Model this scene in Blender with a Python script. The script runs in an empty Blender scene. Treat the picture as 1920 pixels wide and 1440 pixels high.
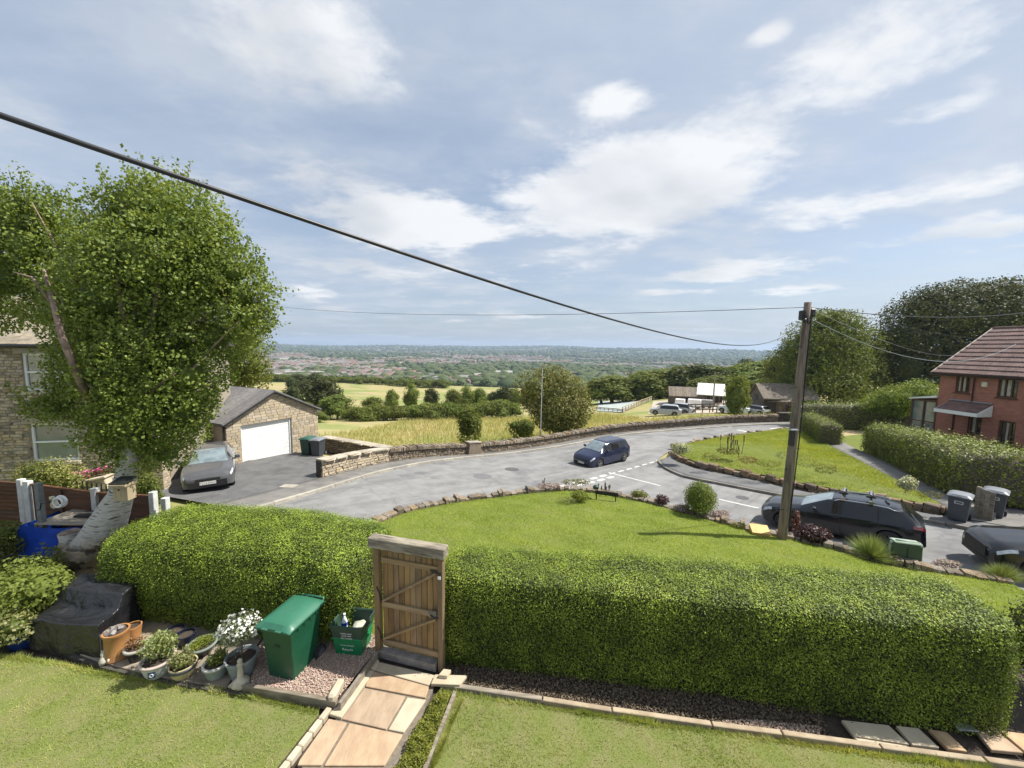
import bpy, bmesh, math, random
import numpy as np
from mathutils import Matrix, Vector, noise as mnoise
S = bpy.context.scene
C = S.collection
PI = math.pi
rnd = random.Random(7)
rng = np.random.default_rng(11)

# ---------------------------------------------------------------- camera
F = 721.0
CH = 5.2
PITCH = math.radians(5.47)
ROLL = math.radians(0.8)
cd = bpy.data.cameras.new('camera')
cam = bpy.data.objects.new('camera', cd)
C.objects.link(cam)
cd.sensor_width = 36.0
cd.lens = F / 1920 * 36.0
cd.clip_start = 0.05
cd.clip_end = 30000
CM = Matrix.Rotation(PI / 2 - PITCH, 4, 'X') @ Matrix.Rotation(ROLL, 4, 'Z')
cam.matrix_world = Matrix.Translation((0, 0, CH)) @ CM
S.camera = cam
S.render.resolution_x = 1024
S.render.resolution_y = 768

# ---------------------------------------------------------------- light
SUN_EL = math.radians(55)
SUN_V = Vector((0.99, 0.12, 0)).normalized() * math.cos(SUN_EL) + Vector((0, 0, math.sin(SUN_EL)))
sl = bpy.data.lights.new('sun', 'SUN')
sl.energy = 5.0
sl.angle = math.radians(0.6)
sl.color = (1.0, 0.955, 0.88)
so = bpy.data.objects.new('sun', sl)
C.objects.link(so)
so.rotation_euler = SUN_V.to_track_quat('Z', 'Y').to_euler()
so.location = (30, 10, 40)

world = bpy.data.worlds.new('World')
S.world = world
world.use_nodes = True
wn = world.node_tree
wn.nodes.clear()


def N(nt, typ, **kw):
    n = nt.nodes.new(typ)
    for k, v in kw.items():
        if k.startswith('i_'):
            n.inputs[k[2:]].default_value = v
        else:
            setattr(n, k, v)
    return n


def math_n(nt, op, a, b=None, c=None, clamp=False):
    n = nt.nodes.new('ShaderNodeMath')
    n.operation = op
    n.use_clamp = clamp
    for i, v in enumerate((a, b, c)):
        if v is None:
            continue
        if isinstance(v, (int, float)):
            n.inputs[i].default_value = v
        else:
            nt.links.new(v, n.inputs[i])
    return n.outputs[0]


def smooth_n(nt, v, a, b, lo=0.0, hi=1.0):
    n = nt.nodes.new('ShaderNodeMapRange')
    n.interpolation_type = 'SMOOTHSTEP'
    nt.links.new(v, n.inputs[0])
    n.inputs[1].default_value = a
    n.inputs[2].default_value = b
    n.inputs[3].default_value = lo
    n.inputs[4].default_value = hi
    return n.outputs[0]


def mix_n(nt, fac, a, b, blend='MIX'):
    n = nt.nodes.new('ShaderNodeMix')
    n.data_type = 'RGBA'
    n.blend_type = blend
    if isinstance(fac, (int, float)):
        n.inputs[0].default_value = fac
    else:
        nt.links.new(fac, n.inputs[0])
    for i, v in ((6, a), (7, b)):
        if isinstance(v, tuple):
            n.inputs[i].default_value = (v[0], v[1], v[2], 1)
        else:
            nt.links.new(v, n.inputs[i])
    return n.outputs[2]


def build_sky():
    L = wn.links.new
    sky = N(wn, 'ShaderNodeTexSky', sky_type='NISHITA', sun_disc=False)
    sky.sun_elevation = SUN_EL
    sky.sun_rotation = math.atan2(SUN_V.x, SUN_V.y)
    sky.air_density = 1.0
    sky.dust_density = 2.0
    sky.ozone_density = 1.5
    tc = N(wn, 'ShaderNodeTexCoord')
    sep = N(wn, 'ShaderNodeSeparateXYZ')
    L(tc.outputs['Generated'], sep.inputs[0])
    zz = math_n(wn, 'ADD', math_n(wn, 'MAXIMUM', sep.outputs[2], 0.0), 0.10)
    cx = math_n(wn, 'DIVIDE', sep.outputs[0], zz)
    cy = math_n(wn, 'DIVIDE', sep.outputs[1], zz)
    comb = N(wn, 'ShaderNodeCombineXYZ')
    L(cx, comb.inputs[0]); L(cy, comb.inputs[1])

    def fbm(vec, scale, detail, rough, off, sy=1.0, dist=0.0, rot=0.0):
        mp = N(wn, 'ShaderNodeMapping')
        mp.inputs['Location'].default_value = off
        mp.inputs['Scale'].default_value = (1, sy, 1)
        mp.inputs['Rotation'].default_value = (0, 0, rot)
        L(vec, mp.inputs[0])
        n = N(wn, 'ShaderNodeTexNoise')
        n.inputs['Scale'].default_value = scale
        n.inputs['Detail'].default_value = detail
        n.inputs['Roughness'].default_value = rough
        n.inputs['Distortion'].default_value = dist
        L(mp.outputs[0], n.inputs['Vector'])
        return n.outputs[0]
    v = comb.outputs[0]
    big = fbm(v, 0.55, 7, 0.55, (3.1, 1.7, 0.3), 1.0, 0.15)
    veil = fbm(v, 0.22, 6, 0.6, (7.3, -2.2, 1.3), 2.2, 0.4, 0.5)
    fine = fbm(v, 1.9, 8, 0.6, (0.4, 5.1, 2.0), 1.3, 0.1)
    shade = fbm(v, 0.8, 4, 0.5, (3.3, 1.95, 0.3), 1.0, 0.1)

    # named clouds of the photograph: (unit direction, radius)
    def blob(px, py, rx, ry, gain):
        d = CM.to_3x3() @ Vector(((px - 960) / F, -(py - 720) / F, -1))
        az = math.atan2(d.x, d.y); el = math.atan2(d.z, math.hypot(d.x, d.y))
        a = math_n(wn, 'ARCTAN2', sep.outputs[0], sep.outputs[1])
        e = math_n(wn, 'ARCSINE', sep.outputs[2])
        da = math_n(wn, 'DIVIDE', math_n(wn, 'SUBTRACT', a, az), rx / F)
        de = math_n(wn, 'DIVIDE', math_n(wn, 'SUBTRACT', e, el), ry / F)
        r = math_n(wn, 'SQRT', math_n(wn, 'ADD', math_n(wn, 'MULTIPLY', da, da), math_n(wn, 'MULTIPLY', de, de)))
        return smooth_n(wn, r, 1.25, 0.1, 0.0, gain)
    m = None
    for b in ((1150, 365, 270, 95, .50), (800, 415, 230, 60, .42), (540, 50, 230, 110, .26), (1380, 510, 150, 26, .40),
              (1165, 190, 90, 30, .30), (1640, 110, 150, 60, .22), (1790, 350, 230, 30, .26), (1550, 400, 140, 50, .30),
              (1750, 215, 60, 22, .24), (590, 540, 60, 26, .34), (640, 500, 120, 24, .28), (1500, 545, 80, 12, .34),
              (1250, 548, 90, 9, .34), (985, 594, 60, 7, .34), (620, 582, 50, 9, .30), (1850, 430, 160, 30, .3),
              (1440, 65, 40, 18, .28), (360, 280, 260, 90, .16)):
        o = blob(*b)
        m = o if m is None else math_n(wn, 'MAXIMUM', m, o)
    tiny = fbm(v, 4.6, 9, 0.62, (1.4, 2.1, 4.0), 1.2, 0.3)
    dens = math_n(wn, 'ADD', math_n(wn, 'MULTIPLY', big, 0.9), math_n(wn, 'MULTIPLY', fine, 0.8))
    dens = math_n(wn, 'ADD', dens, math_n(wn, 'MULTIPLY', tiny, 0.45))
    dens = math_n(wn, 'ADD', dens, math_n(wn, 'MULTIPLY', m, 1.05))
    cum = smooth_n(wn, dens, 1.17, 1.44, 0, .95)
    veilm = smooth_n(wn, math_n(wn, 'ADD', math_n(wn, 'MULTIPLY', veil, .75), math_n(wn, 'MULTIPLY', fine, .25)), 0.34, 0.62, 0.36, 0.88)
    # soft band of haze near the horizon
    hz = smooth_n(wn, sep.outputs[2], 0.30, 0.0, 0.0, 0.55)
    veilm = math_n(wn, 'MAXIMUM', veilm, math_n(wn, 'ADD', hz, 0.1))
    cloudcol = mix_n(wn, smooth_n(wn, shade, 0.40, 0.62), (7.6, 7.7, 7.85), (5.5, 5.75, 6.15))
    veilcol = mix_n(wn, smooth_n(wn, fine, .4, .65), (4.3, 4.95, 5.95), (5.1, 5.55, 6.25))
    skyc = mix_n(wn, 1.0, sky.outputs[0], (1.12, 1.14, 1.15), 'MULTIPLY')
    c1 = mix_n(wn, veilm, skyc, veilcol)
    c2 = mix_n(wn, cum, c1, cloudcol)
    bg = N(wn, 'ShaderNodeBackground')
    bg.inputs[1].default_value = 0.082
    L(c2, bg.inputs[0])
    out = N(wn, 'ShaderNodeOutputWorld')
    L(bg.outputs[0], out.inputs[0])


build_sky()
S.view_settings.view_transform = 'Standard'
S.view_settings.look = 'None'
S.view_settings.exposure = 0.62
S.view_settings.gamma = 1.0
S.view_settings.use_curve_mapping = False
try:
    S.cycles.max_bounces = 8
    S.cycles.transparent_max_bounces = 8
    S.cycles.volume_bounces = 0
except Exception:
    pass

# ---------------------------------------------------------------- measuring helpers (real positions from sight lines on the ground)
M3 = np.array(CM.to_3x3())


def ray(px, py):
    return M3 @ np.array([(px - 960) / F, -(py - 720) / F, -1.0])


def gp(px, py, z=0.0):
    d = ray(px, py)
    return d * ((z - CH) / d[2]) + np.array([0, 0, CH])


def dp(px, py, y):
    d = ray(px, py)
    return d * (y / d[1]) + np.array([0, 0, CH])


def hitplane(px, py, p0, n):
    d = ray(px, py)
    o = np.array([0, 0, CH])
    return o + d * (np.dot(np.array(p0) - o, n) / np.dot(d, n))


CP = [(-12.5, 15.5, -.9), (-14.5, 21, -1.2), (-13, 23.5, -1.4), (-5, 23, -1.7), (5, 22, -2.0), (12, 36, -2.9), (27, 40, -2.9), (13, 12, -1.2), (9.8, 14.5, -1.72), (17, 13, -1.05), (30, 25, -1.5), (45, 42, -2.9), (-20, 12, -.5), (-25, 20, -.8), (-3, 13.5, -1.1), (24, 28, -2.3), (20, 8, -.8), (60, 30, -2), (-40, 30, -1.5), (0, 17, -1.5), (9, 22, -2.05), (-10, 12, -.7), (0, 9, -.8), (6, 8, -.9), (0, 4, -.35), (-9, 5, -.35), (9, 4, -.5), (-20, 5, -.35), (20, 0, -.5), (-20, -10, 0), (20, -10, 0),
      (-15, 45, -5.5), (-20, 75, -9.0), (0, 75, -8.9), (15, 75, -8.2), (25, 60, -4.9), (45, 60, -4.4), (50, 75, -5.0), (40, 95, -7), (-80, 75, -9.5), (-60, 40, -5), (-25, 130, -15.0), (30, 130, -13), (-100, 250, -19), (0, 250, -22), (60, 220, -21), (120, 110, -4), (170, 220, -14), (0, 420, -34), (-300, 420, -34), (300, 420, -32), (100, 50, 0), (-160, 100, -9), (12, 48, -4.6), (0, 38, -4.2), (-10, 30, -3.2)]
CPA = np.array(CP, float)


def _U(r2):
    return r2 * np.log(r2 + 1e-9) * .5


def _tps():
    n = len(CPA)
    d = ((CPA[:, None, :2] - CPA[None, :, :2]) ** 2).sum(2)
    A = np.zeros((n + 3, n + 3))
    A[:n, :n] = _U(d) + np.eye(n) * 2.0
    A[:n, n] = 1
    A[:n, n + 1:] = CPA[:, :2]
    A[n, :n] = 1
    A[n + 1:, :n] = CPA[:, :2].T
    b = np.zeros(n + 3)
    b[:n] = CPA[:, 2]
    return np.linalg.solve(A, b)


TW = _tps()


def Rv(x, y):
    x = np.asarray(x, float)
    y = np.asarray(y, float)
    d = (x[..., None] - CPA[:, 0]) ** 2 + (y[..., None] - CPA[:, 1]) ** 2
    z = _U(d) @ TW[:-3] + TW[-3] + TW[-2] * x + TW[-1] * y
    r = np.hypot(x, y)
    t = np.clip((r - 250) / 250, 0, 1)
    t = t * t * (3 - 2 * t)
    far = -44 - 10 * np.clip((r - 500) / 800, 0, 1)
    th = np.arctan2(x, y)
    u = np.clip((r - 2600) / 4200, 0, 1)
    u = u * u * (3 - 2 * u)
    ridge = 62 + 17 * np.sin(th * 6 + 1.0) + 9 * np.sin(th * 17) + 2.5 * np.sin(th * 41 + 2) - 6 * th
    far = far + u * ridge + 6 * np.sin(x / 420. + 1) * np.cos(y / 530.) * np.clip((r - 700) / 1500, 0, 1) * (1 - u)
    # nearer ridge to the right of the valley
    q = np.exp(-((r - 4300) / 700) ** 2) * np.clip((th - 0.02) / 0.25, 0, 1)
    far = far + q * 34
    return z * (1 - t) + far * t


def R(x, y):
    return float(Rv(np.array([x]), np.array([y]))[0])


def at(px, py, h=0.0):
    z = -1.0
    for i in range(40):
        p = gp(px, py, z + h)
        z = .5 * z + .5 * R(p[0], p[1])
    return p


# ---------------------------------------------------------------- tagging
ROOTM = {}


def tag(o, label=None, cat=None, group=None, kind=None):
    if label: o['label'] = label
    if cat: o['category'] = cat
    if group: o['group'] = group
    if kind: o['kind'] = kind
    return o


def thing(name, label, cat, loc=(0, 0, 0), rotz=0.0, group=None):
    o = bpy.data.objects.new(name, None)
    o.empty_display_size = 0.1
    C.objects.link(o)
    o.location = loc
    o.rotation_euler = (0, 0, rotz)
    ROOTM[o.name] = Matrix.Translation(loc) @ Matrix.Rotation(rotz, 4, 'Z')
    return tag(o, label, cat, group)


def link(o, parent=None):
    C.objects.link(o)
    if parent is not None:
        o.parent = parent
    return o


def copy_tree(o, parent=None):
    c = o.copy()
    C.objects.link(c)
    if parent is not None:
        c.parent = parent
    for ch in list(o.children):
        copy_tree(ch, c)
    return c


# ---------------------------------------------------------------- materials
MATS = {}


def mat(name, c1, c2=None, rough=.8, scale=4.0, detail=5.0, bump=0.0, bscale=30.0, bdist=.01, isl=0.0, spec=.4, metal=0.0,
        coat=0.0, stain=None, sscale=1.0, stretch=(1, 1, 1), world=False, lo=.35, hi=.65):
    if name in MATS:
        return MATS[name]
    m = bpy.data.materials.new(name)
    m.use_nodes = True
    nt = m.node_tree
    L = nt.links.new
    b = nt.nodes['Principled BSDF']
    b.inputs['Roughness'].default_value = rough
    b.inputs['Metallic'].default_value = metal
    b.inputs['Specular IOR Level'].default_value = spec
    b.inputs['Coat Weight'].default_value = coat
    b.inputs['Coat Roughness'].default_value = 0.05
    if world:
        g = N(nt, 'ShaderNodeNewGeometry')
        vec = g.outputs['Position']
    else:
        vec = N(nt, 'ShaderNodeTexCoord').outputs['Object']
    mp = N(nt, 'ShaderNodeMapping')
    mp.inputs['Scale'].default_value = stretch
    L(vec, mp.inputs[0])
    vec = mp.outputs[0]
    oi = N(nt, 'ShaderNodeObjectInfo')
    gi = N(nt, 'ShaderNodeNewGeometry')
    rr = math_n(nt, 'FRACT', math_n(nt, 'ADD', oi.outputs['Random'], gi.outputs['Random Per Island']))
    if isl > 0:
        va = N(nt, 'ShaderNodeVectorMath', operation='ADD')
        L(vec, va.inputs[0])
        cx = N(nt, 'ShaderNodeCombineXYZ')
        L(math_n(nt, 'MULTIPLY', rr, 37.0), cx.inputs[0])
        L(cx.outputs[0], va.inputs[1])
        vec = va.outputs[0]
    n = N(nt, 'ShaderNodeTexNoise')
    n.inputs['Scale'].default_value = scale
    n.inputs['Detail'].default_value = detail
    n.inputs['Roughness'].default_value = .6
    L(vec, n.inputs['Vector'])
    fac = smooth_n(nt, n.outputs[0], lo, hi)
    if c2 is None:
        c2 = tuple(x * .8 for x in c1)
    col = mix_n(nt, fac, c1, c2)
    if stain is not None:
        n3 = N(nt, 'ShaderNodeTexNoise')
        n3.inputs['Scale'].default_value = sscale
        n3.inputs['Detail'].default_value = 7
        n3.inputs['Roughness'].default_value = .65
        L(vec, n3.inputs['Vector'])
        col = mix_n(nt, smooth_n(nt, n3.outputs[0], .50, .68, 0, .8), col, stain)
    if isl > 0:
        hs = N(nt, 'ShaderNodeHueSaturation')
        L(col, hs.inputs['Color'])
        L(math_n(nt, 'ADD', math_n(nt, 'MULTIPLY', rr, isl), 1 - isl * .5), hs.inputs['Value'])
        r2 = math_n(nt, 'FRACT', math_n(nt, 'MULTIPLY', rr, 7.31))
        L(math_n(nt, 'ADD', math_n(nt, 'MULTIPLY', r2, isl * .8), 1 - isl * .4), hs.inputs['Saturation'])
        col = hs.outputs[0]
    L(col, b.inputs['Base Color'])
    if bump > 0:
        n2 = N(nt, 'ShaderNodeTexNoise')
        n2.inputs['Scale'].default_value = bscale
        n2.inputs['Detail'].default_value = 5
        L(vec, n2.inputs['Vector'])
        bp = N(nt, 'ShaderNodeBump')
        bp.inputs['Strength'].default_value = bump
        bp.inputs['Distance'].default_value = bdist
        L(n2.outputs[0], bp.inputs['Height'])
        L(bp.outputs[0], b.inputs['Normal'])
    MATS[name] = m
    return m


def leafmat(name, cols, transl=.35, rough=.45, spec=.35, wscale=0.0):
    """foliage: three greens picked per leaf by the 'var' face attribute"""
    if name in MATS:
        return MATS[name]
    m = bpy.data.materials.new(name)
    m.use_nodes = True
    nt = m.node_tree
    L = nt.links.new
    b = nt.nodes['Principled BSDF']
    b.inputs['Roughness'].default_value = rough
    b.inputs['Specular IOR Level'].default_value = spec
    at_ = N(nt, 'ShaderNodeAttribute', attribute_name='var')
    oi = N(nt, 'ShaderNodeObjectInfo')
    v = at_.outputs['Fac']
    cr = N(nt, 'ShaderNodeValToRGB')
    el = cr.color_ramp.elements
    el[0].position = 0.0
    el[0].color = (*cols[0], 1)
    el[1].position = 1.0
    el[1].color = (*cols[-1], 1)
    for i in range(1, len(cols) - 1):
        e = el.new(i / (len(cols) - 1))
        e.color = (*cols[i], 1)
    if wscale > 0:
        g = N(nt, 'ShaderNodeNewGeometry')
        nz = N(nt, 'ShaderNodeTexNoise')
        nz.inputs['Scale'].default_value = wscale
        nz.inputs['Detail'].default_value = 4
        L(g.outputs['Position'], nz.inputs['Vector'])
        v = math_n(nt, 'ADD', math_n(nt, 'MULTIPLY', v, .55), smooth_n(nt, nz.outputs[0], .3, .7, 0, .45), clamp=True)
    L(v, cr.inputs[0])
    hs = N(nt, 'ShaderNodeHueSaturation')
    L(cr.outputs[0], hs.inputs['Color'])
    L(math_n(nt, 'ADD', math_n(nt, 'MULTIPLY', oi.outputs['Random'], .35), .82), hs.inputs['Value'])
    L(math_n(nt, 'ADD', math_n(nt, 'MULTIPLY', oi.outputs['Random'], .03), .485), hs.inputs['Hue'])
    L(hs.outputs[0], b.inputs['Base Color'])
    if transl > 0:
        tr = N(nt, 'ShaderNodeBsdfTranslucent')
        t2 = mix_n(nt, 1.0, hs.outputs[0], (1.3, 1.15, .5), 'MULTIPLY')
        L(t2, tr.inputs[0])
        mx = N(nt, 'ShaderNodeMixShader')
        mx.inputs[0].default_value = transl
        L(b.outputs[0], mx.inputs[1])
        L(tr.outputs[0], mx.inputs[2])
        L(mx.outputs[0], nt.nodes['Material Output'].inputs[0])
    MATS[name] = m
    return m


# ---------------------------------------------------------------- mesh helpers
def mesh_np(name, V, Fa, m, parent=None, smooth=False, var=None, world=True):
    """V (n,3) array; Fa (k,3|4) array"""
    V = np.asarray(V, np.float32)
    Fa = np.asarray(Fa, np.int32)
    me = bpy.data.meshes.new(name)
    k = Fa.shape[1]
    if parent is not None and world and parent.name in ROOTM:
        inv = np.array(ROOTM[parent.name].inverted())
        V = V @ inv[:3, :3].T.astype(np.float32) + inv[:3, 3].astype(np.float32)
    me.vertices.add(len(V))
    me.vertices.foreach_set('co', V.ravel())
    me.loops.add(Fa.size)
    me.loops.foreach_set('vertex_index', Fa.ravel())
    me.polygons.add(len(Fa))
    me.polygons.foreach_set('loop_start', np.arange(0, Fa.size, k, dtype=np.int32))
    if smooth:
        me.polygons.foreach_set('use_smooth', np.ones(len(Fa), bool))
    me.update(calc_edges=True)
    if var is not None:
        a = me.attributes.new('var', 'FLOAT', 'FACE')
        a.data.foreach_set('value', np.asarray(var, np.float32))
    if m:
        for q in (m if isinstance(m, (list, tuple)) else [m]):
            me.materials.append(q)
    o = bpy.data.objects.new(name, me)
    return link(o, parent)


class MB:
    def __init__(s):
        s.v = []
        s.f = []
        s.m = []
        s.T = Matrix.Identity(4)
        s.mi = 0

    def add(s, vs, fs):
        b = len(s.v)
        T = s.T
        s.v += [tuple(T @ Vector(p)) for p in vs]
        s.f += [tuple(b + i for i in f) for f in fs]
        s.m += [s.mi] * len(fs)

    def box(s, c, d, rz=0.0, rot=None):
        x, y, z = d[0] / 2, d[1] / 2, d[2] / 2
        Rm = rot if rot is not None else Matrix.Rotation(rz, 3, 'Z')
        c = Vector(c)
        vs = [c + Rm @ Vector((sx * x, sy * y, sz * z)) for sz in (-1, 1) for sy in (-1, 1) for sx in (-1, 1)]
        s.add(vs, [(0, 2, 3, 1), (4, 5, 7, 6), (0, 1, 5, 4), (2, 6, 7, 3), (0, 4, 6, 2), (1, 3, 7, 5)])
        return s

    def beam(s, a, b, w, h, up=(0, 0, 1)):
        a = Vector(a); b = Vector(b)
        d = b - a
        L_ = d.length
        x = d.normalized()
        y = Vector(up).cross(x)
        if y.length < 1e-4:
            y = Vector((1, 0, 0)).cross(x)
        y.normalize()
        z = x.cross(y)
        Rm = Matrix((x, y, z)).transposed()
        return s.box((a + b) / 2, (L_, w, h), rot=Rm)

    def cyl(s, a, b, r0, r1=None, n=12, cap=True):
        if r1 is None: r1 = r0
        a = Vector(a); b = Vector(b)
        x = (b - a).normalized()
        u = x.orthogonal().normalized()
        w = x.cross(u)
        vs = []
        for p, r in ((a, r0), (b, r1)):
            for i in range(n):
                t = 2 * PI * i / n
                vs.append(p + u * math.cos(t) * r + w * math.sin(t) * r)
        fs = [(i, (i + 1) % n, n + (i + 1) % n, n + i) for i in range(n)]
        if cap:
            fs += [tuple(range(n))[::-1], tuple(range(n, 2 * n))]
        s.add(vs, fs)
        return s

    def tube(s, pts, rad, n=8, cap=True):
        pts = [Vector(p) for p in pts]
        if isinstance(rad, (int, float)):
            rad = [rad] * len(pts)
        vs = []
        u = None
        for i, p in enumerate(pts):
            d = (pts[min(i + 1, len(pts) - 1)] - pts[max(i - 1, 0)]).normalized()
            if u is None:
                u = d.orthogonal().normalized()
            else:
                u = (u - d * u.dot(d))
                u = u.normalized() if u.length > 1e-5 else d.orthogonal().normalized()
            w = d.cross(u)
            for k in range(n):
                t = 2 * PI * k / n
                vs.append(p + (u * math.cos(t) + w * math.sin(t)) * rad[i])
        fs = []
        for i in range(len(pts) - 1):
            for k in range(n):
                fs.append((i * n + k, i * n + (k + 1) % n, (i + 1) * n + (k + 1) % n, (i + 1) * n + k))
        if cap:
            fs += [tuple(range(n))[::-1], tuple(range((len(pts) - 1) * n, len(pts) * n))]
        s.add(vs, fs)
        return s

    def lathe(s, prof, c=(0, 0, 0), n=24, sq=None):
        """prof (r,z) list. first/last r==0 closes"""
        c = Vector(c)
        vs = []
        for r, z in prof:
            for k in range(n):
                t = 2 * PI * k / n
                vs.append(c + Vector((math.cos(t) * r, math.sin(t) * r, z)))
        fs = []
        for i in range(len(prof) - 1):
            for k in range(n):
                fs.append((i * n + k, i * n + (k + 1) % n, (i + 1) * n + (k + 1) % n, (i + 1) * n + k))
        s.add(vs, fs)
        return s

    def frustum(s, z0, d0, z1, d1, c=(0, 0), c1=None, open_top=False):
        c1 = c1 or c
        vs = [(c[0] + sx * d0[0] / 2, c[1] + sy * d0[1] / 2, z0) for sy in (-1, 1) for sx in (-1, 1)] + \
             [(c1[0] + sx * d1[0] / 2, c1[1] + sy * d1[1] / 2, z1) for sy in (-1, 1) for sx in (-1, 1)]
        fs = [(0, 2, 3, 1), (0, 1, 5, 4), (2, 6, 7, 3), (0, 4, 6, 2), (1, 3, 7, 5)]
        if not open_top:
            fs.append((4, 5, 7, 6))
        s.add(vs, fs)
        return s

    def poly(s, pts):
        s.add(pts, [tuple(range(len(pts)))])
        return s

    def prism(s, pts, off):
        """polygon pts extruded by vector off"""
        n = len(pts)
        off = Vector(off)
        vs = [Vector(p) for p in pts] + [Vector(p) + off for p in pts]
        fs = [tuple(range(n))[::-1], tuple(range(n, 2 * n))] + [(i, (i + 1) % n, n + (i + 1) % n, n + i) for i in range(n)]
        s.add(vs, fs)
        return s

    def build(s, name, m, parent=None, smooth=False, bevel=0.0, world=False, seg=1, autos=None):
        me = bpy.data.meshes.new(name)
        V = s.v
        if parent is not None and world and parent.name in ROOTM:
            inv = ROOTM[parent.name].inverted()
            V = [tuple(inv @ Vector(p)) for p in V]
        me.from_pydata(V, [], s.f)
        for q in (m if isinstance(m, (list, tuple)) else [m]):
            me.materials.append(q)
        if isinstance(m, (list, tuple)):
            me.polygons.foreach_set('material_index', s.m)
        if smooth:
            me.polygons.foreach_set('use_smooth', [True] * len(me.polygons))
            if autos:
                bm = bmesh.new(); bm.from_mesh(me)
                for e in bm.edges:
                    if len(e.link_faces) == 2 and e.calc_face_angle(0) > autos:
                        e.smooth = False
                bm.to_mesh(me); bm.free()
        me.update()
        o = bpy.data.objects.new(name, me)
        link(o, parent)
        if bevel > 0:
            bv = o.modifiers.new('bevel', 'BEVEL')
            bv.width = bevel
            bv.segments = seg
            bv.limit_method = 'ANGLE'
        return o


def text(name, s, size, m, parent, T, extrude=0.001, align='CENTER'):
    cu = bpy.data.curves.new(name, 'FONT')
    cu.body = s
    cu.size = size
    cu.extrude = extrude
    cu.align_x = align
    cu.align_y = 'CENTER'
    cu.resolution_u = 2
    o = bpy.data.objects.new(name, cu)
    C.objects.link(o)
    dg = bpy.context.evaluated_depsgraph_get()
    me = bpy.data.meshes.new_from_object(o.evaluated_get(dg))
    bpy.data.objects.remove(o)
    me.materials.clear()
    me.materials.append(m)
    o = bpy.data.objects.new(name, me)
    link(o, parent)
    o.matrix_local = T
    return o


def resample(pts, n):
    P_ = np.array(pts, float)
    d = np.r_[0, np.cumsum(np.linalg.norm(np.diff(P_, axis=0), axis=1))]
    t = np.linspace(0, d[-1], n)
    return np.stack([np.interp(t, d, P_[:, i]) for i in range(P_.shape[1])], 1)


def smoothpts(pts, n=60, it=2):
    P_ = resample(pts, n)
    for _ in range(it * 4):
        P_[1:-1] = .25 * P_[:-2] + .5 * P_[1:-1] + .25 * P_[2:]
    return P_


def strip(name, A, B, m, off=0.0, nx=60, ny=12, zmode='R', kind='structure', parent=None, sm=True, skirt=0.0, worldz=None, bumpz=0.0):
    """surface between two polylines"""
    A = smoothpts(A, nx) if sm else resample(A, nx)
    B = smoothpts(B, nx) if sm else resample(B, nx)
    V = []
    for j in range(ny + 1):
        t = j / ny
        P_ = A * (1 - t) + B * t
        x, y = P_[:, 0], P_[:, 1]
        if zmode == 'R':
            z = Rv(x, y) + off
        elif zmode == 'pts':
            z = P_[:, 2] + off
        else:
            z = np.full_like(x, off)
        if bumpz:
            z = z + bumpz * (np.sin(x * 1.7 + y) + np.sin(y * 2.3 - x * .6))
        V.append(np.stack([x, y, z], 1))
    V = np.array(V)
    if skirt > 0:
        lo = V.copy()
        V = np.concatenate([lo[:1] - [0, 0, skirt], V, lo[-1:] - [0, 0, skirt]])
        e0 = V[:, :1] - [0, 0, skirt]
        e1 = V[:, -1:] - [0, 0, skirt]
        V = np.concatenate([e0, V, e1], 1)
    a, b = V.shape[:2]
    V = V.reshape(-1, 3)
    idx = np.arange(a * b).reshape(a, b)
    Fa = np.stack([idx[:-1, :-1], idx[:-1, 1:], idx[1:, 1:], idx[1:, :-1]], -1).reshape(-1, 4)
    o = mesh_np(name, V, Fa, m, parent, True)
    if kind: o['kind'] = kind
    return o


def sample_mesh(V, Fa, n, seed=0):
    r = np.random.default_rng(seed)
    V = np.asarray(V, float)
    Fa = np.asarray(Fa)
    if Fa.shape[1] == 4:
        Fa = np.concatenate([Fa[:, [0, 1, 2]], Fa[:, [0, 2, 3]]])
    a, b, c = V[Fa[:, 0]], V[Fa[:, 1]], V[Fa[:, 2]]
    nr = np.cross(b - a, c - a)
    ar = np.linalg.norm(nr, axis=1)
    nn = nr / np.maximum(ar, 1e-9)[:, None]
    k = r.choice(len(Fa), n, p=ar / ar.sum())
    u = r.random(n); v = r.random(n)
    s_ = u + v > 1
    u[s_] = 1 - u[s_]; v[s_] = 1 - v[s_]
    p = a[k] + (b - a)[k] * u[:, None] + (c - a)[k] * v[:, None]
    return p, nn[k], ar.sum() / 2


def unit(a):
    return a / np.maximum(np.linalg.norm(a, axis=-1, keepdims=True), 1e-9)


def leaf_arrays(p, nrm, size, aspect=.6, tilt=.6, seed=0, droop=0.0):
    r = np.random.default_rng(seed)
    n = len(p)
    nn = unit(nrm + tilt * r.normal(size=(n, 3)))
    t = r.normal(size=(n, 3))
    t[:, 2] -= droop * 2
    t = unit(t - nn * (t * nn).sum(1, keepdims=True))
    b = np.cross(nn, t)
    s = (np.asarray(size) * (.6 + .8 * r.random(n)))[:, None]
    V = np.stack([p - t * s * .5, p + b * s * aspect * .5 + nn * s * .08, p + t * s * .5, p - b * s * aspect * .5 + nn * s * .08], 1).reshape(-1, 3)
    Fa = np.arange(4 * n).reshape(n, 4)
    return V, Fa, r.random(n)


def leaves(name, p, nrm, size, m, parent=None, kind=None, **kw):
    V, Fa, var = leaf_arrays(p, nrm, size, **kw)
    o = mesh_np(name, V, Fa, m, parent, False, var)
    if kind: o['kind'] = kind
    return o


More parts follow.
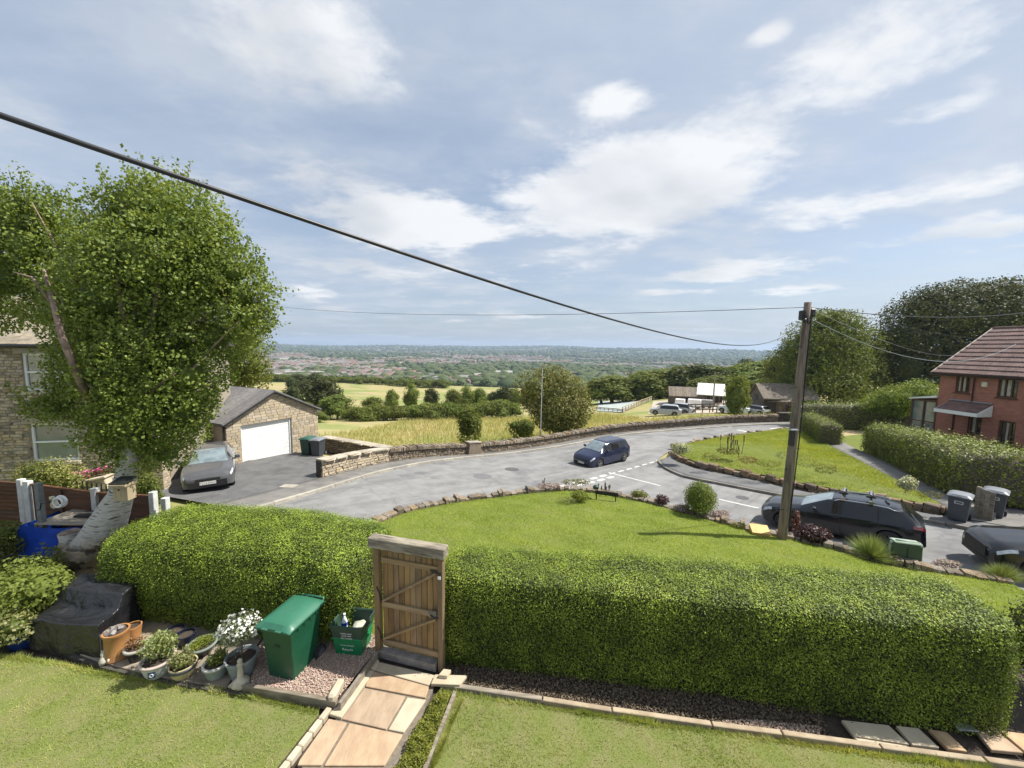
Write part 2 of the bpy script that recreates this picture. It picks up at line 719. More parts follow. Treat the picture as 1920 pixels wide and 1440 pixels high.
def blades(name, p, h, w, m, seed=0, lean=.5, kind='stuff', label=None, parent=None, cat=None):
    r = np.random.default_rng(seed)
    n = len(p)
    th = r.random(n) * 2 * PI
    side = np.stack([np.cos(th), np.sin(th), np.zeros(n)], 1)
    ln = r.normal(size=(n, 3)) * lean
    ln[:, 2] = 1
    ln = unit(ln)
    hh = (np.asarray(h) * (.5 + r.random(n)))[:, None]
    ww = (np.asarray(w) * (.7 + .6 * r.random(n)))[:, None]
    V = np.stack([p - side * ww / 2, p + side * ww / 2, p + ln * hh], 1).reshape(-1, 3)
    Fa = np.arange(3 * n).reshape(n, 3)
    o = mesh_np(name, V, Fa, m, parent, False, r.random(n))
    tag(o, label, cat, None, kind)
    return o


def lump(p, seed=0, f=1.0):
    r = np.random.default_rng(seed)
    o = np.zeros(len(p))
    for i in range(10):
        k = r.normal(size=3) * f * (1 + i * .35)
        o += np.sin(p @ k + r.random() * 6.3) / (1 + i * .35)
    return o / 3.0


def ico(sub=2):
    bm = bmesh.new()
    bmesh.ops.create_icosphere(bm, subdivisions=sub, radius=1)
    V = np.array([v.co[:] for v in bm.verts])
    Fa = np.array([[v.index for v in f.verts] for f in bm.faces])
    bm.free()
    return V, Fa


ICO = {k: ico(k) for k in (1, 2, 3, 4)}


# blocks: unit stones (x length, y outwards face at -y, z up), chamfered
def stone_mesh(name, m, seed, cham=.10, jit=.06, dep=.5):
    r = random.Random(seed)
    j = lambda: (r.random() - .5) * 2 * jit
    o_ = [(-.5 + j(), -.0, -.5 + j()), (.5 + j(), 0, -.5 + j()), (.5 + j(), 0, .5 + j()), (-.5 + j(), 0, .5 + j())]
    vs = [(x, dep, z) for x, y, z in o_] + o_ + [(x * (1 - cham * 1.2) + j() * .3, -.28 + j() * 1.5, z * (1 - cham * 2) + j() * .3) for x, y, z in o_]
    fs = [(3, 2, 1, 0)]
    for b in (0, 4):
        for i in range(4):
            fs.append((b + i, b + (i + 1) % 4, b + 4 + (i + 1) % 4, b + 4 + i))
    fs.append((8, 9, 10, 11))
    me = bpy.data.meshes.new(name)
    me.from_pydata(vs, [], fs)
    me.materials.append(m)
    me.update()
    return me


class Pieces:
    """countable pieces: the nearest `limit` become objects, the rest one joined part"""
    def __init__(s, name, meshes):
        s.name = name; s.meshes = meshes; s.items = []

    def add(s, M_, k=None):
        s.items.append((M_, rnd.randrange(len(s.meshes)) if k is None else k))

    def build(s, parent, limit=300, restname=None):
        cp = Vector((0, 0, CH))
        s.items.sort(key=lambda it: (it[0].to_translation() - cp).length)
        inv = ROOTM[parent.name].inverted() if parent is not None and parent.name in ROOTM else Matrix.Identity(4)
        for M_, k in s.items[:limit]:
            o = bpy.data.objects.new(s.name, s.meshes[k])
            link(o, parent)
            o.matrix_local = inv @ M_
        rest = s.items[limit:]
        if rest:
            cache = []
            for me in s.meshes:
                V = np.array([v.co[:] for v in me.vertices])
                cache.append((V, [tuple(p.vertices) for p in me.polygons]))
            vs = []; fs = []; b = 0
            for M_, k in rest:
                A = np.array(inv @ M_)
                V, f = cache[k]
                vs.append(V @ A[:3, :3].T + A[:3, 3])
                fs += [tuple(i + b for i in q) for q in f]
                b += len(V)
            me = bpy.data.meshes.new(s.name)
            me.from_pydata(np.concatenate(vs).tolist(), [], fs)
            me.materials.append(s.meshes[0].materials[0])
            me.update()
            o = bpy.data.objects.new(restname or s.name + 's', me)
            o['kind'] = 'stuff'
            link(o, parent)


def frameM(p, xdir, zdir, sx=1, sy=1, sz=1):
    x = Vector(xdir).normalized()
    z = Vector(zdir)
    z = (z - x * z.dot(x)).normalized()
    y = z.cross(x)
    M_ = Matrix((x * sx, y * sy, z * sz)).transposed().to_4x4()
    M_.translation = Vector(p)
    return M_

# ================================================================ MATERIALS
m_asph = mat('asphalt_worn', (.23, .228, .222), (.18, .178, .174), .88, 1.3, 6, .35, 90, .004, stain=(.105, .105, .11), sscale=.35, world=True, stretch=(1, 1, 1))
m_asph2 = mat('asphalt_drive', (.135, .133, .13), (.10, .10, .10), .9, 2.0, 6, .3, 90, .004, stain=(.07, .07, .07), sscale=.6, world=True)
m_pave = mat('footway_asphalt', (.19, .18, .165), (.15, .145, .135), .9, 2.0, 6, .3, 90, .004, stain=(.11, .105, .1), sscale=.5, world=True)
m_kerb = mat('kerb_stone', (.42, .39, .33), (.30, .28, .24), .85, 4, 5, .3, 60, .004, isl=.3)
m_line = mat('road_paint', (.62, .61, .57), (.42, .42, .40), .7, 9, 5, lo=.4, hi=.75, world=True)
m_stone = mat('gritstone', (.27, .215, .15), (.155, .125, .095), .92, 7, 6, .6, 40, .01, isl=.75, stain=(.06, .055, .045), sscale=2.5)
m_stoneL = mat('honey_stone', (.47, .395, .285), (.36, .295, .205), .92, 6, 6, .5, 40, .008, isl=.4)
m_stoneH = mat('house_stone', (.42, .35, .25), (.27, .22, .155), .92, 6, 6, .6, 40, .008, isl=.65, stain=(.10, .08, .06), sscale=1.5)
m_mort = mat('mortar', (.36, .31, .24), (.27, .24, .19), .95, 12, 4, .4, 80, .004)
m_mortD = mat('dark_joint', (.075, .065, .055), (.05, .045, .04), .95, 12, 4)
m_cop = mat('coping_stone', (.42, .37, .29), (.31, .27, .21), .9, 3, 6, .3, 50, .005, isl=.3)
m_grd = mat('field_soil', (.10, .12, .04), (.15, .13, .06), .95, .02, 8, world=True)
m_wgrey = mat('weathered_timber', (.30, .26, .20), (.19, .16, .12), .85, 6, 6, .5, 40, .005, isl=.35, stretch=(.25, 3, 3), stain=(.10, .085, .065), sscale=2)
m_white = mat('white_paint', (.80, .80, .78), (.74, .74, .72), .45, 3)
m_black = mat('black_plastic', (.018, .018, .019), (.025, .025, .026), .45, 6)
m_glass = mat('dark_glass', (.03, .035, .04), (.045, .05, .055), .04, 2, spec=.9, coat=1.0)
m_glassL = mat('pale_glass', (.16, .19, .21), (.10, .12, .14), .05, 1.2, spec=.9, coat=1.0)
m_slate = mat('slate_grey', (.20, .19, .185), (.145, .14, .14), .8, 5, 5, .3, 30, .006, isl=.3)
m_soil = mat('soil', (.075, .055, .04), (.05, .038, .028), .95, 8, 6, .8, 40, .02, world=True)

def streaks(m):
    nt = m.node_tree; L = nt.links.new; b = nt.nodes['Principled BSDF']
    src = b.inputs['Base Color'].links[0].from_socket
    g = N(nt, 'ShaderNodeNewGeometry')
    m1 = N(nt, 'ShaderNodeMapping'); m1.inputs['Rotation'].default_value = (0, 0, -.72); L(g.outputs['Position'], m1.inputs[0])
    for sc, st, c, a, q, s_ in ((1.1, (.06, 1, 1), (.125, .123, .12), .48, .66, .6), (.9, (.1, 1.3, 1), (.30, .295, .28), .52, .70, .5), (.5, (1, 1, 1), (.27, .265, .25), .5, .7, .5)):
        m2 = N(nt, 'ShaderNodeMapping'); m2.inputs['Scale'].default_value = st; m2.inputs['Location'].default_value = (a * 90, s_ * 7, 0); L(m1.outputs[0], m2.inputs[0])
        n = N(nt, 'ShaderNodeTexNoise'); n.inputs['Scale'].default_value = sc; n.inputs['Detail'].default_value = 6; n.inputs['Roughness'].default_value = .65; L(m2.outputs[0], n.inputs['Vector'])
        src = mix_n(nt, smooth_n(nt, n.outputs[0], a, q, 0, s_), src, c)
    v = N(nt, 'ShaderNodeTexVoronoi', feature='DISTANCE_TO_EDGE'); v.inputs['Scale'].default_value = .22
    nn = N(nt, 'ShaderNodeTexNoise'); nn.inputs['Scale'].default_value = 1.5; nn.inputs['Detail'].default_value = 6; L(g.outputs['Position'], nn.inputs['Vector'])
    va = N(nt, 'ShaderNodeVectorMath', operation='ADD'); L(g.outputs['Position'], va.inputs[0]); L(nn.outputs['Color'], va.inputs[1]); L(va.outputs[0], v.inputs['Vector'])
    src = mix_n(nt, smooth_n(nt, v.outputs['Distance'], .008, .003, 0, .32), src, (.09, .09, .088))
    L(src, b.inputs['Base Color'])


streaks(m_asph)

# far ground: fields and wooded town floor
def ground_mat():
    m = bpy.data.materials.new('ground_cover')
    m.use_nodes = True
    nt = m.node_tree; L = nt.links.new
    b = nt.nodes['Principled BSDF']
    b.inputs['Roughness'].default_value = .95
    b.inputs['Specular IOR Level'].default_value = .1
    g = N(nt, 'ShaderNodeNewGeometry')
    ln = N(nt, 'ShaderNodeVectorMath', operation='LENGTH')
    L(g.outputs['Position'], ln.inputs[0])
    def nz(sc, d=6, r=.6):
        n = N(nt, 'ShaderNodeTexNoise')
        n.inputs['Scale'].default_value = sc; n.inputs['Detail'].default_value = d; n.inputs['Roughness'].default_value = r
        L(g.outputs['Position'], n.inputs['Vector'])
        return n.outputs[0]
    straw = mix_n(nt, smooth_n(nt, nz(.5, 8), .38, .62), (.36, .305, .15), (.27, .26, .105))
    straw = mix_n(nt, smooth_n(nt, nz(.045, 6), .45, .6), straw, (.20, .235, .075))
    pink = mix_n(nt, smooth_n(nt, nz(.11, 6), .5, .66, 0, .7), straw, (.40, .29, .19))
    far = mix_n(nt, smooth_n(nt, nz(.006, 8, .7), .42, .58), (.055, .085, .04), (.12, .13, .07))
    far = mix_n(nt, smooth_n(nt, nz(.0025, 4), .55, .62), far, (.15, .19, .07))
    t = smooth_n(nt, ln.outputs['Value'], 260, 420)
    L(mix_n(nt, t, pink, far), b.inputs['Base Color'])
    MATS[m.name] = m
    return m


m_ground = ground_mat()

# ================================================================ TERRAIN
def polar_ground():
    rr = np.concatenate([np.linspace(0, 60, 75), np.geomspace(61.5, 9000, 150)])
    th = np.radians(np.linspace(-100, 100, 301))
    A, B = np.meshgrid(rr, th, indexing='ij')
    x = A * np.sin(B); y = A * np.cos(B)
    z = Rv(x, y) - .07
    # sink well below the raised gardens
    V = np.stack([x, y, z], -1).reshape(-1, 3)
    a, b = x.shape
    idx = np.arange(a * b).reshape(a, b)
    Fa = np.stack([idx[:-1, :-1], idx[1:, :-1], idx[1:, 1:], idx[:-1, 1:]], -1).reshape(-1, 4)
    Fa = Fa[:, ::-1]
    o = mesh_np('ground', V, Fa, m_ground, None, True)
    o['kind'] = 'structure'
    return o


polar_ground()

# ---- roads
KF = [(-12.6, 2.0), (-11.9, 6.0), (-10.6, 10.3), (-8.9, 14.2), (-8.0, 15.8), (-6.9, 18.7), (-4.9, 21.7), (-2.1, 25.1), (1.7, 28.9), (6.6, 33.0), (11.0, 36.0), (15.7, 38.3), (22.7, 41.2), (28.8, 42.5), (40, 43), (60, 40)]
KFs = smoothpts(KF, 120, 1)
ISLF = [(10.6, 26.6), (12.2, 28.7), (16.3, 31.8), (21.7, 35.0), (27.3, 37.7), (36, 39.3), (58, 36)]
LAWN_EDGE_ = [(-5.2, 8.7), (-4.7, 10.8), (-3.8, 12.45), (-2.0, 13.9), (.92, 15.05), (2.28, 15.45), (3.9, 14.7), (5.5, 13.5), (7.54, 11.9), (8.8, 11.45), (10.88, 10.05), (13.0, 8.6), (15, 7.0)]
NEAR = [(-7.5, 2.0), (-6.4, 6.0), (-5.2, 8.7), (-4.7, 10.8), (-3.8, 12.45), (-2.0, 13.9), (.92, 15.05), (2.28, 15.45), (6.0, 20.0), (9.6, 24.6)] + ISLF
strip('road', KF, NEAR, m_asph, .0, 120, 16)
S1 = [(2.0, 15.3), (3.9, 14.6), (5.5, 13.6), (6.4, 12.8), (7.7, 11.9), (8.87, 11.5), (9.7, 11.0), (10.5, 10.4), (11.4, 9.9), (13.0, 9.2), (16, 6.5), (19, 1.5)]
ISLK = [(9.75, 24.8), (9.4, 23.3), (9.7, 21.2), (11.2, 19.9), (13.0, 17.9), (15.8, 14.2), (16.9, 12.7), (19.5, 9.4), (24, 3.5)]
strip('side_road', S1, ISLK, m_asph, -.004, 90, 14)
# footway beyond the main road
WALLB = [(-8.8, 17.4), (-7.5, 20.5), (-5.6, 22.9), (-3.4, 25.2), (1.2, 30.2), (6.3, 34.9), (12.3, 38.3), (19.2, 41.6), (25.0, 43.6), (31, 44.3), (42, 44.6), (60, 41.5)]
PVB = [(-14.4, 2), (-13.7, 6), (-12.4, 10.6), (-10.9, 13.6), (-10.1, 15.0)] + WALLB
strip('pavement', KF, PVB, m_pave, .11, 120, 4, skirt=.2)


def along(P_, u):
    P_ = np.array(P_)
    d = np.r_[0, np.cumsum(np.linalg.norm(np.diff(P_, axis=0), axis=1))]
    return np.array([np.interp(u, d, P_[:, i]) for i in range(P_.shape[1])]), d[-1]


def kerb_run(name, pts, length, w, h, label, m, limit=300, side=1, maxd=60, off=0.0, jit=.006):
    root = thing(name, label, 'kerb', (float(pts[0][0]), float(pts[0][1]), R(*pts[0][:2])))
    me = []
    for i in range(3):
        a = MB(); a.box((0, 0, 0), (1, 1, 1)); vs = [(v[0] + rnd.uniform(-.01, .01), v[1] + rnd.uniform(-.04, .04), v[2]) for v in a.v]
        q = bpy.data.meshes.new('kerbstone'); q.from_pydata(vs, [], a.f); q.materials.append(m); me.append(q)
    pc = Pieces('kerbstone', me)
    tot = along(pts, 0)[1]
    u = 0
    while u < tot - length:
        a, _ = along(pts, u + .006); b, _ = along(pts, u + length - .006)
        za = R(a[0], a[1]) + off; zb = R(b[0], b[1]) + off
        p = ((a[0] + b[0]) / 2, (a[1] + b[1]) / 2, (za + zb) / 2 + h / 2 - .1 + rnd.uniform(-jit, jit))
        d = (b[0] - a[0], b[1] - a[1], zb - za)
        if math.hypot(p[0], p[1]) < maxd:
            L_ = math.hypot(d[0], d[1])
            pc.add(frameM(p, d, (0, 0, 1), L_, w, h + .2))
        u += length
    pc.build(root, limit)
    return root


kerb_run('kerb', KFs[:, :2], .9, .15, .125, 'pale stone kerb along the far side of the main road', m_kerb)
isl_k = smoothpts(ISLK, 80, 1)
kerb_run('kerb', isl_k[:, :2], .9, .15, .12, 'dark curved kerb around the front of the triangular grass island', mat('dark_kerb', (.22, .2, .17), (.14, .13, .115), .9, 5, isl=.3))

# island footway and grass
IW = [(11.3, 26.3), (10.9, 24.6), (11.3, 23.0), (13.1, 20.7), (14.3, 18.4), (16.0, 15.8), (16.9, 14.4), (19.5, 11.5), (24, 6.3)]
strip('pavement', ISLK, IW, mat('footway_dark', (.15, .15, .15), (.115, .115, .115), .9, 2, 6, .3, 90, .004, world=True), .11, 80, 4, skirt=.2)
IHE = [(30.5, 39.0), (27.8, 33.5), (25.0, 28.2), (21.0, 20.6), (18.2, 15.6), (17.3, 14.6)]
m_lawnU = mat('lawn_ground', (.16, .19, .04), (.13, .16, .035), .95, 1.5, 7, .6, 60, .02, world=True, stain=(.17, .18, .06), sscale=.8, spec=.15)
m_lawnN = mat('lawn_near_ground', (.15, .18, .05), (.19, .19, .08), .95, 3, 7, .6, 80, .02, world=True, spec=.15)
isl_front = IW[:7]
isl_back = [(12.6, 28.4), (16.8, 31.6), (21.9, 34.6), (26.0, 36.8), (27.4, 36.0), (25.6, 31.5), (23.9, 28.3), (20.2, 20.8), (17.9, 16.2), (17.0, 14.6)]
isl_b1 = [(12.6, 28.4), (16.8, 31.6), (21.9, 34.6), (27.4, 37.3)]
isl_sheet = strip('island_lawn', [(11.9, 27.4), (11.2, 25.5), (11.4, 23.1), (13.2, 20.9), (14.4, 18.6), (16.1, 16.0), (16.95, 14.7)],
                  [(12.2, 27.9), (16.8, 31.5), (21.9, 34.5), (27.6, 37.3), (25.4, 31.0), (21.6, 23.4), (17.3, 15.0)], m_lawnU, .42, 70, 24, sm=False)
# footpath between island grass and hedge
strip('footpath', [(27.6, 37.3), (25.4, 31.0), (21.6, 23.4), (17.3, 15.0), (16.9, 14.3)], [(29.0, 36.9), (26.6, 30.5), (22.8, 22.8), (18.6, 14.6), (18.2, 13.9)], m_pave, .36, 40, 3, sm=False, skirt=.3)
# ground on the far right behind the bins
strip('paved_yard', [(16.9, 14.3), (18.0, 13.0), (24, 6.3)], [(24.0, 20.5), (28, 17.0), (34, 10)], m_pave, .13, 30, 8, sm=False)
strip('lawn', [(27.0, 32.5), (21.5, 21.3), (19.9, 16.0)], [(48, 40), (48, 25), (40, 12)], m_lawnU, .16, 30, 10, sm=False)
# tarmac drive in front of the garage
strip('driveway', [(-10.9, 13.6), (-10.0, 15.2), (-8.95, 17.3)], [(-22, 17.0), (-19, 24.5), (-12.5, 25.5)], m_asph2, .10, 24, 20, sm=False)


# ---- road markings
def mark(name, a, b, w, label=None, off=.006, n=6):
    a = np.array(a, float)[:2]; b = np.array(b, float)[:2]
    d = unit(b - a); nr = np.array([-d[1], d[0]]) * w / 2
    A = [a + nr + (b - a) * t for t in np.linspace(0, 1, n)]
    B = [a - nr + (b - a) * t for t in np.linspace(0, 1, n)]
    o = strip(name, [tuple(p) for p in A], [tuple(p) for p in B], m_line, off, n, 1, sm=False)
    if label: o['label'] = label
    return o


g0 = at(1046, 913); g1 = at(1243, 861)
ga, gb = np.array(g0[:2]), np.array(g1[:2])
tot = np.linalg.norm(gb - ga)
nd = 12
for i in range(nd):
    t0 = i / nd; t1 = t0 + .62 / nd
    w = .22 if i < 5 else .13
    mark('give_way_dash', ga + (gb - ga) * t0, ga + (gb - ga) * t1, w)
nr = unit(np.array([gb[1] - ga[1], -(gb[0] - ga[0])]))
for i in range(5):
    t0 = (i + .1) / nd; t1 = t0 + .62 / nd
    mark('give_way_dash', ga + (gb - ga) * t0 + nr * .42, ga + (gb - ga) * t1 + nr * .42, .22)
for a, b in (((1141, 886), (1238, 911)), ((1348, 936), (1423, 953)), ((1470, 965), (1540, 985))):
    mark('centre_line', at(*a), at(*b), .11)
for a, b in (((1352, 799), (1372, 801)), ((1382, 806), (1402, 810)), ((1415, 809), (1440, 807)), ((1445, 804), (1462, 802))):
    mark('give_way_dash', at(*a), at(*b), .3)


def disc(name, p, r, m, off=.006, sq=False, label=None):
    n = 4 if sq else 20
    mb = MB()
    pts = []
    for k in range(n):
        t = 2 * PI * (k + .5) / n
        x, y = p[0] + math.cos(t) * r, p[1] + math.sin(t) * r * (1 if not sq else .7)
        pts.append((x, y, R(x, y) + off))
    mb.poly(pts)
    o = mb.build(name, m)
    return tag(o, label, None, None, 'structure')


m_iron = mat('cast_iron', (.10, .10, .10), (.07, .07, .07), .7, 20)
disc('manhole_cover', at(960, 880), .42, m_iron)
disc('road_patch', at(905, 893), .5, mat('asphalt_patch', (.15, .15, .155), (.13, .13, .13), .9))
disc('manhole_cover', at(542, 916), .45, mat('concrete_cover', (.36, .33, .28), (.3, .27, .22), .9), .118, True)
disc('drain_cover', at(1392, 933), .28, m_iron)


# ================================================================ STONE WALLS
def wall_core(mb, pts, th, h0, h1, zoff=-.15):
    """solid core following ground, face side towards camera (-normal)"""
    n = len(pts)
    vs = []
    for i, p in enumerate(pts):
        d = np.array(pts[min(i + 1, n - 1)]) - np.array(pts[max(i - 1, 0)])
        d = unit(d[:2]); nr = np.array([-d[1], d[0]])
        z = R(p[0], p[1])
        hh = h0 + (h1 - h0) * i / (n - 1)
        for s_, zz in ((0, zoff), (0, hh), (th, hh), (th, zoff)):
            q = np.array(p[:2]) + nr * s_
            vs.append((q[0], q[1], z + zz))
    fs = []
    for i in range(n - 1):
        for k in range(4):
            fs.append((i * 4 + k, (i + 1) * 4 + k, (i + 1) * 4 + (k + 1) % 4, i * 4 + (k + 1) % 4))
    fs += [(0, 1, 2, 3), tuple((n - 1) * 4 + k for k in (3, 2, 1, 0))]
    mb.add(vs, fs)


def rubble_wall(name, label, pts, h0, h1, course, slen, m, mj, th=.35, coping='upright', limit=300, seed=1, proud=.03, cat='stone wall', jit=.08, copm=None):
    root = thing(name, label, cat, (float(pts[0][0]), float(pts[0][1]), R(pts[0][0], pts[0][1])))
    tot = along(pts, 0)[1]
    n = max(2, int(tot / .8))
    P_ = resample([p[:2] for p in pts], n)
    mb = MB()
    wall_core(mb, P_, th, h0, h1)
    mb.build('wall_core', mj, root, world=True)
    meshes = [stone_mesh('stone', m, seed * 10 + i, jit=jit) for i in range(6)]
    pc = Pieces('stone', meshes)
    z = 0.0
    k = 0
    hm = max(h0, h1)
    while z < hm - course * .3:
        ch = course * rnd.uniform(.8, 1.2)
        u = -rnd.random() * slen * .5
        while u < tot:
            L_ = slen * rnd.uniform(.55, 1.45)
            a, _ = along(P_, max(u, 0)); b, _ = along(P_, min(u + L_, tot))
            c = (a + b) / 2
            hh = h0 + (h1 - h0) * (u / tot)
            if np.linalg.norm(b - a) > .06 and z + ch * .5 < hh:
                d = unit(b - a)
                nr = np.array([-d[1], d[0]])
                zz = R(c[0], c[1]) + z + ch / 2
                p = c - nr * (.02 + rnd.random() * proud)
                M_ = frameM((p[0], p[1], zz), (b[0] - a[0], b[1] - a[1], R(*b) - R(*a)), (0, 0, 1), np.linalg.norm(b - a) * .97, .14, ch * .93)
                pc.add(M_)
            u += L_
        z += ch
    pc.build(root, limit)
    cm = [stone_mesh('coping_stone', copm or m, seed * 10 + 50 + i, jit=.07, dep=1.0) for i in range(4)]
    cc = Pieces('coping_stone', cm)
    u = 0
    while u < tot:
        L_ = rnd.uniform(.10, .20) if coping == 'upright' else rnd.uniform(.6, .95)
        a, _ = along(P_, u); b, _ = along(P_, min(u + L_, tot))
        if np.linalg.norm(b - a) < .03: break
        hh = h0 + (h1 - h0) * (u / tot)
        c = (a + b) / 2; d = unit(b - a); nr = np.array([-d[1], d[0]])
        chh = rnd.uniform(.17, .27) if coping == 'upright' else .09
        p = c - nr * .05
        sy = (th + .10)
        M_ = frameM((p[0], p[1], R(*c) + hh + chh / 2 - .01), (b[0] - a[0], b[1] - a[1], R(*b) - R(*a)), (0, 0, 1), np.linalg.norm(b - a) * .94, sy, chh)
        cc.add(M_)
        u += L_
    cc.build(root, limit)
    return root


WB = smoothpts(WALLB[:10], 60, 1)[:, :2]
wd = np.r_[0, np.cumsum(np.linalg.norm(np.diff(WB, axis=0), axis=1))]
def wseg(u0, u1, n=30):
    return [tuple(along(WB, u)[0]) for u in np.linspace(u0, u1, n)]
pj = at(860, 852); 
uj = wd[np.argmin(np.linalg.norm(WB - np.array(pj[:2]), axis=1))]
p2 = at(715, 866); u2 = wd[np.argmin(np.linalg.norm(WB - np.array(p2[:2]), axis=1))]
rubble_wall('stone_wall', 'low honey stone wall with flat coping beside the driveway entrance', wseg(0, u2, 14), .86, .78, .13, .32, m_stoneL, m_mortD, coping='flat', seed=2, copm=m_cop, jit=.05)
rubble_wall('stone_wall', 'rough dry stone wall with upright copings left of the stone slab pier', wseg(u2 + .02, uj, 20), .64, .62, .11, .26, m_stone, m_mortD, seed=3)
rubble_wall('stone_wall', 'long dry stone wall curving along the main road under the bush', wseg(uj + 1.2, wd[-1], 60), .62, .75, .12, .28, m_stone, m_mortD, seed=4)
a_, _ = along(WB, uj + .05); b_, _ = along(WB, uj + 1.15)
pr = thing('stone_pier', 'large upright flat stone slab set in the roadside wall', 'stone slab', (a_[0], a_[1], R(*a_)))
mb = MB(); mb.beam((a_[0], a_[1] - .12, R(*a_) + .44), (b_[0], b_[1] - .12, R(*b_) + .44), .42, .98)
mb.build('slab', mat('brown_slab', (.21, .165, .12), (.15, .12, .09), .9, 3, 6, .5, 30, .01), pr, world=True, bevel=.02)
mb = MB(); mb.beam((a_[0] - .02, a_[1] - .12, R(*a_) + .97), (b_[0] + .02, b_[1] - .12, R(*b_) + .97), .5, .09)
mb.build('cap', m_cop, pr, world=True, bevel=.015)
# return wall from the end of the roadside wall back to the garage
gr = at(598, 846)
gw0 = along(WB, u2)[0]
rubble_wall('stone_wall', 'low stone return wall between bins and field with pale coping', [(gr[0] + .1, gr[1] + .2), tuple(gw0)], .86, .82, .13, .3, m_stone, m_mortD, coping='flat', seed=5, copm=m_cop)
# dark wall on the far right of the road bend
rubble_wall('stone_wall', 'dark shaded stone wall at the far bend of the road', [(31.3, 44.5), (36, 44.7), (42, 44.8), (50, 43.5)], 1.1, 1.1, .16, .4, mat('gritstone_shaded', (.11, .095, .075), (.07, .06, .05), .95, 6, isl=.5), m_mortD, coping='flat', seed=6)  # shade on this wall is put into a darker gritstone colour


# little retaining edging of the island
def edging(name, label, pts, hz, h, slen, m, off=0, seed=1, rows=2, thick=.25, zfun=None, cat='stone edging'):
    root = thing(name, label, cat, (float(pts[0][0]), float(pts[0][1]), R(*pts[0][:2])))
    P_ = smoothpts([p[:2] for p in pts], 80, 1)
    tot = along(P_, 0)[1]
    ms = [stone_mesh('stone', m, seed * 7 + i, jit=.10, dep=.9) for i in range(6)]
    pc = Pieces('stone', ms)
    for r_ in range(rows):
        u = rnd.random() * .1
        while u < tot:
            L_ = slen * rnd.uniform(.6, 1.4)
            a, _ = along(P_, u); b, _ = along(P_, min(u + L_, tot))
            if np.linalg.norm(b - a) < .05: break
            c = (a + b) / 2; d = unit(b - a); nr = np.array([-d[1], d[0]])
            last = r_ == rows - 1
            hh = h * rnd.uniform(.8, 1.25) * (rnd.choice((1, 1, 1.35)) if last else 1)
            zb = (zfun(c) if zfun else R(*c)) + hz + r_ * h
            p = c
            M_ = frameM((p[0] - nr[0] * .0, p[1] - nr[1] * .0, zb + hh / 2), (b[0] - a[0], b[1] - a[1], 0), (rnd.uniform(-.06, .06), rnd.uniform(-.06, .06), 1), np.linalg.norm(b - a) * .95, thick * rnd.uniform(.8, 1.1), hh)
            pc.add(M_)
            u += L_
    pc.build(root, 300)
    return root


m_edg = mat('edging_stone', (.23, .165, .105), (.13, .095, .065), .92, 5, 6, .5, 30, .01, isl=.6)
edging('stone_edging', 'low brown stone edging round the front of the grass island', [(12.1, 28.1), (11.2, 26.3), (10.95, 24.6), (11.35, 22.9), (13.1, 20.7), (14.4, 18.4), (16.05, 15.8), (16.95, 14.5)], -.05, .22, .42, m_edg, rows=2, seed=3)
edging('stone_edging', 'flat rubble edging of the grass island along the main road', [(12.2, 28.5), (16.7, 31.7), (21.8, 34.8), (27.3, 37.5)], .15, .22, .5, m_stone, rows=1, seed=4)


# ================================================================ VEGETATION HELPERS
lf_priv = leafmat('privet_leaf', [(.035, .055, .009), (.15, .205, .02), (.35, .43, .055)], .10, .5, .3, 2.5)
lf_hedD = leafmat('boxleaf_hedge', [(.05, .075, .011), (.14, .185, .022), (.27, .32, .045)], .14, .5, .3, 1.5)
lf_birch = leafmat('birch_leaf', [(.085, .135, .022), (.18, .245, .042), (.31, .38, .10)], .34, .5, .3, 1.2)
lf_tree = leafmat('broad_leaf', [(.065, .095, .018), (.14, .175, .035), (.24, .27, .07)], .33, .6, .2, .6)
lf_treeD = leafmat('dark_leaf', [(.035, .05, .016), (.065, .08, .024), (.12, .13, .042)], .25, .6, .2, .5)
lf_lime = leafmat('bright_leaf', [(.10, .14, .026), (.17, .215, .042), (.26, .31, .075)], .38, .6, .2, .6)
lf_olive = leafmat('olive_leaf', [(.09, .12, .024), (.18, .195, .04), (.38, .37, .12)], .25, .5, .3, 1.0)
lf_yel = leafmat('yellow_green_leaf', [(.11, .14, .02), (.19, .21, .03), (.30, .30, .05)], .3, .5, .3)
lf_purp = leafmat('purple_leaf', [(.035, .015, .018), (.07, .03, .035), (.14, .08, .075)], .15, .45, .4)
lf_grass = leafmat('grass_blade', [(.20, .28, .04), (.31, .40, .06), (.46, .49, .12)], .4, .6, .2, .9)
lf_grassN = leafmat('grass_blade_near', [(.19, .26, .055), (.33, .38, .09), (.54, .51, .20)], .4, .6, .2, 1.2)
lf_straw = leafmat('straw_grass', [(.23, .27, .08), (.39, .35, .15), (.52, .43, .25)], .3, .7, .15, .25)
lf_far = leafmat('far_foliage', [(.05, .075, .033), (.075, .10, .042), (.11, .13, .06)], 0, .8, .1, .02)
m_bark = mat('bark', (.13, .105, .08), (.075, .06, .048), .95, 6, 6, .8, 20, .02)
m_flw = leafmat('white_petal', [(.75, .75, .72), (.85, .85, .82), (.9, .9, .85)], .15, .6, .2)
m_pink = leafmat('pink_petal', [(.20, .2, .1), (.5, .38, .42), (.65, .52, .56)], .2, .6, .2)
m_mag = leafmat('magenta_petal', [(.6, .05, .25), (.75, .12, .4), (.8, .4, .55)], .2, .6, .2)


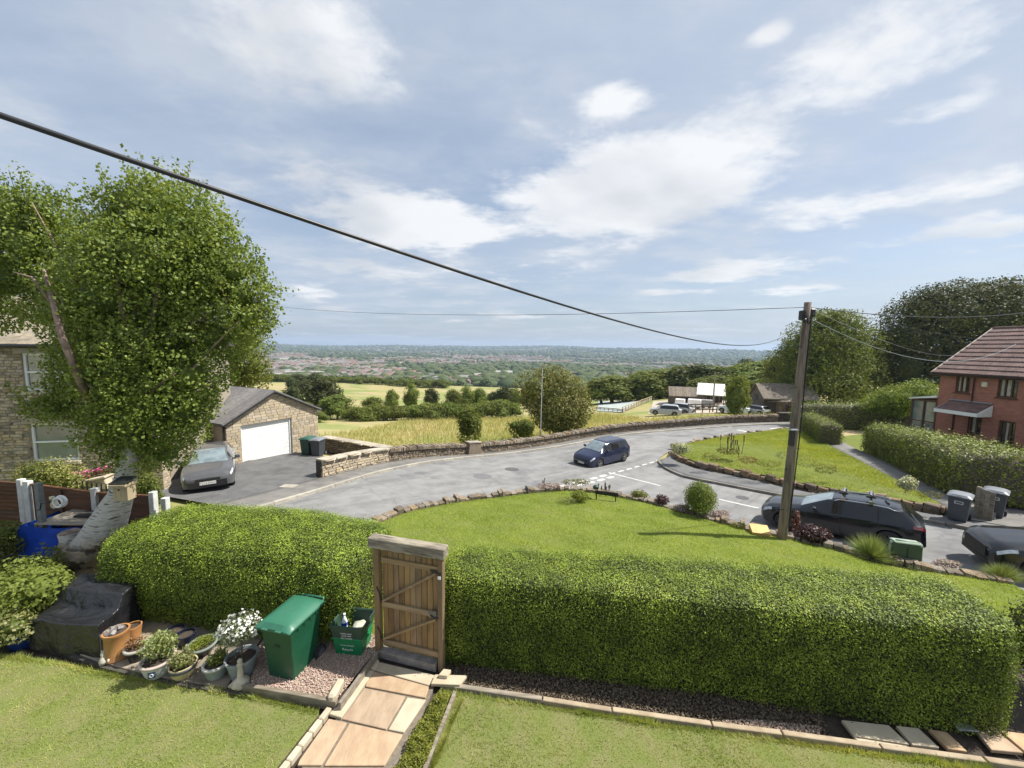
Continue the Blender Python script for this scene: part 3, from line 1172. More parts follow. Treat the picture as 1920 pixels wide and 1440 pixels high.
def hedge(name, label, pts, hw, h, leafsz, n, m, core_m, seed=1, rounding=.6, expo=4.0, zf=None, bump=.06, zb=None, rootn='hedge', cat='hedge', tips=.25, endr=.5, group=None, base=None):
    """pts centre line (x,y); hw half width list or scalar; h height; zf(x,y) ground"""
    zf = zf or (lambda x, y: R(x, y))
    P_ = smoothpts(pts, 50, 1) if len(pts) > 2 else resample(pts, 50)
    K = len(P_)
    hwA = np.interp(np.linspace(0, 1, K), np.linspace(0, 1, len(hw)), hw) if isinstance(hw, (list, tuple)) else np.full(K, hw)
    hA = np.interp(np.linspace(0, 1, K), np.linspace(0, 1, len(h)), h) if isinstance(h, (list, tuple)) else np.full(K, h)
    tot = along(P_, 0)[1]
    U = np.linspace(0, tot, K)
    # denser near the ends
    U = tot * (1 - np.cos(np.linspace(0, PI, K))) / 2 * .5 + U * .5
    Q = np.array([along(P_, u)[0] for u in U])
    ring = 28
    V = np.zeros((K, ring + 1, 3))
    for i in range(K):
        d = Q[min(i + 1, K - 1)] - Q[max(i - 1, 0)]
        d = d / (np.linalg.norm(d) + 1e-9)
        nr = np.array([-d[1], d[0]])
        e = min(U[i], tot - U[i])
        er = min(endr, 1e9)
        s_ = 1.0 if e >= er else (1 - (1 - e / er) ** 3.2) ** (1 / 3.2)
        s_ = max(s_, .02)
        sh = .80 + .20 * s_ if e < er else 1
        for k in range(ring + 1):
            t = PI * k / ring
            c, sn = math.cos(t), math.sin(t)
            x = math.copysign(abs(c) ** (2 / expo), c)
            z = abs(sn) ** (2 / expo)
            bat = 1 - .10 * (1 - z)
            q = Q[i] + nr * x * hwA[i] * s_ * bat
            V[i, k] = (q[0], q[1], zf(Q[i][0], Q[i][1]) + .02 + z * hA[i] * sh)
    if base:
        pass
    flat = V.reshape(-1, 3)
    dn = lump(flat, seed, 1.6) * bump + lump(flat, seed + 5, 5.0) * bump * .35
    idx = np.arange(K * (ring + 1)).reshape(K, ring + 1)
    Fa = np.stack([idx[:-1, :-1], idx[1:, :-1], idx[1:, 1:], idx[:-1, 1:]], -1).reshape(-1, 4)
    cen = np.repeat(np.column_stack([Q, [zf(*q) + .5 for q in Q]]), ring + 1, axis=0)
    out = unit(flat - cen)
    flat = flat + out * dn[:, None]
    root = thing(rootn, label, cat, (float(Q[K // 2][0]), float(Q[K // 2][1]), zf(Q[K // 2][0], Q[K // 2][1])), 0, group)
    core = flat - out * .09
    caps = np.array([[idx[0, k], idx[0, k + 1], idx[0, ring - k - 1], idx[0, ring - k]] for k in range(ring // 2)] +
                    [[idx[-1, k + 1], idx[-1, k], idx[-1, ring - k], idx[-1, ring - k - 1]] for k in range(ring // 2)])
    Fc = np.concatenate([Fa, caps])
    mesh_np('stems', core, Fc, core_m, root, True, var=np.random.default_rng(seed).random(len(Fc)) * .3)  # solid inner shell behind the leaves; its dark colour stands for shade
    p, nn, area = sample_mesh(flat, Fc, n, seed)
    r = np.random.default_rng(seed)
    # outward orientation
    ctr = np.array([0, 0, 0])
    j = np.argmin(((p[:, None, :2] - Q[None, ::5]) ** 2).sum(2), axis=1)
    ax = np.column_stack([Q[::5][j], p[:, 2] * 0 + np.array([zf(*q) for q in Q[::5]])[j] + .4 * hA[0]])
    sg = np.sign(((p - ax) * nn).sum(1)); sg[sg == 0] = 1
    nn = nn * sg[:, None]
    off = r.normal(size=n) * leafsz * 1.35 - leafsz * .2
    tp = r.random(n) < tips * .15
    up = (nn[:, 2] > .6)
    off = off + np.where(tp & up, r.random(n) * leafsz * 5, 0)
    p = p + nn * off[:, None]
    o = leaves('foliage', p, nn + np.where(nn[:, 2:] > .5, 1.0, -.12) * [0, 0, .8], leafsz, m, root, seed=seed, tilt=.62, aspect=.62)
    return root


def crown_points(blobs, n, seed=0, rough=.22, shell=(.70, 1.06), f=2.2):
    """blobs: (x,y,z,rx,ry,rz)"""
    r = np.random.default_rng(seed)
    B = np.array(blobs, float)
    w = (B[:, 3] * B[:, 4] + B[:, 4] * B[:, 5] + B[:, 3] * B[:, 5])
    k = r.choice(len(B), n, p=w / w.sum())
    d = unit(r.normal(size=(n, 3)))
    rad = shell[0] + (shell[1] - shell[0]) * r.random(n) ** .5
    rad = rad * (1 + rough * lump(d * 1.0 + B[k][:, :3] * .37, seed, f))
    p = B[k][:, :3] + d * B[k][:, 3:6] * rad[:, None]
    return p, d


def drop_inside(p, d, blobs, f=.62):
    B = np.array(blobs, float)
    keep = np.ones(len(p), bool)
    for b in B:
        q = ((p - b[:3]) / b[3:6])
        keep &= (q ** 2).sum(1) > f * f
    return p[keep], d[keep]


def core_mesh(blobs, f=.62, sub=2, seed=0):
    Vs = []; Fs = []; b = 0
    V0, F0 = ICO[sub]
    for bl in blobs:
        B = np.array(bl, float)
        V = V0 * (1 + .18 * lump(V0 * 1.3 + B[:3] * .2, seed, 2.5))[:, None] * B[3:6] * f + B[:3]
        Vs.append(V); Fs.append(F0 + b); b += len(V)
    return np.concatenate(Vs), np.concatenate(Fs)


def make_blobs(H, Rr, seed, n=14, base=.25, flat=1.0):
    r = random.Random(seed)
    out = [(0, 0, H * (base + (1 - base) * .5), Rr * .72, Rr * .72, H * (1 - base) * .42)]
    for i in range(n):
        a = r.random() * 2 * PI
        t = r.random()
        z = H * (base + (1 - base) * (.10 + .75 * t))
        prof = math.sin(PI * min(1, max(.12, (.25 + .70 * t)))) ** .6
        q = Rr * prof * r.uniform(.45, .75)
        s_ = Rr * r.uniform(.28, .48)
        out.append((math.cos(a) * q, math.sin(a) * q, z, s_, s_, s_ * .8 * flat))
    out.append((0, 0, H * .86, Rr * .4, Rr * .4, H * .13))
    return out


def tree_meshes(H, Rr, seed, n, lsz, m, base=.2, nb=14, trunk_r=.2, tilt=.7):
    bl = make_blobs(H, Rr, seed, nb, base)
    p, d = crown_points(bl, n, seed)
    p, d = drop_inside(p, d, bl)
    V, Fa, var = leaf_arrays(p, d + [0, 0, .2], lsz, seed=seed, tilt=tilt, aspect=.7)
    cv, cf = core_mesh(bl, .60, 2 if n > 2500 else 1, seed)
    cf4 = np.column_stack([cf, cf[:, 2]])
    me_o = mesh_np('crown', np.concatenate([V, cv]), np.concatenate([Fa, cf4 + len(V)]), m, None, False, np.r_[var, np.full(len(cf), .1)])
    mb = MB()
    mb.tube([(0, 0, -.3), (.03 * H, 0, H * .2), (0, .02 * H, H * .5), (0, 0, H * .7)], [trunk_r * 1.4, trunk_r, trunk_r * .7, trunk_r * .3], 8)
    r = random.Random(seed)
    for i in range(5):
        b = bl[1 + i]
        mb.tube([(0, 0, H * .25), (b[0] * .5, b[1] * .5, b[2] * .8), (b[0], b[1], b[2])], [trunk_r * .5, trunk_r * .35, trunk_r * .1], 6)
    tr = mb.build('trunk', m_bark, None, True)
    return me_o, tr


def proto_tree(name, label, cat, *a, **k):
    c, t = tree_meshes(*a, **k)
    root = thing(name, label, cat)
    c.parent = root; t.parent = root
    return root


def place(root, x, y, z, rz, s, sz=None, label=None, group=None, first=[None]):
    root.location = (x, y, z)
    root.rotation_euler = (0, 0, rz)
    root.scale = (s, s, sz or s)
    if label: root['label'] = label
    if group: root['group'] = group
    return root


def bush(name, label, cat, px=None, py=None, r=(.5, .5, .5), n=2000, lsz=.05, m=None, pos=None, zoff=0, seed=1, nb=8, tilt=.7, group=None, core=.62, stem=False, aspect=.6, spread=.5):
    p0 = pos if pos is not None else at(px, py)
    root = thing(name, label, cat, (float(p0[0]), float(p0[1]), float(p0[2]) + zoff), 0, group)
    rr = random.Random(seed)
    bl = [(0, 0, r[2] * .95, r[0] * .72, r[1] * .72, r[2] * .8)]
    for i in range(nb):
        a = rr.random() * 2 * PI
        q = rr.uniform(.3, 1) * spread
        bl.append((math.cos(a) * q * r[0], math.sin(a) * q * r[1], r[2] * rr.uniform(.55, 1.35), r[0] * .48, r[1] * .48, r[2] * .48))
    p, d = crown_points(bl, n, seed)
    p, d = drop_inside(p, d, bl)
    p[:, 2] = np.maximum(p[:, 2], .01)
    V, Fa, var = leaf_arrays(p, d + [0, 0, .3], lsz, seed=seed, tilt=tilt, aspect=aspect)
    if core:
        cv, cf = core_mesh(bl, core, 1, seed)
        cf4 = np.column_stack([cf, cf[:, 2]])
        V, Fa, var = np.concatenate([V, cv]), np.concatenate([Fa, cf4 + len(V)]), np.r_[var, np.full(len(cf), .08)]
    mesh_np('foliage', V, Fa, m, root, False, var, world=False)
    return root


# ================================================================ FIELDS, HEDGEROWS, WOODS
def field_grass():
    # tall straw grass behind the roadside wall
    r = np.random.default_rng(5)
    n = 60000
    y = 24 + (r.random(n) ** 1.6) * 55
    x = -20 + r.random(n) * (70)
    wl = np.interp(x, WB[:, 0], WB[:, 1])
    wl = np.where(x < WB[0, 0], 17.5 + (WB[0, 0] - x) * 1.0, wl)
    k = (y > wl + .5) & ~((x < -11.9) & (y < 31)) & (x > -30) & ~((x < -7) & (y < 26 + (x + 7) * 1.0 * 0 ) & (x < -10.2)) & ~((x > 19) & (y > 54))
    x, y = x[k], y[k]
    z = Rv(x, y) - .06
    d = np.hypot(x, y)
    blades('field_grass', np.stack([x, y, z], 1), .28 + .004 * d, .03 + .0012 * d, lf_straw, 3, .35, label='tall dry grass in the field behind the wall')
    # greener rough margin next to the wall
    n = 9000
    u = 4.5 + r.random(n) * (wd[-1] - 4.5)
    P_ = np.array([np.interp(u, wd, WB[:, 0]), np.interp(u, wd, WB[:, 1])]).T
    x = P_[:, 0] - .3 - r.random(n) * 1.6; y = P_[:, 1] + .6 + r.random(n) ** 2 * 2.6
    blades('verge_grass', np.stack([x, y, Rv(x, y) - .06], 1), .5, .05, lf_grass, 4, .4, label='green grass margin along the back of the wall')


field_grass()

NUM = 'first second third fourth fifth sixth seventh eighth ninth tenth'.split()
# prototypes for medium distance trees
PT = [proto_tree('tree', 'x', 'tree', 6.0, 3.0, 21, 4200, .26, lf_tree, base=.12, nb=16, trunk_r=.16),
      proto_tree('tree', 'x', 'tree', 6.0, 2.6, 22, 4200, .26, lf_treeD, base=.10, nb=18, trunk_r=.16),
      proto_tree('tree', 'x', 'tree', 6.0, 2.8, 23, 4200, .25, lf_lime, base=.10, nb=15, trunk_r=.14),
      proto_tree('bush', 'x', 'bush', 3.0, 2.2, 24, 3000, .22, lf_tree, base=.02, nb=14, trunk_r=.1)]
usedP = [False] * 4


def put_tree(kind, px, pyb, dist, H, label, group=None, wide=1.0, name=None, cat=None):
    p = dp(px, pyb, dist)
    x, y = p[0], p[1]
    z = R(x, y) - .1
    base_h = (6.0, 6.0, 6.0, 3.0)[kind]
    if usedP[kind]:
        o = copy_tree(PT[kind])
    else:
        o = PT[kind]; usedP[kind] = True
    s = H / base_h
    place(o, x, y, z, rnd.random() * 6.3, s * wide, s, label, group)
    if name: o.name = name
    if cat: o['category'] = cat
    return o


# (kind, px, distance, top pixel, label)
def tt(kind, px, dist, pytop, label, group=None, wide=1.0):
    p = dp(px, pytop, dist)
    z = R(p[0], p[1])
    return put_tree(kind, px, pytop, dist, max(1.2, p[2] - z), label, group, wide)


tt(1, 604, 74, 704, 'tall dark green tree in the hedgerow right behind the garage', wide=1.15)
tt(0, 632, 70, 738, 'broad rounded tree right of the tall dark hedgerow tree', wide=1.5)
tt(1, 548, 84, 722, 'dark tree just above the right slope of the garage roof', wide=.9)
tt(0, 575, 64, 752, 'lower green tree beside the garage eaves', wide=.9)
tt(0, 655, 66, 768, 'green rounded bush tree at the field edge left of the hedgerow', wide=1.6)
tt(0, 600, 61, 770, 'green tree standing beside the garage wall on the field edge', wide=1.4)
tt(3, 697, 92, 745, 'small lone dark shrub out in the second field')
tt(2, 735, 88, 728, 'pale green tree with pointed top in the hedgerow', wide=.7)
tt(2, 770, 90, 715, 'taller slim light green tree in the hedgerow gap', wide=.6)
tt(1, 809, 92, 725, 'compact dark round tree in the middle of the hedgerow', wide=.75)
for i, (px, d, pt, k) in enumerate(((850, 98, 728, 0), (875, 102, 722, 2), (900, 104, 726, 0), (925, 106, 732, 1), (945, 104, 722, 1), (965, 108, 726, 0), (905, 92, 742, 2), (948, 86, 748, 0), (990, 110, 718, 1), (1015, 112, 716, 1))):
    tt(k, px, d, pt, ('green tree', 'dark green tree', 'pale green tree')[k] + ' at the right end of the hedgerow, %s placed behind the sapling' % NUM[i], 'trees at the right end of the hedgerow', .9)
for i in range(18):
    t = i / 17
    px = 668 + t * 290
    d = 66 + t * 14
    pt = 764 - 11 * t + rnd.uniform(-5, 4)
    tt(3, px, d, pt, 'hawthorn bush in the continuous hedgerow between the two fields', 'hedgerow bushes between the fields', 1.2)
# hedge line at the far end of the second field
for i in range(26):
    t = i / 25
    px = 505 + t * 330
    tt(3, px, 235 + rnd.uniform(-8, 8), 703 + 11 * t + rnd.uniform(-2, 2), 'distant dark bush in the boundary line beyond the second field', 'bushes along the far field boundary', 1.6)
for px, d, pt in ((560, 180, 700), (590, 175, 697), (575, 150, 710), (548, 170, 707)):
    tt(1, px, d, pt, 'dark tree behind the tall hedgerow tree beyond the garage', 'trees beyond the garage', 1.2)
# woodland right of the bush
wood = [(1150, 96, 702, 1), (1185, 92, 708, 0), (1215, 100, 694, 0), (1240, 104, 690, 1), (1262, 98, 698, 2), (1285, 105, 684, 0), (1310, 102, 680, 1), (1335, 104, 684, 0), (1358, 100, 690, 1),
        (1385, 98, 684, 0), (1410, 102, 678, 1), (1435, 98, 676, 0), (1195, 82, 720, 2), (1232, 80, 716, 0), (1130, 90, 712, 2), (1175, 84, 726, 1), (1350, 88, 702, 0), (1405, 86, 700, 2), (1455, 84, 690, 1), (1470, 95, 670, 0), (1265, 84, 716, 1), (1295, 90, 706, 2), (1320, 88, 708, 1)]
ORD = 'first second third fourth fifth sixth seventh eighth ninth tenth eleventh twelfth thirteenth fourteenth fifteenth sixteenth seventeenth eighteenth nineteenth twentieth twenty-first twenty-second twenty-third twenty-fourth twenty-fifth twenty-sixth'.split()
for i, (px, d, pt, k) in enumerate(sorted(wood)):
    if px < 1300: d = max(d, 106)
    if k == 1 and i % 2: k = 0
    tt(k, px, d, pt, ('rounded green tree', 'dark rounded tree', 'pale green tree')[k] + ', ' + ORD[i] + ' from the left in the wood behind the farm yard', 'trees massed behind the farm yard', 2.1)
tt(2, 1388, 48, 700, 'bright green tree standing in front of the dark wooden barn', wide=.62)
for i in range(40):
    a = rnd.uniform(.30, 1.25); d = rnd.uniform(115, 300)
    o = copy_tree(PT[rnd.choice((0, 1))])
    x, y = d * math.sin(a) + 20, d * math.cos(a) + 20
    place(o, x, y, R(x, y), rnd.random() * 6, rnd.uniform(1.5, 2.2), None, 'tree in the woods rising beyond the farm on the right', 'woodland beyond the farm')

# ---- the town in the valley
def sector_pts(n, r0, r1, a0, a1, r, pw=1.0):
    u = r.random(n)
    rr = (r0 ** (2 - pw) + (r1 ** (2 - pw) - r0 ** (2 - pw)) * u) ** (1 / (2 - pw)) if pw != 2 else r0 * (r1 / r0) ** u
    a = a0 + (a1 - a0) * r.random(n)
    return rr * np.sin(a), rr * np.cos(a), rr, a


def town():
    r = np.random.default_rng(8)
    walls = [mat('town_brick', (.27, .19, .15), (.22, .15, .12), .9), mat('town_stone', (.32, .27, .21), (.26, .22, .17), .9), mat('town_render', (.60, .57, .50), (.5, .47, .42), .9)]
    roofs = [mat('town_roof_red', (.21, .135, .105), (.16, .105, .085), .9), mat('town_roof_grey', (.21, .20, .195), (.17, .16, .155), .9)]
    def house_geo(L_, W_, H_):
        x, y = L_ / 2, W_ / 2
        v = [(-x, -y, -3), (x, -y, -3), (x, y, -3), (-x, y, -3), (-x, -y, H_), (x, -y, H_), (x, y, H_), (-x, y, H_), (-x, 0, H_ + W_ * .33), (x, 0, H_ + W_ * .33)]
        w = [(0, 1, 5, 4), (2, 3, 7, 6), (1, 2, 6, 9, 5), (3, 0, 4, 8, 7)]
        rf = [(4, 5, 9, 8), (6, 7, 8, 9)]
        return v, w, rf
    protos = []
    for i in range(6):
        v, w, rf = house_geo((16, 28, 11)[i % 3], 8, 5.5)
        me = bpy.data.meshes.new('house')
        me.from_pydata(v, [], w + rf)
        me.materials.append(walls[i % 3 if i < 3 else (i + 1) % 2]); me.materials.append(roofs[i % 2])
        for q, pl in enumerate(me.polygons):
            pl.material_index = 1 if q >= 4 else 0
        protos.append(me)
    # house positions in streets
    hs = []
    for s_ in range(1500):
        # density follows the camera-facing valley
        rr = 480 * (5200 / 480) ** (r.random() ** .8); a = r.uniform(-.62, .50)
        x0, y0 = rr * math.sin(a), rr * math.cos(a)
        dens = math.sin(x0 / 260 + 1.3) * math.cos(y0 / 330) + .5 * math.sin(x0 / 90 + y0 / 130)
        if dens < -.15 or (a > .12 and rr > 2600 and r.random() < .85) or (a > .1 and r.random() < .45): continue
        th = r.random() * PI
        for j in range(int(r.integers(3, 8))):
            t = (j - 2) * r.uniform(22, 30)
            hs.append((x0 + math.cos(th) * t, y0 + math.sin(th) * t, th + (PI / 2 if r.random() < .1 else 0), rr))
    hs.sort(key=lambda h: h[3])
    lab = ('small brick terrace house roof down in the valley town', 'town houses in the valley')
    for i, (x, y, th, rr) in enumerate(hs[:220]):
        o = bpy.data.objects.new('house', protos[i % 6])
        link(o)
        o.location = (x, y, R(x, y)); o.rotation_euler = (0, 0, th)
        tag(o, 'distant small house with pitched roof in the valley town', 'house', lab[1])
    rest = hs[220:]
    V = []; Fq = []; mi = []; b = 0
    xs = np.array([h[0] for h in rest]); ys = np.array([h[1] for h in rest]); zs = Rv(xs, ys)
    mm = walls + roofs
    fs = []; vs = []
    for (x, y, th, rr), z in zip(rest, zs):
        v, w, rf = house_geo(r.choice((14, 24, 36)), 8, 5.5)
        c, s_ = math.cos(th), math.sin(th)
        vs += [(x + a * c - e * s_, y + a * s_ + e * c, z + q) for a, e, q in v]
        wi = int(r.choice((0, 0, 1, 1, 2))); ri = 3 + int(r.random() < .45)
        for f in w: fs.append(tuple(q + b for q in f)); mi.append(wi)
        for f in rf: fs.append(tuple(q + b for q in f)); mi.append(ri)
        b += 10
    me = bpy.data.meshes.new('town')
    me.from_pydata(vs, [], fs)
    for q in mm: me.materials.append(q)
    me.polygons.foreach_set('material_index', mi)
    me.update()
    o = bpy.data.objects.new('town_houses', me); link(o)
    tag(o, 'mass of small houses filling the far valley', None, None, 'stuff')
    # large pale sheds
    for px, py, w, d_, label in ((572, 701, 60, 620, 'long low pale warehouse above the second field'), (905, 716, 26, 600, 'pale stone building near the valley floor'), (515, 705, 30, 560, 'small white shed at the left end of the valley view'), (945, 708, 30, 700, 'long light coloured building among valley trees')):
        p = dp(px, py, d_)
        z = R(p[0], p[1])
        t = thing('warehouse', label, 'building', (p[0], p[1], z))
        mb = MB(); mb.box((0, 0, 3), (w, 18, 7)); mb.build('wall', mat('pale_cladding', (.62, .6, .53), (.5, .48, .43), .8), t)
        mb = MB(); mb.prism([(-w / 2 - .5, -9.6, 6.5), (-w / 2 - .5, 9.6, 6.5), (-w / 2 - .5, 0, 9.2)], (w + 1, 0, 0)); mb.build('roof', mat('shed_roof', (.34, .33, .31), (.28, .27, .26), .8), t)
    # trees: nearest as objects, the rest one mass
    n = 21000
    x, y, rr, a = sector_pts(n, 330, 6500, -.72, .95, r, 1.55)
    dens = -(np.sin(x / 260 + 1.3) * np.cos(y / 330)) + .5 * np.sin(x / 140 - y / 100 + 1) + .5 * np.sin(x / 55 + y / 80)
    k = (dens + r.normal(size=n) * .55 + np.where(a > .1, .5, 0)) > -.15
    x, y, rr = x[k], y[k], rr[k]
    o_ = np.argsort(rr); x, y, rr = x[o_], y[o_], rr[o_]
    z = Rv(x, y)
    cps = []
    for s_ in range(4):
        bl = make_blobs(10, 6.0, 70 + s_, 7, .0)
        p, d = crown_points(bl, 420, s_)
        V_, F_, var = leaf_arrays(p, d, 1.5, seed=s_, tilt=.6, aspect=.8)
        cv, cf = core_mesh(bl, .78, 1, s_)
        cf = np.column_stack([cf, cf[:, 2]])
        o2 = mesh_np('tree', np.concatenate([V_, cv]), np.concatenate([F_, cf + len(V_)]), lf_far, None, False, np.r_[var, np.full(len(cf), .4)])
        cps.append(o2)
    for i in range(260):
        o2 = cps[i % 4] if i < 4 else cps[i % 4].copy()
        if i >= 4: C.objects.link(o2)
        o2.location = (x[i], y[i], z[i] - 1)
        s_ = r.uniform(.55, 1.15)
        o2.scale = (s_ * 1.2, s_ * 1.2, s_); o2.rotation_euler = (0, 0, r.random() * 6)
        tag(o2, 'distant rounded tree among the roofs of the valley town', 'tree', 'trees among the valley houses')
    x, y, z, rr = x[260:], y[260:], z[260:], rr[260:]
    V0, F0 = ICO[1]
    n = len(x)
    sz = r.uniform(4, 9, n) * np.where(rr > 2500, 1.7, 1)
    V = V0[None] * (1 + .28 * r.normal(size=(n, len(V0), 1))) * np.stack([sz * 1.25, sz * 1.25, sz * .8], 1)[:, None] + np.stack([x, y, z + sz * .45], 1)[:, None]
    Fa = F0[None] + (np.arange(n) * len(V0))[:, None, None]
    o3 = mesh_np('valley_trees', V.reshape(-1, 3), Fa.reshape(-1, 3), lf_far, None, True, np.repeat(r.random(n), len(F0)))
    tag(o3, 'mass of trees between the far valley houses', None, None, 'stuff')
    # church tower
    p = dp(1081, 668, 2600); zz = R(p[0], p[1])
    t = thing('church_tower', 'tiny dark church tower standing above the valley trees', 'tower', (p[0], p[1], zz))
    mb = MB(); mb.box((0, 0, 15), (14, 14, 34)); mb.build('tower', walls[1], t)
    mb = MB(); mb.lathe([(9.5, 32), (0.1, 50)], n=4); mb.build('spire', roofs[1], t)


town()

# ================================================================ ROADSIDE VEGETATION
# big olive bush over the wall
pb = at(1048, 826)
bush('elder_bush', 'large rounded olive flowering bush growing over the roadside wall', 'bush', pos=(pb[0] + .1, pb[1] + 2.6, R(pb[0], pb[1]) - .2), r=(4.3, 3.0, 3.9), n=34000, lsz=.17, m=lf_olive, seed=31, nb=16, tilt=.8, core=.6, spread=.55)
pb2 = at(968, 838)
bush('bush', 'small low green bush at the left foot of the big olive bush', 'bush', pos=(pb2[0] + .5, pb2[1] + 1.4, R(pb2[0], pb2[1])), r=(1.5, 1.0, 1.2), n=3200, lsz=.15, m=lf_tree, seed=32, nb=8)
p3 = at(884, 852)
bush('sapling', 'young leafy sapling behind the stone slab pier', 'tree', pos=(p3[0] - .2, p3[1] + 1.3, R(p3[0], p3[1]) - .2), r=(1.15, 1.0, 1.9), n=3600, lsz=.17, m=lf_tree, seed=33, nb=9, core=.45, spread=.5)

# ---- hedges of the right hand side
HB = [(26.6, 28.7), (22.6, 21.6), (19.6, 16.4), (19.0, 15.4)]
hedge('hedge', 'long bright privet hedge running back from the grey bins to the garden opening', [(26.35, 27.3), (24.0, 22.2), (21.6, 17.6), (20.2, 14.9)], [.85, 1.2, 1.7, 1.8], [1.85, 1.9, 2.0, 2.05], .085, 52000, lf_priv, m_bark, 41, zf=lambda x, y: R(x, y) + .2, bump=.10, endr=.7, tips=.6)
hedge('hedge', 'clipped rounded hedge left of the garden opening beyond the pole', [(28.8, 37.0), (26.7, 32.9), (24.8, 29.3)], [.7, .75, .75], [1.7, 1.75, 1.8], .08, 22000, lf_hedD, m_bark, 42, zf=lambda x, y: R(x, y) + .1, bump=.05, endr=.3, expo=5)
hedge('hedge', 'tall level hedge across the back in front of the broadleaf trees', [(30.6, 41.5), (36, 39.0), (42.5, 35.6)], 1.0, [2.3, 2.5, 2.6], .13, 15000, lf_hedD, m_bark, 43, zf=lambda x, y: R(x, y) + .1, bump=.10, tips=.6)
hedge('hedge', 'dark low hedge below the brick house on the right', [(28.2, 27.0), (27.7, 21.5), (27.0, 15.0)], .7, 1.25, .09, 12000, lf_hedD, m_bark, 44, zf=lambda x, y: R(x, y) + .1, bump=.06)

# ---- large trees on the right
def big_tree(name, label, blobs, n, lsz, m, trunk, seed, limbs=8, tilt=.7, core=.5, rough=.28, shell=(.5, 1.12)):
    bx = blobs[0]
    root = thing(name, label, 'tree', (trunk[0], trunk[1], trunk[2]))
    p, d = crown_points(blobs, n, seed, rough, shell)
    p, d = drop_inside(p, d, blobs, .5)
    gk = lump(p * 1.0, seed + 3, 1.1) > -.35 - .4 * np.random.default_rng(seed).random(len(p)); p, d = p[gk], d[gk]
    V, Fa, var = leaf_arrays(p, d + [0, 0, .2], lsz, seed=seed, tilt=tilt, aspect=.7)
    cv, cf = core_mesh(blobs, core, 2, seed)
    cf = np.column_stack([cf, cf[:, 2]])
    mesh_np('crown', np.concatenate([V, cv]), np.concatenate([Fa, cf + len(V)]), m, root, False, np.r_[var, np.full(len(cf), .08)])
    mb = MB()
    T0 = Vector(trunk[:3]); rt = trunk[3]
    cz = sum(b[2] for b in blobs) / len(blobs)
    cx = sum(b[0] for b in blobs) / len(blobs); cy = sum(b[1] for b in blobs) / len(blobs)
    top = Vector((cx, cy, cz))
    mb.tube([T0 - Vector((0, 0, .5)), T0.lerp(top, .35), T0.lerp(top, .7), top], [rt * 1.4, rt, rt * .7, rt * .3], 10)
    for b in blobs[:limbs]:
        e = Vector(b[:3]); s_ = T0.lerp(top, .45)
        mb.tube([s_, s_.lerp(e, .5) + Vector((0, 0, .3)), e], [rt * .45, rt * .3, rt * .08], 6)
    mb.build('trunk', m_bark, root, True, world=True)
    return root


def pblobs(lst):
    out = []
    for px, py, dist, rx, ry in lst:
        p = dp(px, py, dist)
        k = dist / F
        out.append((p[0], p[1], p[2], rx * k, (rx + ry) * .5 * k, ry * k))
    return out


D1 = 60
tb = pblobs([(1548, 680, D1, 62, 62), (1560, 630, D1, 55, 45), (1590, 700, D1 + 1, 45, 50), (1500, 690, D1, 38, 50), (1520, 640, D1, 40, 38), (1610, 655, D1 + 1, 32, 40), (1545, 720, D1 - 1, 75, 38), (1605, 735, D1, 35, 30),
              (1575, 608, D1, 34, 28), (1490, 730, D1, 30, 35), (1630, 690, D1 + 1, 22, 30), (1545, 600, D1, 24, 20), (1480, 660, D1, 20, 24)])
p = dp(1560, 770, D1)
big_tree('tree', 'tall light green broadleaf tree right of the wooden pole', tb, 60000, .26, lf_tree, (p[0], p[1], R(p[0], p[1]), .35), 51)
D2 = 62
tb = pblobs([(1790, 600, D2, 120, 62), (1700, 640, D2, 70, 50), (1860, 590, D2, 110, 55), (1740, 590, D2, 60, 30), (1830, 560, D2, 90, 35), (1690, 690, D2 - 1, 55, 50), (1780, 680, D2 - 1, 95, 60), (1890, 650, D2, 90, 70),
              (1660, 650, D2, 32, 36), (1755, 560, D2, 45, 20), (1900, 550, D2, 70, 28), (1725, 570, D2, 22, 10), (1950, 620, D2, 80, 80), (1870, 700, D2, 100, 50), (1660, 705, D2, 34, 36)])
p = dp(1790, 770, D2)
big_tree('copper_tree', 'huge dark spreading tree behind the brick house', tb, 75000, .30, lf_treeD, (p[0], p[1], R(p[0], p[1]), .8), 52, limbs=10, rough=.22, shell=(.5, 1.12), core=.6)
D3 = 36
tb = pblobs([(1700, 750, D3, 45, 28), (1735, 745, D3, 36, 30), (1665, 750, D3 + 1, 36, 24), (1725, 730, D3, 22, 18), (1755, 765, D3, 26, 22), (1640, 760, D3 + 2, 22, 18)])
p = dp(1700, 790, D3)
big_tree('shrub', 'bright green rounded shrub left of the brick house', tb, 12000, .15, lf_lime, (p[0], p[1], R(p[0], p[1]), .15), 53)
D4 = 68
tb = pblobs([(1470, 700, D4, 28, 30), (1455, 680, D4, 22, 24), (1480, 735, D4, 25, 28), (1445, 700, D4, 18, 22), (1462, 735, D4, 20, 20)])
p = dp(1468, 770, D4)
big_tree('tree', 'mid green tree just left of the wooden pole behind the barn', tb, 7000, .24, lf_tree, (p[0], p[1], R(p[0], p[1]), .2), 54)
bush('shrub', 'dark red leaved shrub beside the barn left of the pole', 'shrub', pos=tuple(dp(1482, 776, 50)[:2]) + (R(*dp(1482, 776, 50)[:2]),), r=(1.0, 1.0, 1.3), n=900, lsz=.22, m=lf_purp, seed=55)
# trees behind birch and behind garage left
tb = pblobs([(460, 640, 30, 40, 48), (430, 690, 30, 50, 55), (480, 690, 30, 28, 30), (400, 640, 30, 50, 50), (465, 710, 30, 35, 25)])
p = dp(440, 800, 30)
big_tree('tree', 'bright green tree behind the garage roof left end', tb, 12000, .15, lf_lime, (p[0], p[1], R(p[0], p[1]), .25), 56)

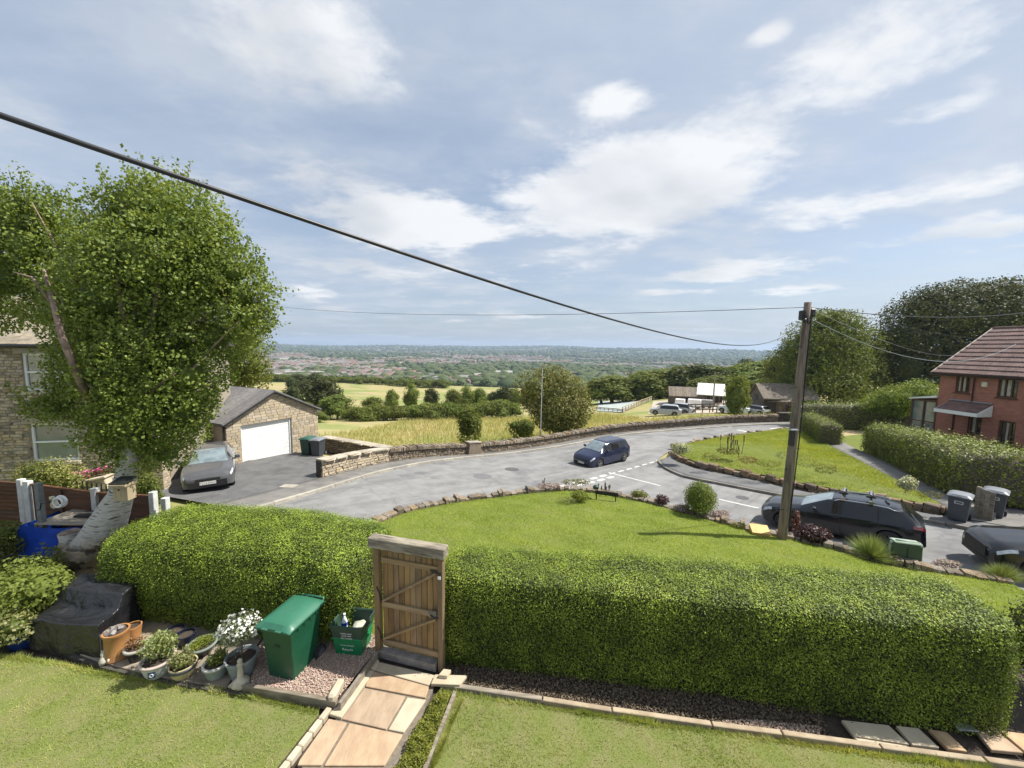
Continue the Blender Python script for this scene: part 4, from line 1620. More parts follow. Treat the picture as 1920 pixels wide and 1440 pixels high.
# ================================================================ GARAGE
def garage():
    L_ = np.array(at(427, 876)); Rr = np.array(at(598, 846))
    z0 = min(L_[2], Rr[2]) - .3
    w = np.linalg.norm(Rr[:2] - L_[:2])
    d = unit((Rr - L_)[:2]); back = np.array([-d[1], d[0]])
    ang = math.atan2(d[1], d[0])
    zl = (L_[2] + Rr[2]) / 2
    root = thing('garage', 'honey stone garage with white sectional door and grey pitched roof', 'garage', (L_[0], L_[1], zl), ang)
    eh = 2.45; ah = eh + 1.35; dep = 6.5
    # door opening from sight lines
    n = np.array([-back[0], -back[1], 0.])
    inv = ROOTM['garage'].inverted()
    def loc(px, py):
        q = hitplane(px, py, (L_[0], L_[1], 0), np.array([back[0], back[1], 0]))
        return inv @ Vector(q)
    a = loc(455, 868); b = loc(546, 788)
    x0, x1, zt, zb = a.x, b.x, (loc(455, 795).z + b.z) / 2, min(a.z, loc(546, 853).z)
    apex = w / 2
    ax = loc(512, 736)
    ah = ax.z; apex = ax.x
    eh = (loc(426, 787).z + loc(597, 771).z) / 2
    th = .25
    mj = m_mort
    mb = MB()
    # front wall in pieces round the door
    mb.box((x0 / 2, th / 2, (eh - .5) / 2 - .15), (x0, th, eh + .2))
    mb.box(((x1 + w) / 2, th / 2, (eh - .5) / 2 - .15), (w - x1, th, eh + .2))
    mb.prism([(x0, 0, zt), (x1, 0, zt), (x1, 0, eh), (x0, 0, eh)], (0, th, 0))
    mb.prism([(0, 0, eh - .001), (w, 0, eh - .001), (apex, 0, ah)], (0, th, 0))
    mb.box((th / 2, dep / 2 + th / 2, eh / 2 - .4), (th, dep - th, eh + .8))
    mb.box((w - th / 2, dep / 2 + th / 2, eh / 2 - .4), (th, dep - th, eh + .8))
    mb.prism([(0, dep, -.8), (w, dep, -.8), (w, dep, eh), (apex, dep, ah), (0, dep, eh)], (0, th, 0))
    mb.build('wall', mj, root)
    ms = [stone_mesh('stone_block', m_stoneL, 90 + i, jit=.02, cham=.06) for i in range(5)]
    pc = Pieces('stone_block', ms)
    T = ROOTM['garage']
    ch = .15; z = -.35; row = 0
    while z < ah:
        u = -.2 * (row % 2) - rnd.random() * .1
        while u < w:
            ln = rnd.choice((.30, .38, .46, .3))
            a_, b_ = max(u, 0), min(u + ln, w)
            zc = z + ch / 2
            def clip(a_, b_):
                # roof line
                if zc > eh:
                    fl = (zc - eh) / (ah - eh)
                    lo_, hi_ = apex * fl, w - (w - apex) * fl
                    a_, b_ = max(a_, lo_), min(b_, hi_)
                return a_, b_
            segs = [(a_, b_)]
            if z + ch > zb and z < zt:
                segs = [(a_, min(b_, x0)), (max(a_, x1), b_)]
            for s0, s1 in segs:
                s0, s1 = clip(s0, s1)
                if s1 - s0 > .06:
                    M_ = T @ frameM(((s0 + s1) / 2, -.004, zc), (1, 0, 0), (0, 0, 1), (s1 - s0) * .965, .06, ch * .91)
                    pc.add(M_)
            u += ln
        z += ch; row += 1
    pc.build(root, 300)
    # door panels
    dr = MB(); hh = (zt - zb)
    dm = mat('door_white', (.78, .78, .75), (.72, .72, .70), .5, 2)
    dw = x1 - x0 - .16
    fr = MB()
    fr.box((x0 + .04, .12, zb + hh / 2), (.08, .1, hh)); fr.box((x1 - .04, .12, zb + hh / 2), (.08, .1, hh)); fr.box(((x0 + x1) / 2, .12, zt - .04), (dw, .1, .08))
    do = thing_local('garage_door', root)
    fr.build('door_frame', dm, root, bevel=.005)
    npan = 9
    for i in range(npan):
        ph = (hh - .10) / npan
        q = MB(); q.box(((x0 + x1) / 2, .15, zb + .02 + ph * (i + .5)), (dw, .05, ph - .012)); q.build('door_panel', dm, root, bevel=.012)
    q = MB(); q.box(((x0 + x1) / 2, .19, zb + hh / 2), (dw, .02, hh - .05)); q.build('door_backing', mat('door_shade', (.35, .35, .34)), root)
    q = MB(); q.box(((x0 + x1) / 2, -.04, zb + .01), (x1 - x0, .3, .06)); q.build('threshold', m_cop, root)
    # roof of interlocking sheets
    rw = dep + .5
    for side in (0, 1):
        e0 = Vector((-.18, -.12, eh - .10)) if side == 0 else Vector((w + .18, -.12, eh - .10))
        e1 = Vector((apex, -.12, ah + .06))
        sl_ = e1 - e0
        nn = Vector((-sl_.z, 0, sl_.x)) if side == 0 else Vector((sl_.z, 0, -sl_.x))
        nn.normalize()
        q = MB(); q.prism([e0, e1, e1 + nn * .05, e0 + nn * .05], (0, rw, 0)); q.build('roof', m_slate, root)
        rows = 15
        for i in range(rows):
            yy = -.12 + rw * (i + .5) / rows
            q = MB()
            q.beam(e0 + nn * .075 + Vector((0, rw * (i + .5) / rows, 0)), e1 + nn * .075 + Vector((0, rw * (i + .5) / rows, 0)), rw / rows * .93, .05, up=nn)
            q.build('roof_sheet', m_slate, root, bevel=.01)
        q = MB(); q.beam(e0 + Vector((0, -.03, -.02)), e1 + Vector((0, -.03, -.02)), .05, .16, up=(0, 1, 0)); q.build('bargeboard', m_black, root)
    q = MB(); q.tube([(-.2, -.1, eh - .1), (-.2, rw, eh - .1)], .06, 8); q.tube([(-.06, .1, eh - .2), (-.06, .1, -.3)], .04, 8); q.build('gutter', m_black, root)
    q = MB(); q.box((w + .05, .05, eh - .12), (.2, .2, .14)); q.build('corbel', m_white, root)


def thing_local(name, root):
    return None


garage()

# ================================================================ STONE HOUSE LEFT
def window_part(root, x0, x1, z0, z1, y, fm, gm, mull=(), trans=(), fw=.08, curtain=None, dep=.1, sash=False):
    """window in the plane y (outwards -y), local coords of root"""
    f = MB()
    f.box(((x0 + x1) / 2, y, z0 + fw / 2), (x1 - x0, dep, fw)); f.box(((x0 + x1) / 2, y, z1 - fw / 2), (x1 - x0, dep, fw))
    f.box((x0 + fw / 2, y, (z0 + z1) / 2), (fw, dep, z1 - z0 - 2 * fw)); f.box((x1 - fw / 2, y, (z0 + z1) / 2), (fw, dep, z1 - z0 - 2 * fw))
    for t in mull:
        x = x0 + (x1 - x0) * t; f.box((x, y, (z0 + z1) / 2), (fw * .8, dep * .9, z1 - z0 - 2 * fw))
    for t in trans:
        z = z0 + (z1 - z0) * t; f.box(((x0 + x1) / 2, y - .003, z), (x1 - x0 - 2 * fw, dep * .8, fw * .8))
    w = f.build('window', fm, root, bevel=.006)
    g = MB(); g.box(((x0 + x1) / 2, y + .02, (z0 + z1) / 2), (x1 - x0 - fw, .012, z1 - z0 - fw)); g.build('pane', gm, w)
    if curtain:
        for a, b in curtain:
            q = MB(); xa = x0 + (x1 - x0) * a; xb = x0 + (x1 - x0) * b; k = 8
            vs = []
            for i in range(k + 1):
                xx = xa + (xb - xa) * i / k
                for zz in (z0 + fw, z1 - fw):
                    vs.append((xx, y + .008 - (i % 2) * .006, zz))
            q.add(vs, [(2 * i, 2 * i + 2, 2 * i + 3, 2 * i + 1) for i in range(k)])
            q.build('curtain', mat('curtain_cloth', (.50, .47, .38), (.36, .34, .27), .9, 6), w)
    return w


def stone_house():
    A = np.array(dp(-140, 930, 13.6)); B = np.array(dp(288, 900, 15.2))
    zg = -.75
    d = unit((B - A)[:2]); ang = math.atan2(d[1], d[0]); back = np.array([-d[1], d[0]])
    w = np.linalg.norm((B - A)[:2])
    root = thing('stone_house', 'brown coursed stone house with white sash windows behind the birch', 'house', (A[0], A[1], zg), ang)
    T = ROOTM['stone_house']; inv = T.inverted()
    def loc(px, py):
        return inv @ Vector(hitplane(px, py, (A[0], A[1], 0), np.array([back[0], back[1], 0])))
    eh = loc(30, 645).z
    wins = []
    for (pa, pb) in (((62, 866), (140, 792)), ((44, 733), (112, 668))):
        a, b = loc(*pa), loc(*pb)
        wins.append((a.x, b.x + .05, a.z, b.z))
    u, l = wins[1], wins[0]
    wins[1] = (l[0] - .02, l[1], u[2], min(u[3] + .1, eh - .25))
    wins.append((l[1] + 2.2, l[1] + 3.7, l[2], l[3])); wins.append((l[1] + 2.2, l[1] + 3.7, wins[1][2], wins[1][3]))
    wins = [q for q in wins if q[1] < w - .3]
    dep = 6.5; th = .3
    # wall shell: solid boxes between openings
    mb = MB()
    xs = sorted(set([0, w] + [q[0] for q in wins] + [q[1] for q in wins]))
    for i in range(len(xs) - 1):
        xa, xb = xs[i], xs[i + 1]
        segs = sorted([(q[2], q[3]) for q in wins if q[0] <= xa + 1e-4 and q[1] >= xb - 1e-4])
        z = -.6
        for s0, s1 in segs:
            mb.box(((xa + xb) / 2, th / 2, (z + s0) / 2), (xb - xa, th, s0 - z)); z = s1
        mb.box(((xa + xb) / 2, th / 2, (z + eh) / 2), (xb - xa, th, eh - z))
    mb.box((th / 2, dep / 2 + .15, eh / 2 - .3), (th, dep - .3, eh + .6)); mb.box((w - th / 2, dep / 2 + .15, eh / 2 - .3), (th, dep - .3, eh + .6)); mb.box((w / 2, dep + .15, eh / 2 - .3), (w, th, eh + .6))
    mb.build('wall', m_mort, root)
    ms = [stone_mesh('stone', m_stoneH, 120 + i, jit=.045, cham=.09) for i in range(6)]
    pc = Pieces('stone', ms)
    z = -.3
    while z < eh - .02:
        ch = rnd.uniform(.085, .13)
        x = -rnd.random() * .2
        while x < w:
            ln = rnd.uniform(.16, .42)
            a_, b_ = max(x, 0), min(x + ln, w)
            segs = [(a_, b_)]
            for q in wins:
                if z + ch > q[2] - .0 and z < q[3]:
                    ns = []
                    for s0, s1 in segs:
                        if s1 <= q[0] or s0 >= q[1]: ns.append((s0, s1))
                        else:
                            if s0 < q[0]: ns.append((s0, q[0]))
                            if s1 > q[1]: ns.append((q[1], s1))
                    segs = ns
            for s0, s1 in segs:
                if s1 - s0 > .04:
                    pc.add(T @ frameM(((s0 + s1) / 2, -.002 - rnd.random() * .012, z + ch / 2), (1, 0, 0), (0, 0, 1), (s1 - s0) * .96, .07, ch * .88))
            x += ln
        z += ch
    pc.build(root, 300)
    for i, q in enumerate(wins):
        window_part(root, q[0], q[1], q[2], q[3], .10, m_white, m_glassL, (), (.5,), .075, curtain=((.08, .92),) if i in (1, 3) else None)
        s_ = MB(); s_.box(((q[0] + q[1]) / 2, -.05, q[2] - .07), (q[1] - q[0] + .2, .2, .13)); s_.build('sill', m_cop, root, bevel=.01)
        s_ = MB(); s_.box(((q[0] + q[1]) / 2, -.03, q[3] + .1), (q[1] - q[0] + .3, .12, .2)); s_.build('lintel', m_cop, root, bevel=.01)
    # roof of stone slates, courses
    rh = eh + 2.0
    st = mat('stone_slate', (.30, .26, .19), (.2, .17, .13), .9, 4, 6, .4, 20, .01, isl=.4)
    q = MB(); q.prism([(-.2, -.35, eh - .05), (-.2, dep / 2 + .2, rh), (-.2, dep + .7, eh - .05)], (w + .4, 0, 0)); q.build('roof', m_mortD, root)
    tl = [stone_mesh('roof_slate', st, 140 + i, jit=.03, cham=.02) for i in range(4)]
    pr_ = Pieces('roof_slate', tl)
    e0 = Vector((0, -.36, eh - .03)); e1 = Vector((0, dep / 2 + .2, rh + .02)); sd = (e1 - e0); L2 = sd.length; sd.normalize()
    nn = Vector((0, -sd.z, sd.y))
    k = 0
    t = 0.0
    while t < L2 - .1:
        hgt = .22
        x = -.2 - (k % 2) * .15
        while x < w + .2:
            ln = rnd.uniform(.25, .4)
            M_ = frameM(Vector((x + ln / 2, 0, 0)) + e0 + sd * (t + hgt / 2) + nn * .03, (1, 0, 0), (sd + nn * .0), ln * .97, .06, hgt * .97)
            pr_.add(T @ M_)
            x += ln
        t += hgt * .9; k += 1
    pr_.build(root, 120)
    q = MB(); q.tube([(-.3, -.42, eh - .06), (w + .3, -.42, eh - .06)], .07, 8); q.tube([(w * .03, -.08, eh - .1), (w * .03, -.08, 0)], .04, 8); q.build('gutter', m_black, root)
    # stone gate pier at the drive
    pp = at(303, 920)
    pt = thing('gate_pier', 'square stone gate pier at the end of the neighbour drive', 'pier', (pp[0], pp[1], R(pp[0], pp[1])), ang)
    q = MB(); q.box((0, 0, .65), (.40, .40, 1.5)); q.build('pier_core', m_mortD, pt)
    T2 = ROOTM['gate_pier']; pc = Pieces('stone', [stone_mesh('stone', m_stoneL, 150 + i, jit=.03) for i in range(4)])
    for sd_ in range(2):
        for k in range(10):
            n_ = 2 + (k % 2)
            for j in range(n_):
                ln = .46 / n_
                xd = (1, 0, 0) if sd_ == 0 else (0, 1, 0)
                o_ = Vector((-.23 + ln * (j + .5), -.215, .07 + k * .14)) if sd_ == 0 else Vector((.215, -.23 + ln * (j + .5), .07 + k * .14))
                pc.add(T2 @ frameM(o_, xd, (0, 0, 1), ln * .95, .06, .128))
    pc.build(pt, 300)
    q = MB(); q.box((0, 0, 1.5), (.56, .56, .1)); q.build('cap', m_cop, pt, bevel=.02)


stone_house()


# ================================================================ BRICK HOUSE RIGHT
def brick_mat():
    m = bpy.data.materials.new('red_brick'); m.use_nodes = True
    nt = m.node_tree; L = nt.links.new; b = nt.nodes['Principled BSDF']
    b.inputs['Roughness'].default_value = .9
    tc = N(nt, 'ShaderNodeTexCoord'); sp = N(nt, 'ShaderNodeSeparateXYZ'); L(tc.outputs['Object'], sp.inputs[0])
    cb = N(nt, 'ShaderNodeCombineXYZ'); L(math_n(nt, 'ADD', sp.outputs[0], sp.outputs[1]), cb.inputs[0]); L(sp.outputs[2], cb.inputs[1])
    br = N(nt, 'ShaderNodeTexBrick')
    L(cb.outputs[0], br.inputs[0])
    br.inputs['Scale'].default_value = 1.0; br.inputs['Brick Width'].default_value = .225; br.inputs['Row Height'].default_value = .075
    br.inputs['Mortar Size'].default_value = .007; br.inputs['Bias'].default_value = -.1
    br.inputs['Color1'].default_value = (.42, .17, .115, 1); br.inputs['Color2'].default_value = (.30, .115, .08, 1); br.inputs['Mortar'].default_value = (.2, .14, .11, 1)
    nz = N(nt, 'ShaderNodeTexNoise'); nz.inputs['Scale'].default_value = 1.3; L(tc.outputs['Object'], nz.inputs['Vector'])
    L(mix_n(nt, smooth_n(nt, nz.outputs[0], .4, .7, 0, .4), br.outputs[0], (.26, .10, .07)), b.inputs['Base Color'])
    bp = N(nt, 'ShaderNodeBump'); bp.inputs['Strength'].default_value = .5; bp.inputs['Distance'].default_value = .008; bp.invert = True
    L(br.outputs['Fac'], bp.inputs['Height']); L(bp.outputs[0], b.inputs['Normal'])
    return m


def brick_house():
    mbk = brick_mat()
    mw = mat('brown_window_frame', (.10, .045, .022), (.07, .032, .016), .5, 5)
    A = np.array([29.0, 26.0]); d = unit(np.array([.09, -.99])); out = np.array([-d[1] * -1, d[0] * -1])
    # local x along facade towards the camera side, local -y outwards
    ang = math.atan2(d[1], d[0])
    zg = R(28.5, 24) - .05
    root = thing('brick_house', 'red brick house with dark tiled roof at the right edge', 'house', (A[0], A[1], zg), ang)
    T = ROOTM['brick_house']; inv = T.inverted()
    nrm = np.array([-math.sin(ang), math.cos(ang), 0])
    def loc(px, py):
        return inv @ Vector(hitplane(px, py, (A[0], A[1], 0), nrm))
    eh = (loc(1772, 697).z + loc(1915, 707).z) / 2 - .05
    w = 9.0; dep = 8.0; th = .25
    wins = []
    spec_ = [((1790, 735), (1822, 702)), ((1868, 744), (1912, 706)), ((1783, 806), (1792, 776)), ((1815, 812), (1842, 783)), ((1867, 834), (1906, 792))]
    for pa, pb in spec_:
        a, b = loc(*pa), loc(*pb)
        z0, z1 = a.z, b.z
        wins.append([a.x, b.x, z0, z1])
    wins[4][2] = .1; 
    for q in wins:
        q[3] = min(q[3], eh - .12)
    wins.append([wins[4][1] + .8, wins[4][1] + 2.2, wins[0][2], wins[0][3]])
    mb = MB()
    xs = sorted(set([0, w] + [q[0] for q in wins] + [q[1] for q in wins]))
    for i in range(len(xs) - 1):
        xa, xb = xs[i], xs[i + 1]
        segs = sorted([(q[2], q[3]) for q in wins if q[0] <= xa + 1e-4 and q[1] >= xb - 1e-4])
        z = -.6
        for s0, s1 in segs:
            if s0 > z: mb.box(((xa + xb) / 2, th / 2, (z + s0) / 2), (xb - xa, th, s0 - z))
            z = s1
        mb.box(((xa + xb) / 2, th / 2, (z + eh) / 2), (xb - xa, th, eh - z))
    mb.box((th / 2, dep / 2 + .12, eh / 2 - .3), (th, dep - .25, eh + .6)); mb.box((w - th / 2, dep / 2 + .12, eh / 2 - .3), (th, dep - .25, eh + .6)); mb.box((w / 2, dep + .12, eh / 2 - .3), (w, th, eh + .6))
    rdg = (loc(1862, 617))
    # ridge height from sight line at half depth
    p0 = T @ Vector((0, dep / 2, 0))
    rz = (inv @ Vector(hitplane(1862, 617, tuple(p0), nrm))).z
    rz = max(rz, eh + 1.8)
    mb.prism([(0, .01, eh - .005), (0, dep - .01, eh - .005), (0, dep / 2, rz - .12)], (th, 0, 0))
    mb.prism([(w - th, .01, eh - .005), (w - th, dep - .01, eh - .005), (w - th, dep / 2, rz - .12)], (th, 0, 0))
    mb.build('wall', mbk, root)
    for i, q in enumerate(wins):
        wd_ = q[1] - q[0]
        mull = (.33, .66) if i in (0, 1, 4, 5) else ((.5,) if i == 3 else ())
        cur = {0: ((.08, .28), (.42, .62)), 1: ((.05, .3), (.4, .6)), 3: ((.1, .4),), 4: ((.35, .5),)}.get(i)
        window_part(root, q[0], q[1], q[2], q[3], .12, mw, m_glass, mull, (), .09, curtain=cur)
        if i != 4:
            s_ = MB(); s_.box(((q[0] + q[1]) / 2, -.03, q[2] - .04), (q[1] - q[0] + .1, .16, .07)); s_.build('sill', mw, root, bevel=.01)
    # roof
    e0 = Vector((0, -.32, eh - .02)); e1 = Vector((0, dep / 2, rz)); sd = e1 - e0; L2 = sd.length; sd.normalize(); nn = Vector((0, -sd.z, sd.y))
    rt = mat('brown_roof_tile', (.185, .115, .10), (.125, .08, .07), .85, 3, 5, .3, 30, .005, isl=.25, stain=(.07, .045, .04), sscale=1.2)
    q = MB(); q.prism([(-.25, -.30, eh - .06), (-.25, dep / 2, rz - .03), (-.25, dep + .30, eh - .06)], (w + .5, 0, 0)); q.build('roof', mat('roof_under', (.05, .035, .032)), root)
    # profiled tiles
    def tile(seed):
        vs = []; n = 8
        for yy, zz in ((-.5, .0), (.5, .0)):
            for i in range(n + 1):
                u = i / n - .5
                vs.append((u, .35 * math.sin(u * 4 * PI) * .5 - .55, yy))
        fs = [(i, i + 1, n + 2 + i, n + 1 + i) for i in range(n)]
        k = len(vs)
        for i in range(n + 1):
            u = i / n - .5
            vs.append((u, .6, -.5))
        fs += [(k + i, k + i + 1, i + 1, i) for i in range(n)]
        me = bpy.data.meshes.new('roof_tile'); me.from_pydata(vs, [], fs); me.materials.append(rt); me.update()
        return me
    pcs = Pieces('roof_tile', [tile(0), tile(1)])
    rows = 11; rh_ = L2 / rows
    for r_ in range(rows):
        x = -.28
        while x < w + .2:
            tilt = nn * 1.0
            zdir = (sd - nn * .10).normalized()
            pcs.add(T @ frameM(Vector((x + .165, 0, 0)) + e0 + sd * rh_ * (r_ + .5) + nn * .045, (1, 0, 0), zdir, .33, .06, rh_ * 1.02))
            x += .33
    pcs.build(root, 300)
    q = MB(); q.tube([(-.3, dep / 2, rz + .05), (w + .3, dep / 2, rz + .05)], .10, 10); q.build('ridge', rt, root, True)
    q = MB(); q.beam(e0 + Vector((-.29, 0, .03)), e1 + Vector((-.29, 0, .05)), .10, .10, up=nn); q.build('verge', mat('verge_mortar', (.5, .42, .36), (.4, .34, .3)), root)
    q = MB(); q.box((w / 2, -.28, eh - .10), (w + .3, .04, .16)); q.build('fascia', mw, root)
    q = MB(); q.tube([(-.3, -.37, eh - .06), (w + .3, -.37, eh - .06)], .06, 8); q.tube([(wins[0][1] + .2, -.06, eh - .1), (wins[0][1] + .2, -.06, 0)], .035, 8); q.build('gutter', mat('brown_gutter', (.045, .025, .02)), root)
    a = loc(1848, 721)
    q = MB(); q.box((a.x, -.06, a.z), (.26, .12, .30)); q.build('alarm_box', mat('cream_plastic', (.68, .62, .48)), root, bevel=.02)
    # canopy over the door
    c0 = loc(1785, 768); c1 = loc(1858, 782)
    za = loc(1806, 753).z; zf = c1.z
    x0, x1 = c0.x + .0, c1.x
    x0 = wins[2][0] - .25
    cd_ = 1.0
    q = MB(); q.prism([(x0, -.01, za), (x0, -cd_, zf + .22), (x0, -cd_, zf + .14), (x0, -.01, za - .1)], (x1 - x0, 0, 0)); q.build('canopy_roof', rt, root)
    q = MB(); q.box(((x0 + x1) / 2, -cd_ - .03, zf + .10), (x1 - x0 + .1, .05, .22)); q.prism([(x1, -.02, za - .05), (x1, -cd_, zf + .2), (x1, -cd_, zf), (x1, -.02, zf)], (.05, 0, 0)); q.prism([(x0 - .05, -.02, za - .05), (x0 - .05, -cd_, zf + .2), (x0 - .05, -cd_, zf), (x0 - .05, -.02, zf)], (.05, 0, 0)); q.build('canopy_fascia', m_white, root)
    q = MB(); q.tube([(x0, -.05, za + .05), (x1, -.05, za + .05)], .05, 6); q.build('flashing', mat('lead', (.25, .26, .28), None, .5), root)
    # conservatory on the far end
    ty = MB(); cz0 = 0.0
    cw = 1.5; cdp = 2.4; ch = loc(1766, 752).z
    ty.box((-cw / 2, 1.2, .3), (cw, cdp, 1.2)); ty.build('dwarf_wall', mbk, root)
    f = MB()
    for xx, yy in ((-cw, 0.02), (-cw / 2, 0.02), (-.03, 0.02), (-cw, 1.2), (-cw, 2.38)):
        f.box((xx, yy, .9 + (ch - .9) / 2 - .05), (.09, .09, ch - .95))
    f.box((-cw / 2, .02, ch - .1), (cw, .1, .1)); f.box((-cw, 1.2, ch - .1), (.1, cdp, .1)); f.box((-cw / 2, .02, .95), (cw, .14, .08)); f.box((-cw / 2, .02, 2.0 if ch > 2.4 else ch * .8), (cw, .06, .06))
    f.build('conservatory_frame', mw, root)
    g = MB(); g.box((-cw / 2, .06, .9 + (ch - 1) / 2), (cw - .05, .02, ch - 1.0)); g.box((-cw + .04, 1.2, .9 + (ch - 1) / 2), (.02, cdp, ch - 1.0)); g.build('conservatory_pane', m_glassL, root)
    q = MB(); q.prism([(0, -.12, ch + .35), (-cw - .15, -.12, ch), (-cw - .15, -.12, ch - .08), (0, -.12, ch + .2)], (0, cdp + .2, 0)); q.build('conservatory_roof', m_white, root)
    # topiary cone beside the door
    p = T @ Vector((loc(1840, 815).x, -.9, 0))
    tc = thing('topiary', 'small pointed conical evergreen beside the brick house door', 'shrub', (p.x, p.y, p.z))
    r = np.random.default_rng(3); n = 2500; hh = r.random(n) ** .7; th_ = r.random(n) * 6.3
    rad = .62 * (1 - hh) ** .7 + .05
    P_ = np.stack([np.cos(th_) * rad, np.sin(th_) * rad, (1 - (1 - hh)) * 1.55], 1)
    P_[:, 2] = hh * 1.5
    V, Fa, var = leaf_arrays(P_, np.stack([np.cos(th_), np.sin(th_), .4 + 0 * th_], 1), .08, seed=3)
    mesh_np('foliage', V, Fa, lf_olive, tc, False, var, world=False)
    mbb = MB(); mbb.lathe([(.55, 0), (.5, .4), (.3, 1.0), (.05, 1.45)], n=10); mbb.build('stem', mat('cone_inner', (.03, .045, .012)), tc)
    p = T @ Vector((loc(1826, 800).x - .2, -.5, 0))
    tc2 = thing('potted_shrub', 'white flowered shrub in front of the brick house bay', 'shrub', (p.x, p.y, p.z))
    pp, dd = crown_points([(0, 0, .95, .35, .35, .4)], 500, 9)
    V, Fa, var = leaf_arrays(pp, dd, .09, seed=9); mesh_np('foliage', V, Fa, lf_tree, tc2, False, var, world=False)
    V, Fa, var = leaf_arrays(pp[:70] * 1.03, dd[:70], .09, seed=10, aspect=1); mesh_np('flowers', V, Fa, leafmat('white_petals', [(.6, .6, .56), (.75, .75, .7), (.8, .8, .78)], .2), tc2, False, var, world=False)['kind'] = 'stuff'
    mbb = MB(); mbb.lathe([(.0, 0), (.18, 0), (.24, .4), (.2, .4), (.2, .36), (0, .36)], n=14); mbb.tube([(0, 0, .3), (0, 0, .9)], .03, 6); mbb.build('pot', mat('dark_pot', (.05, .05, .055)), tc2)


brick_house()


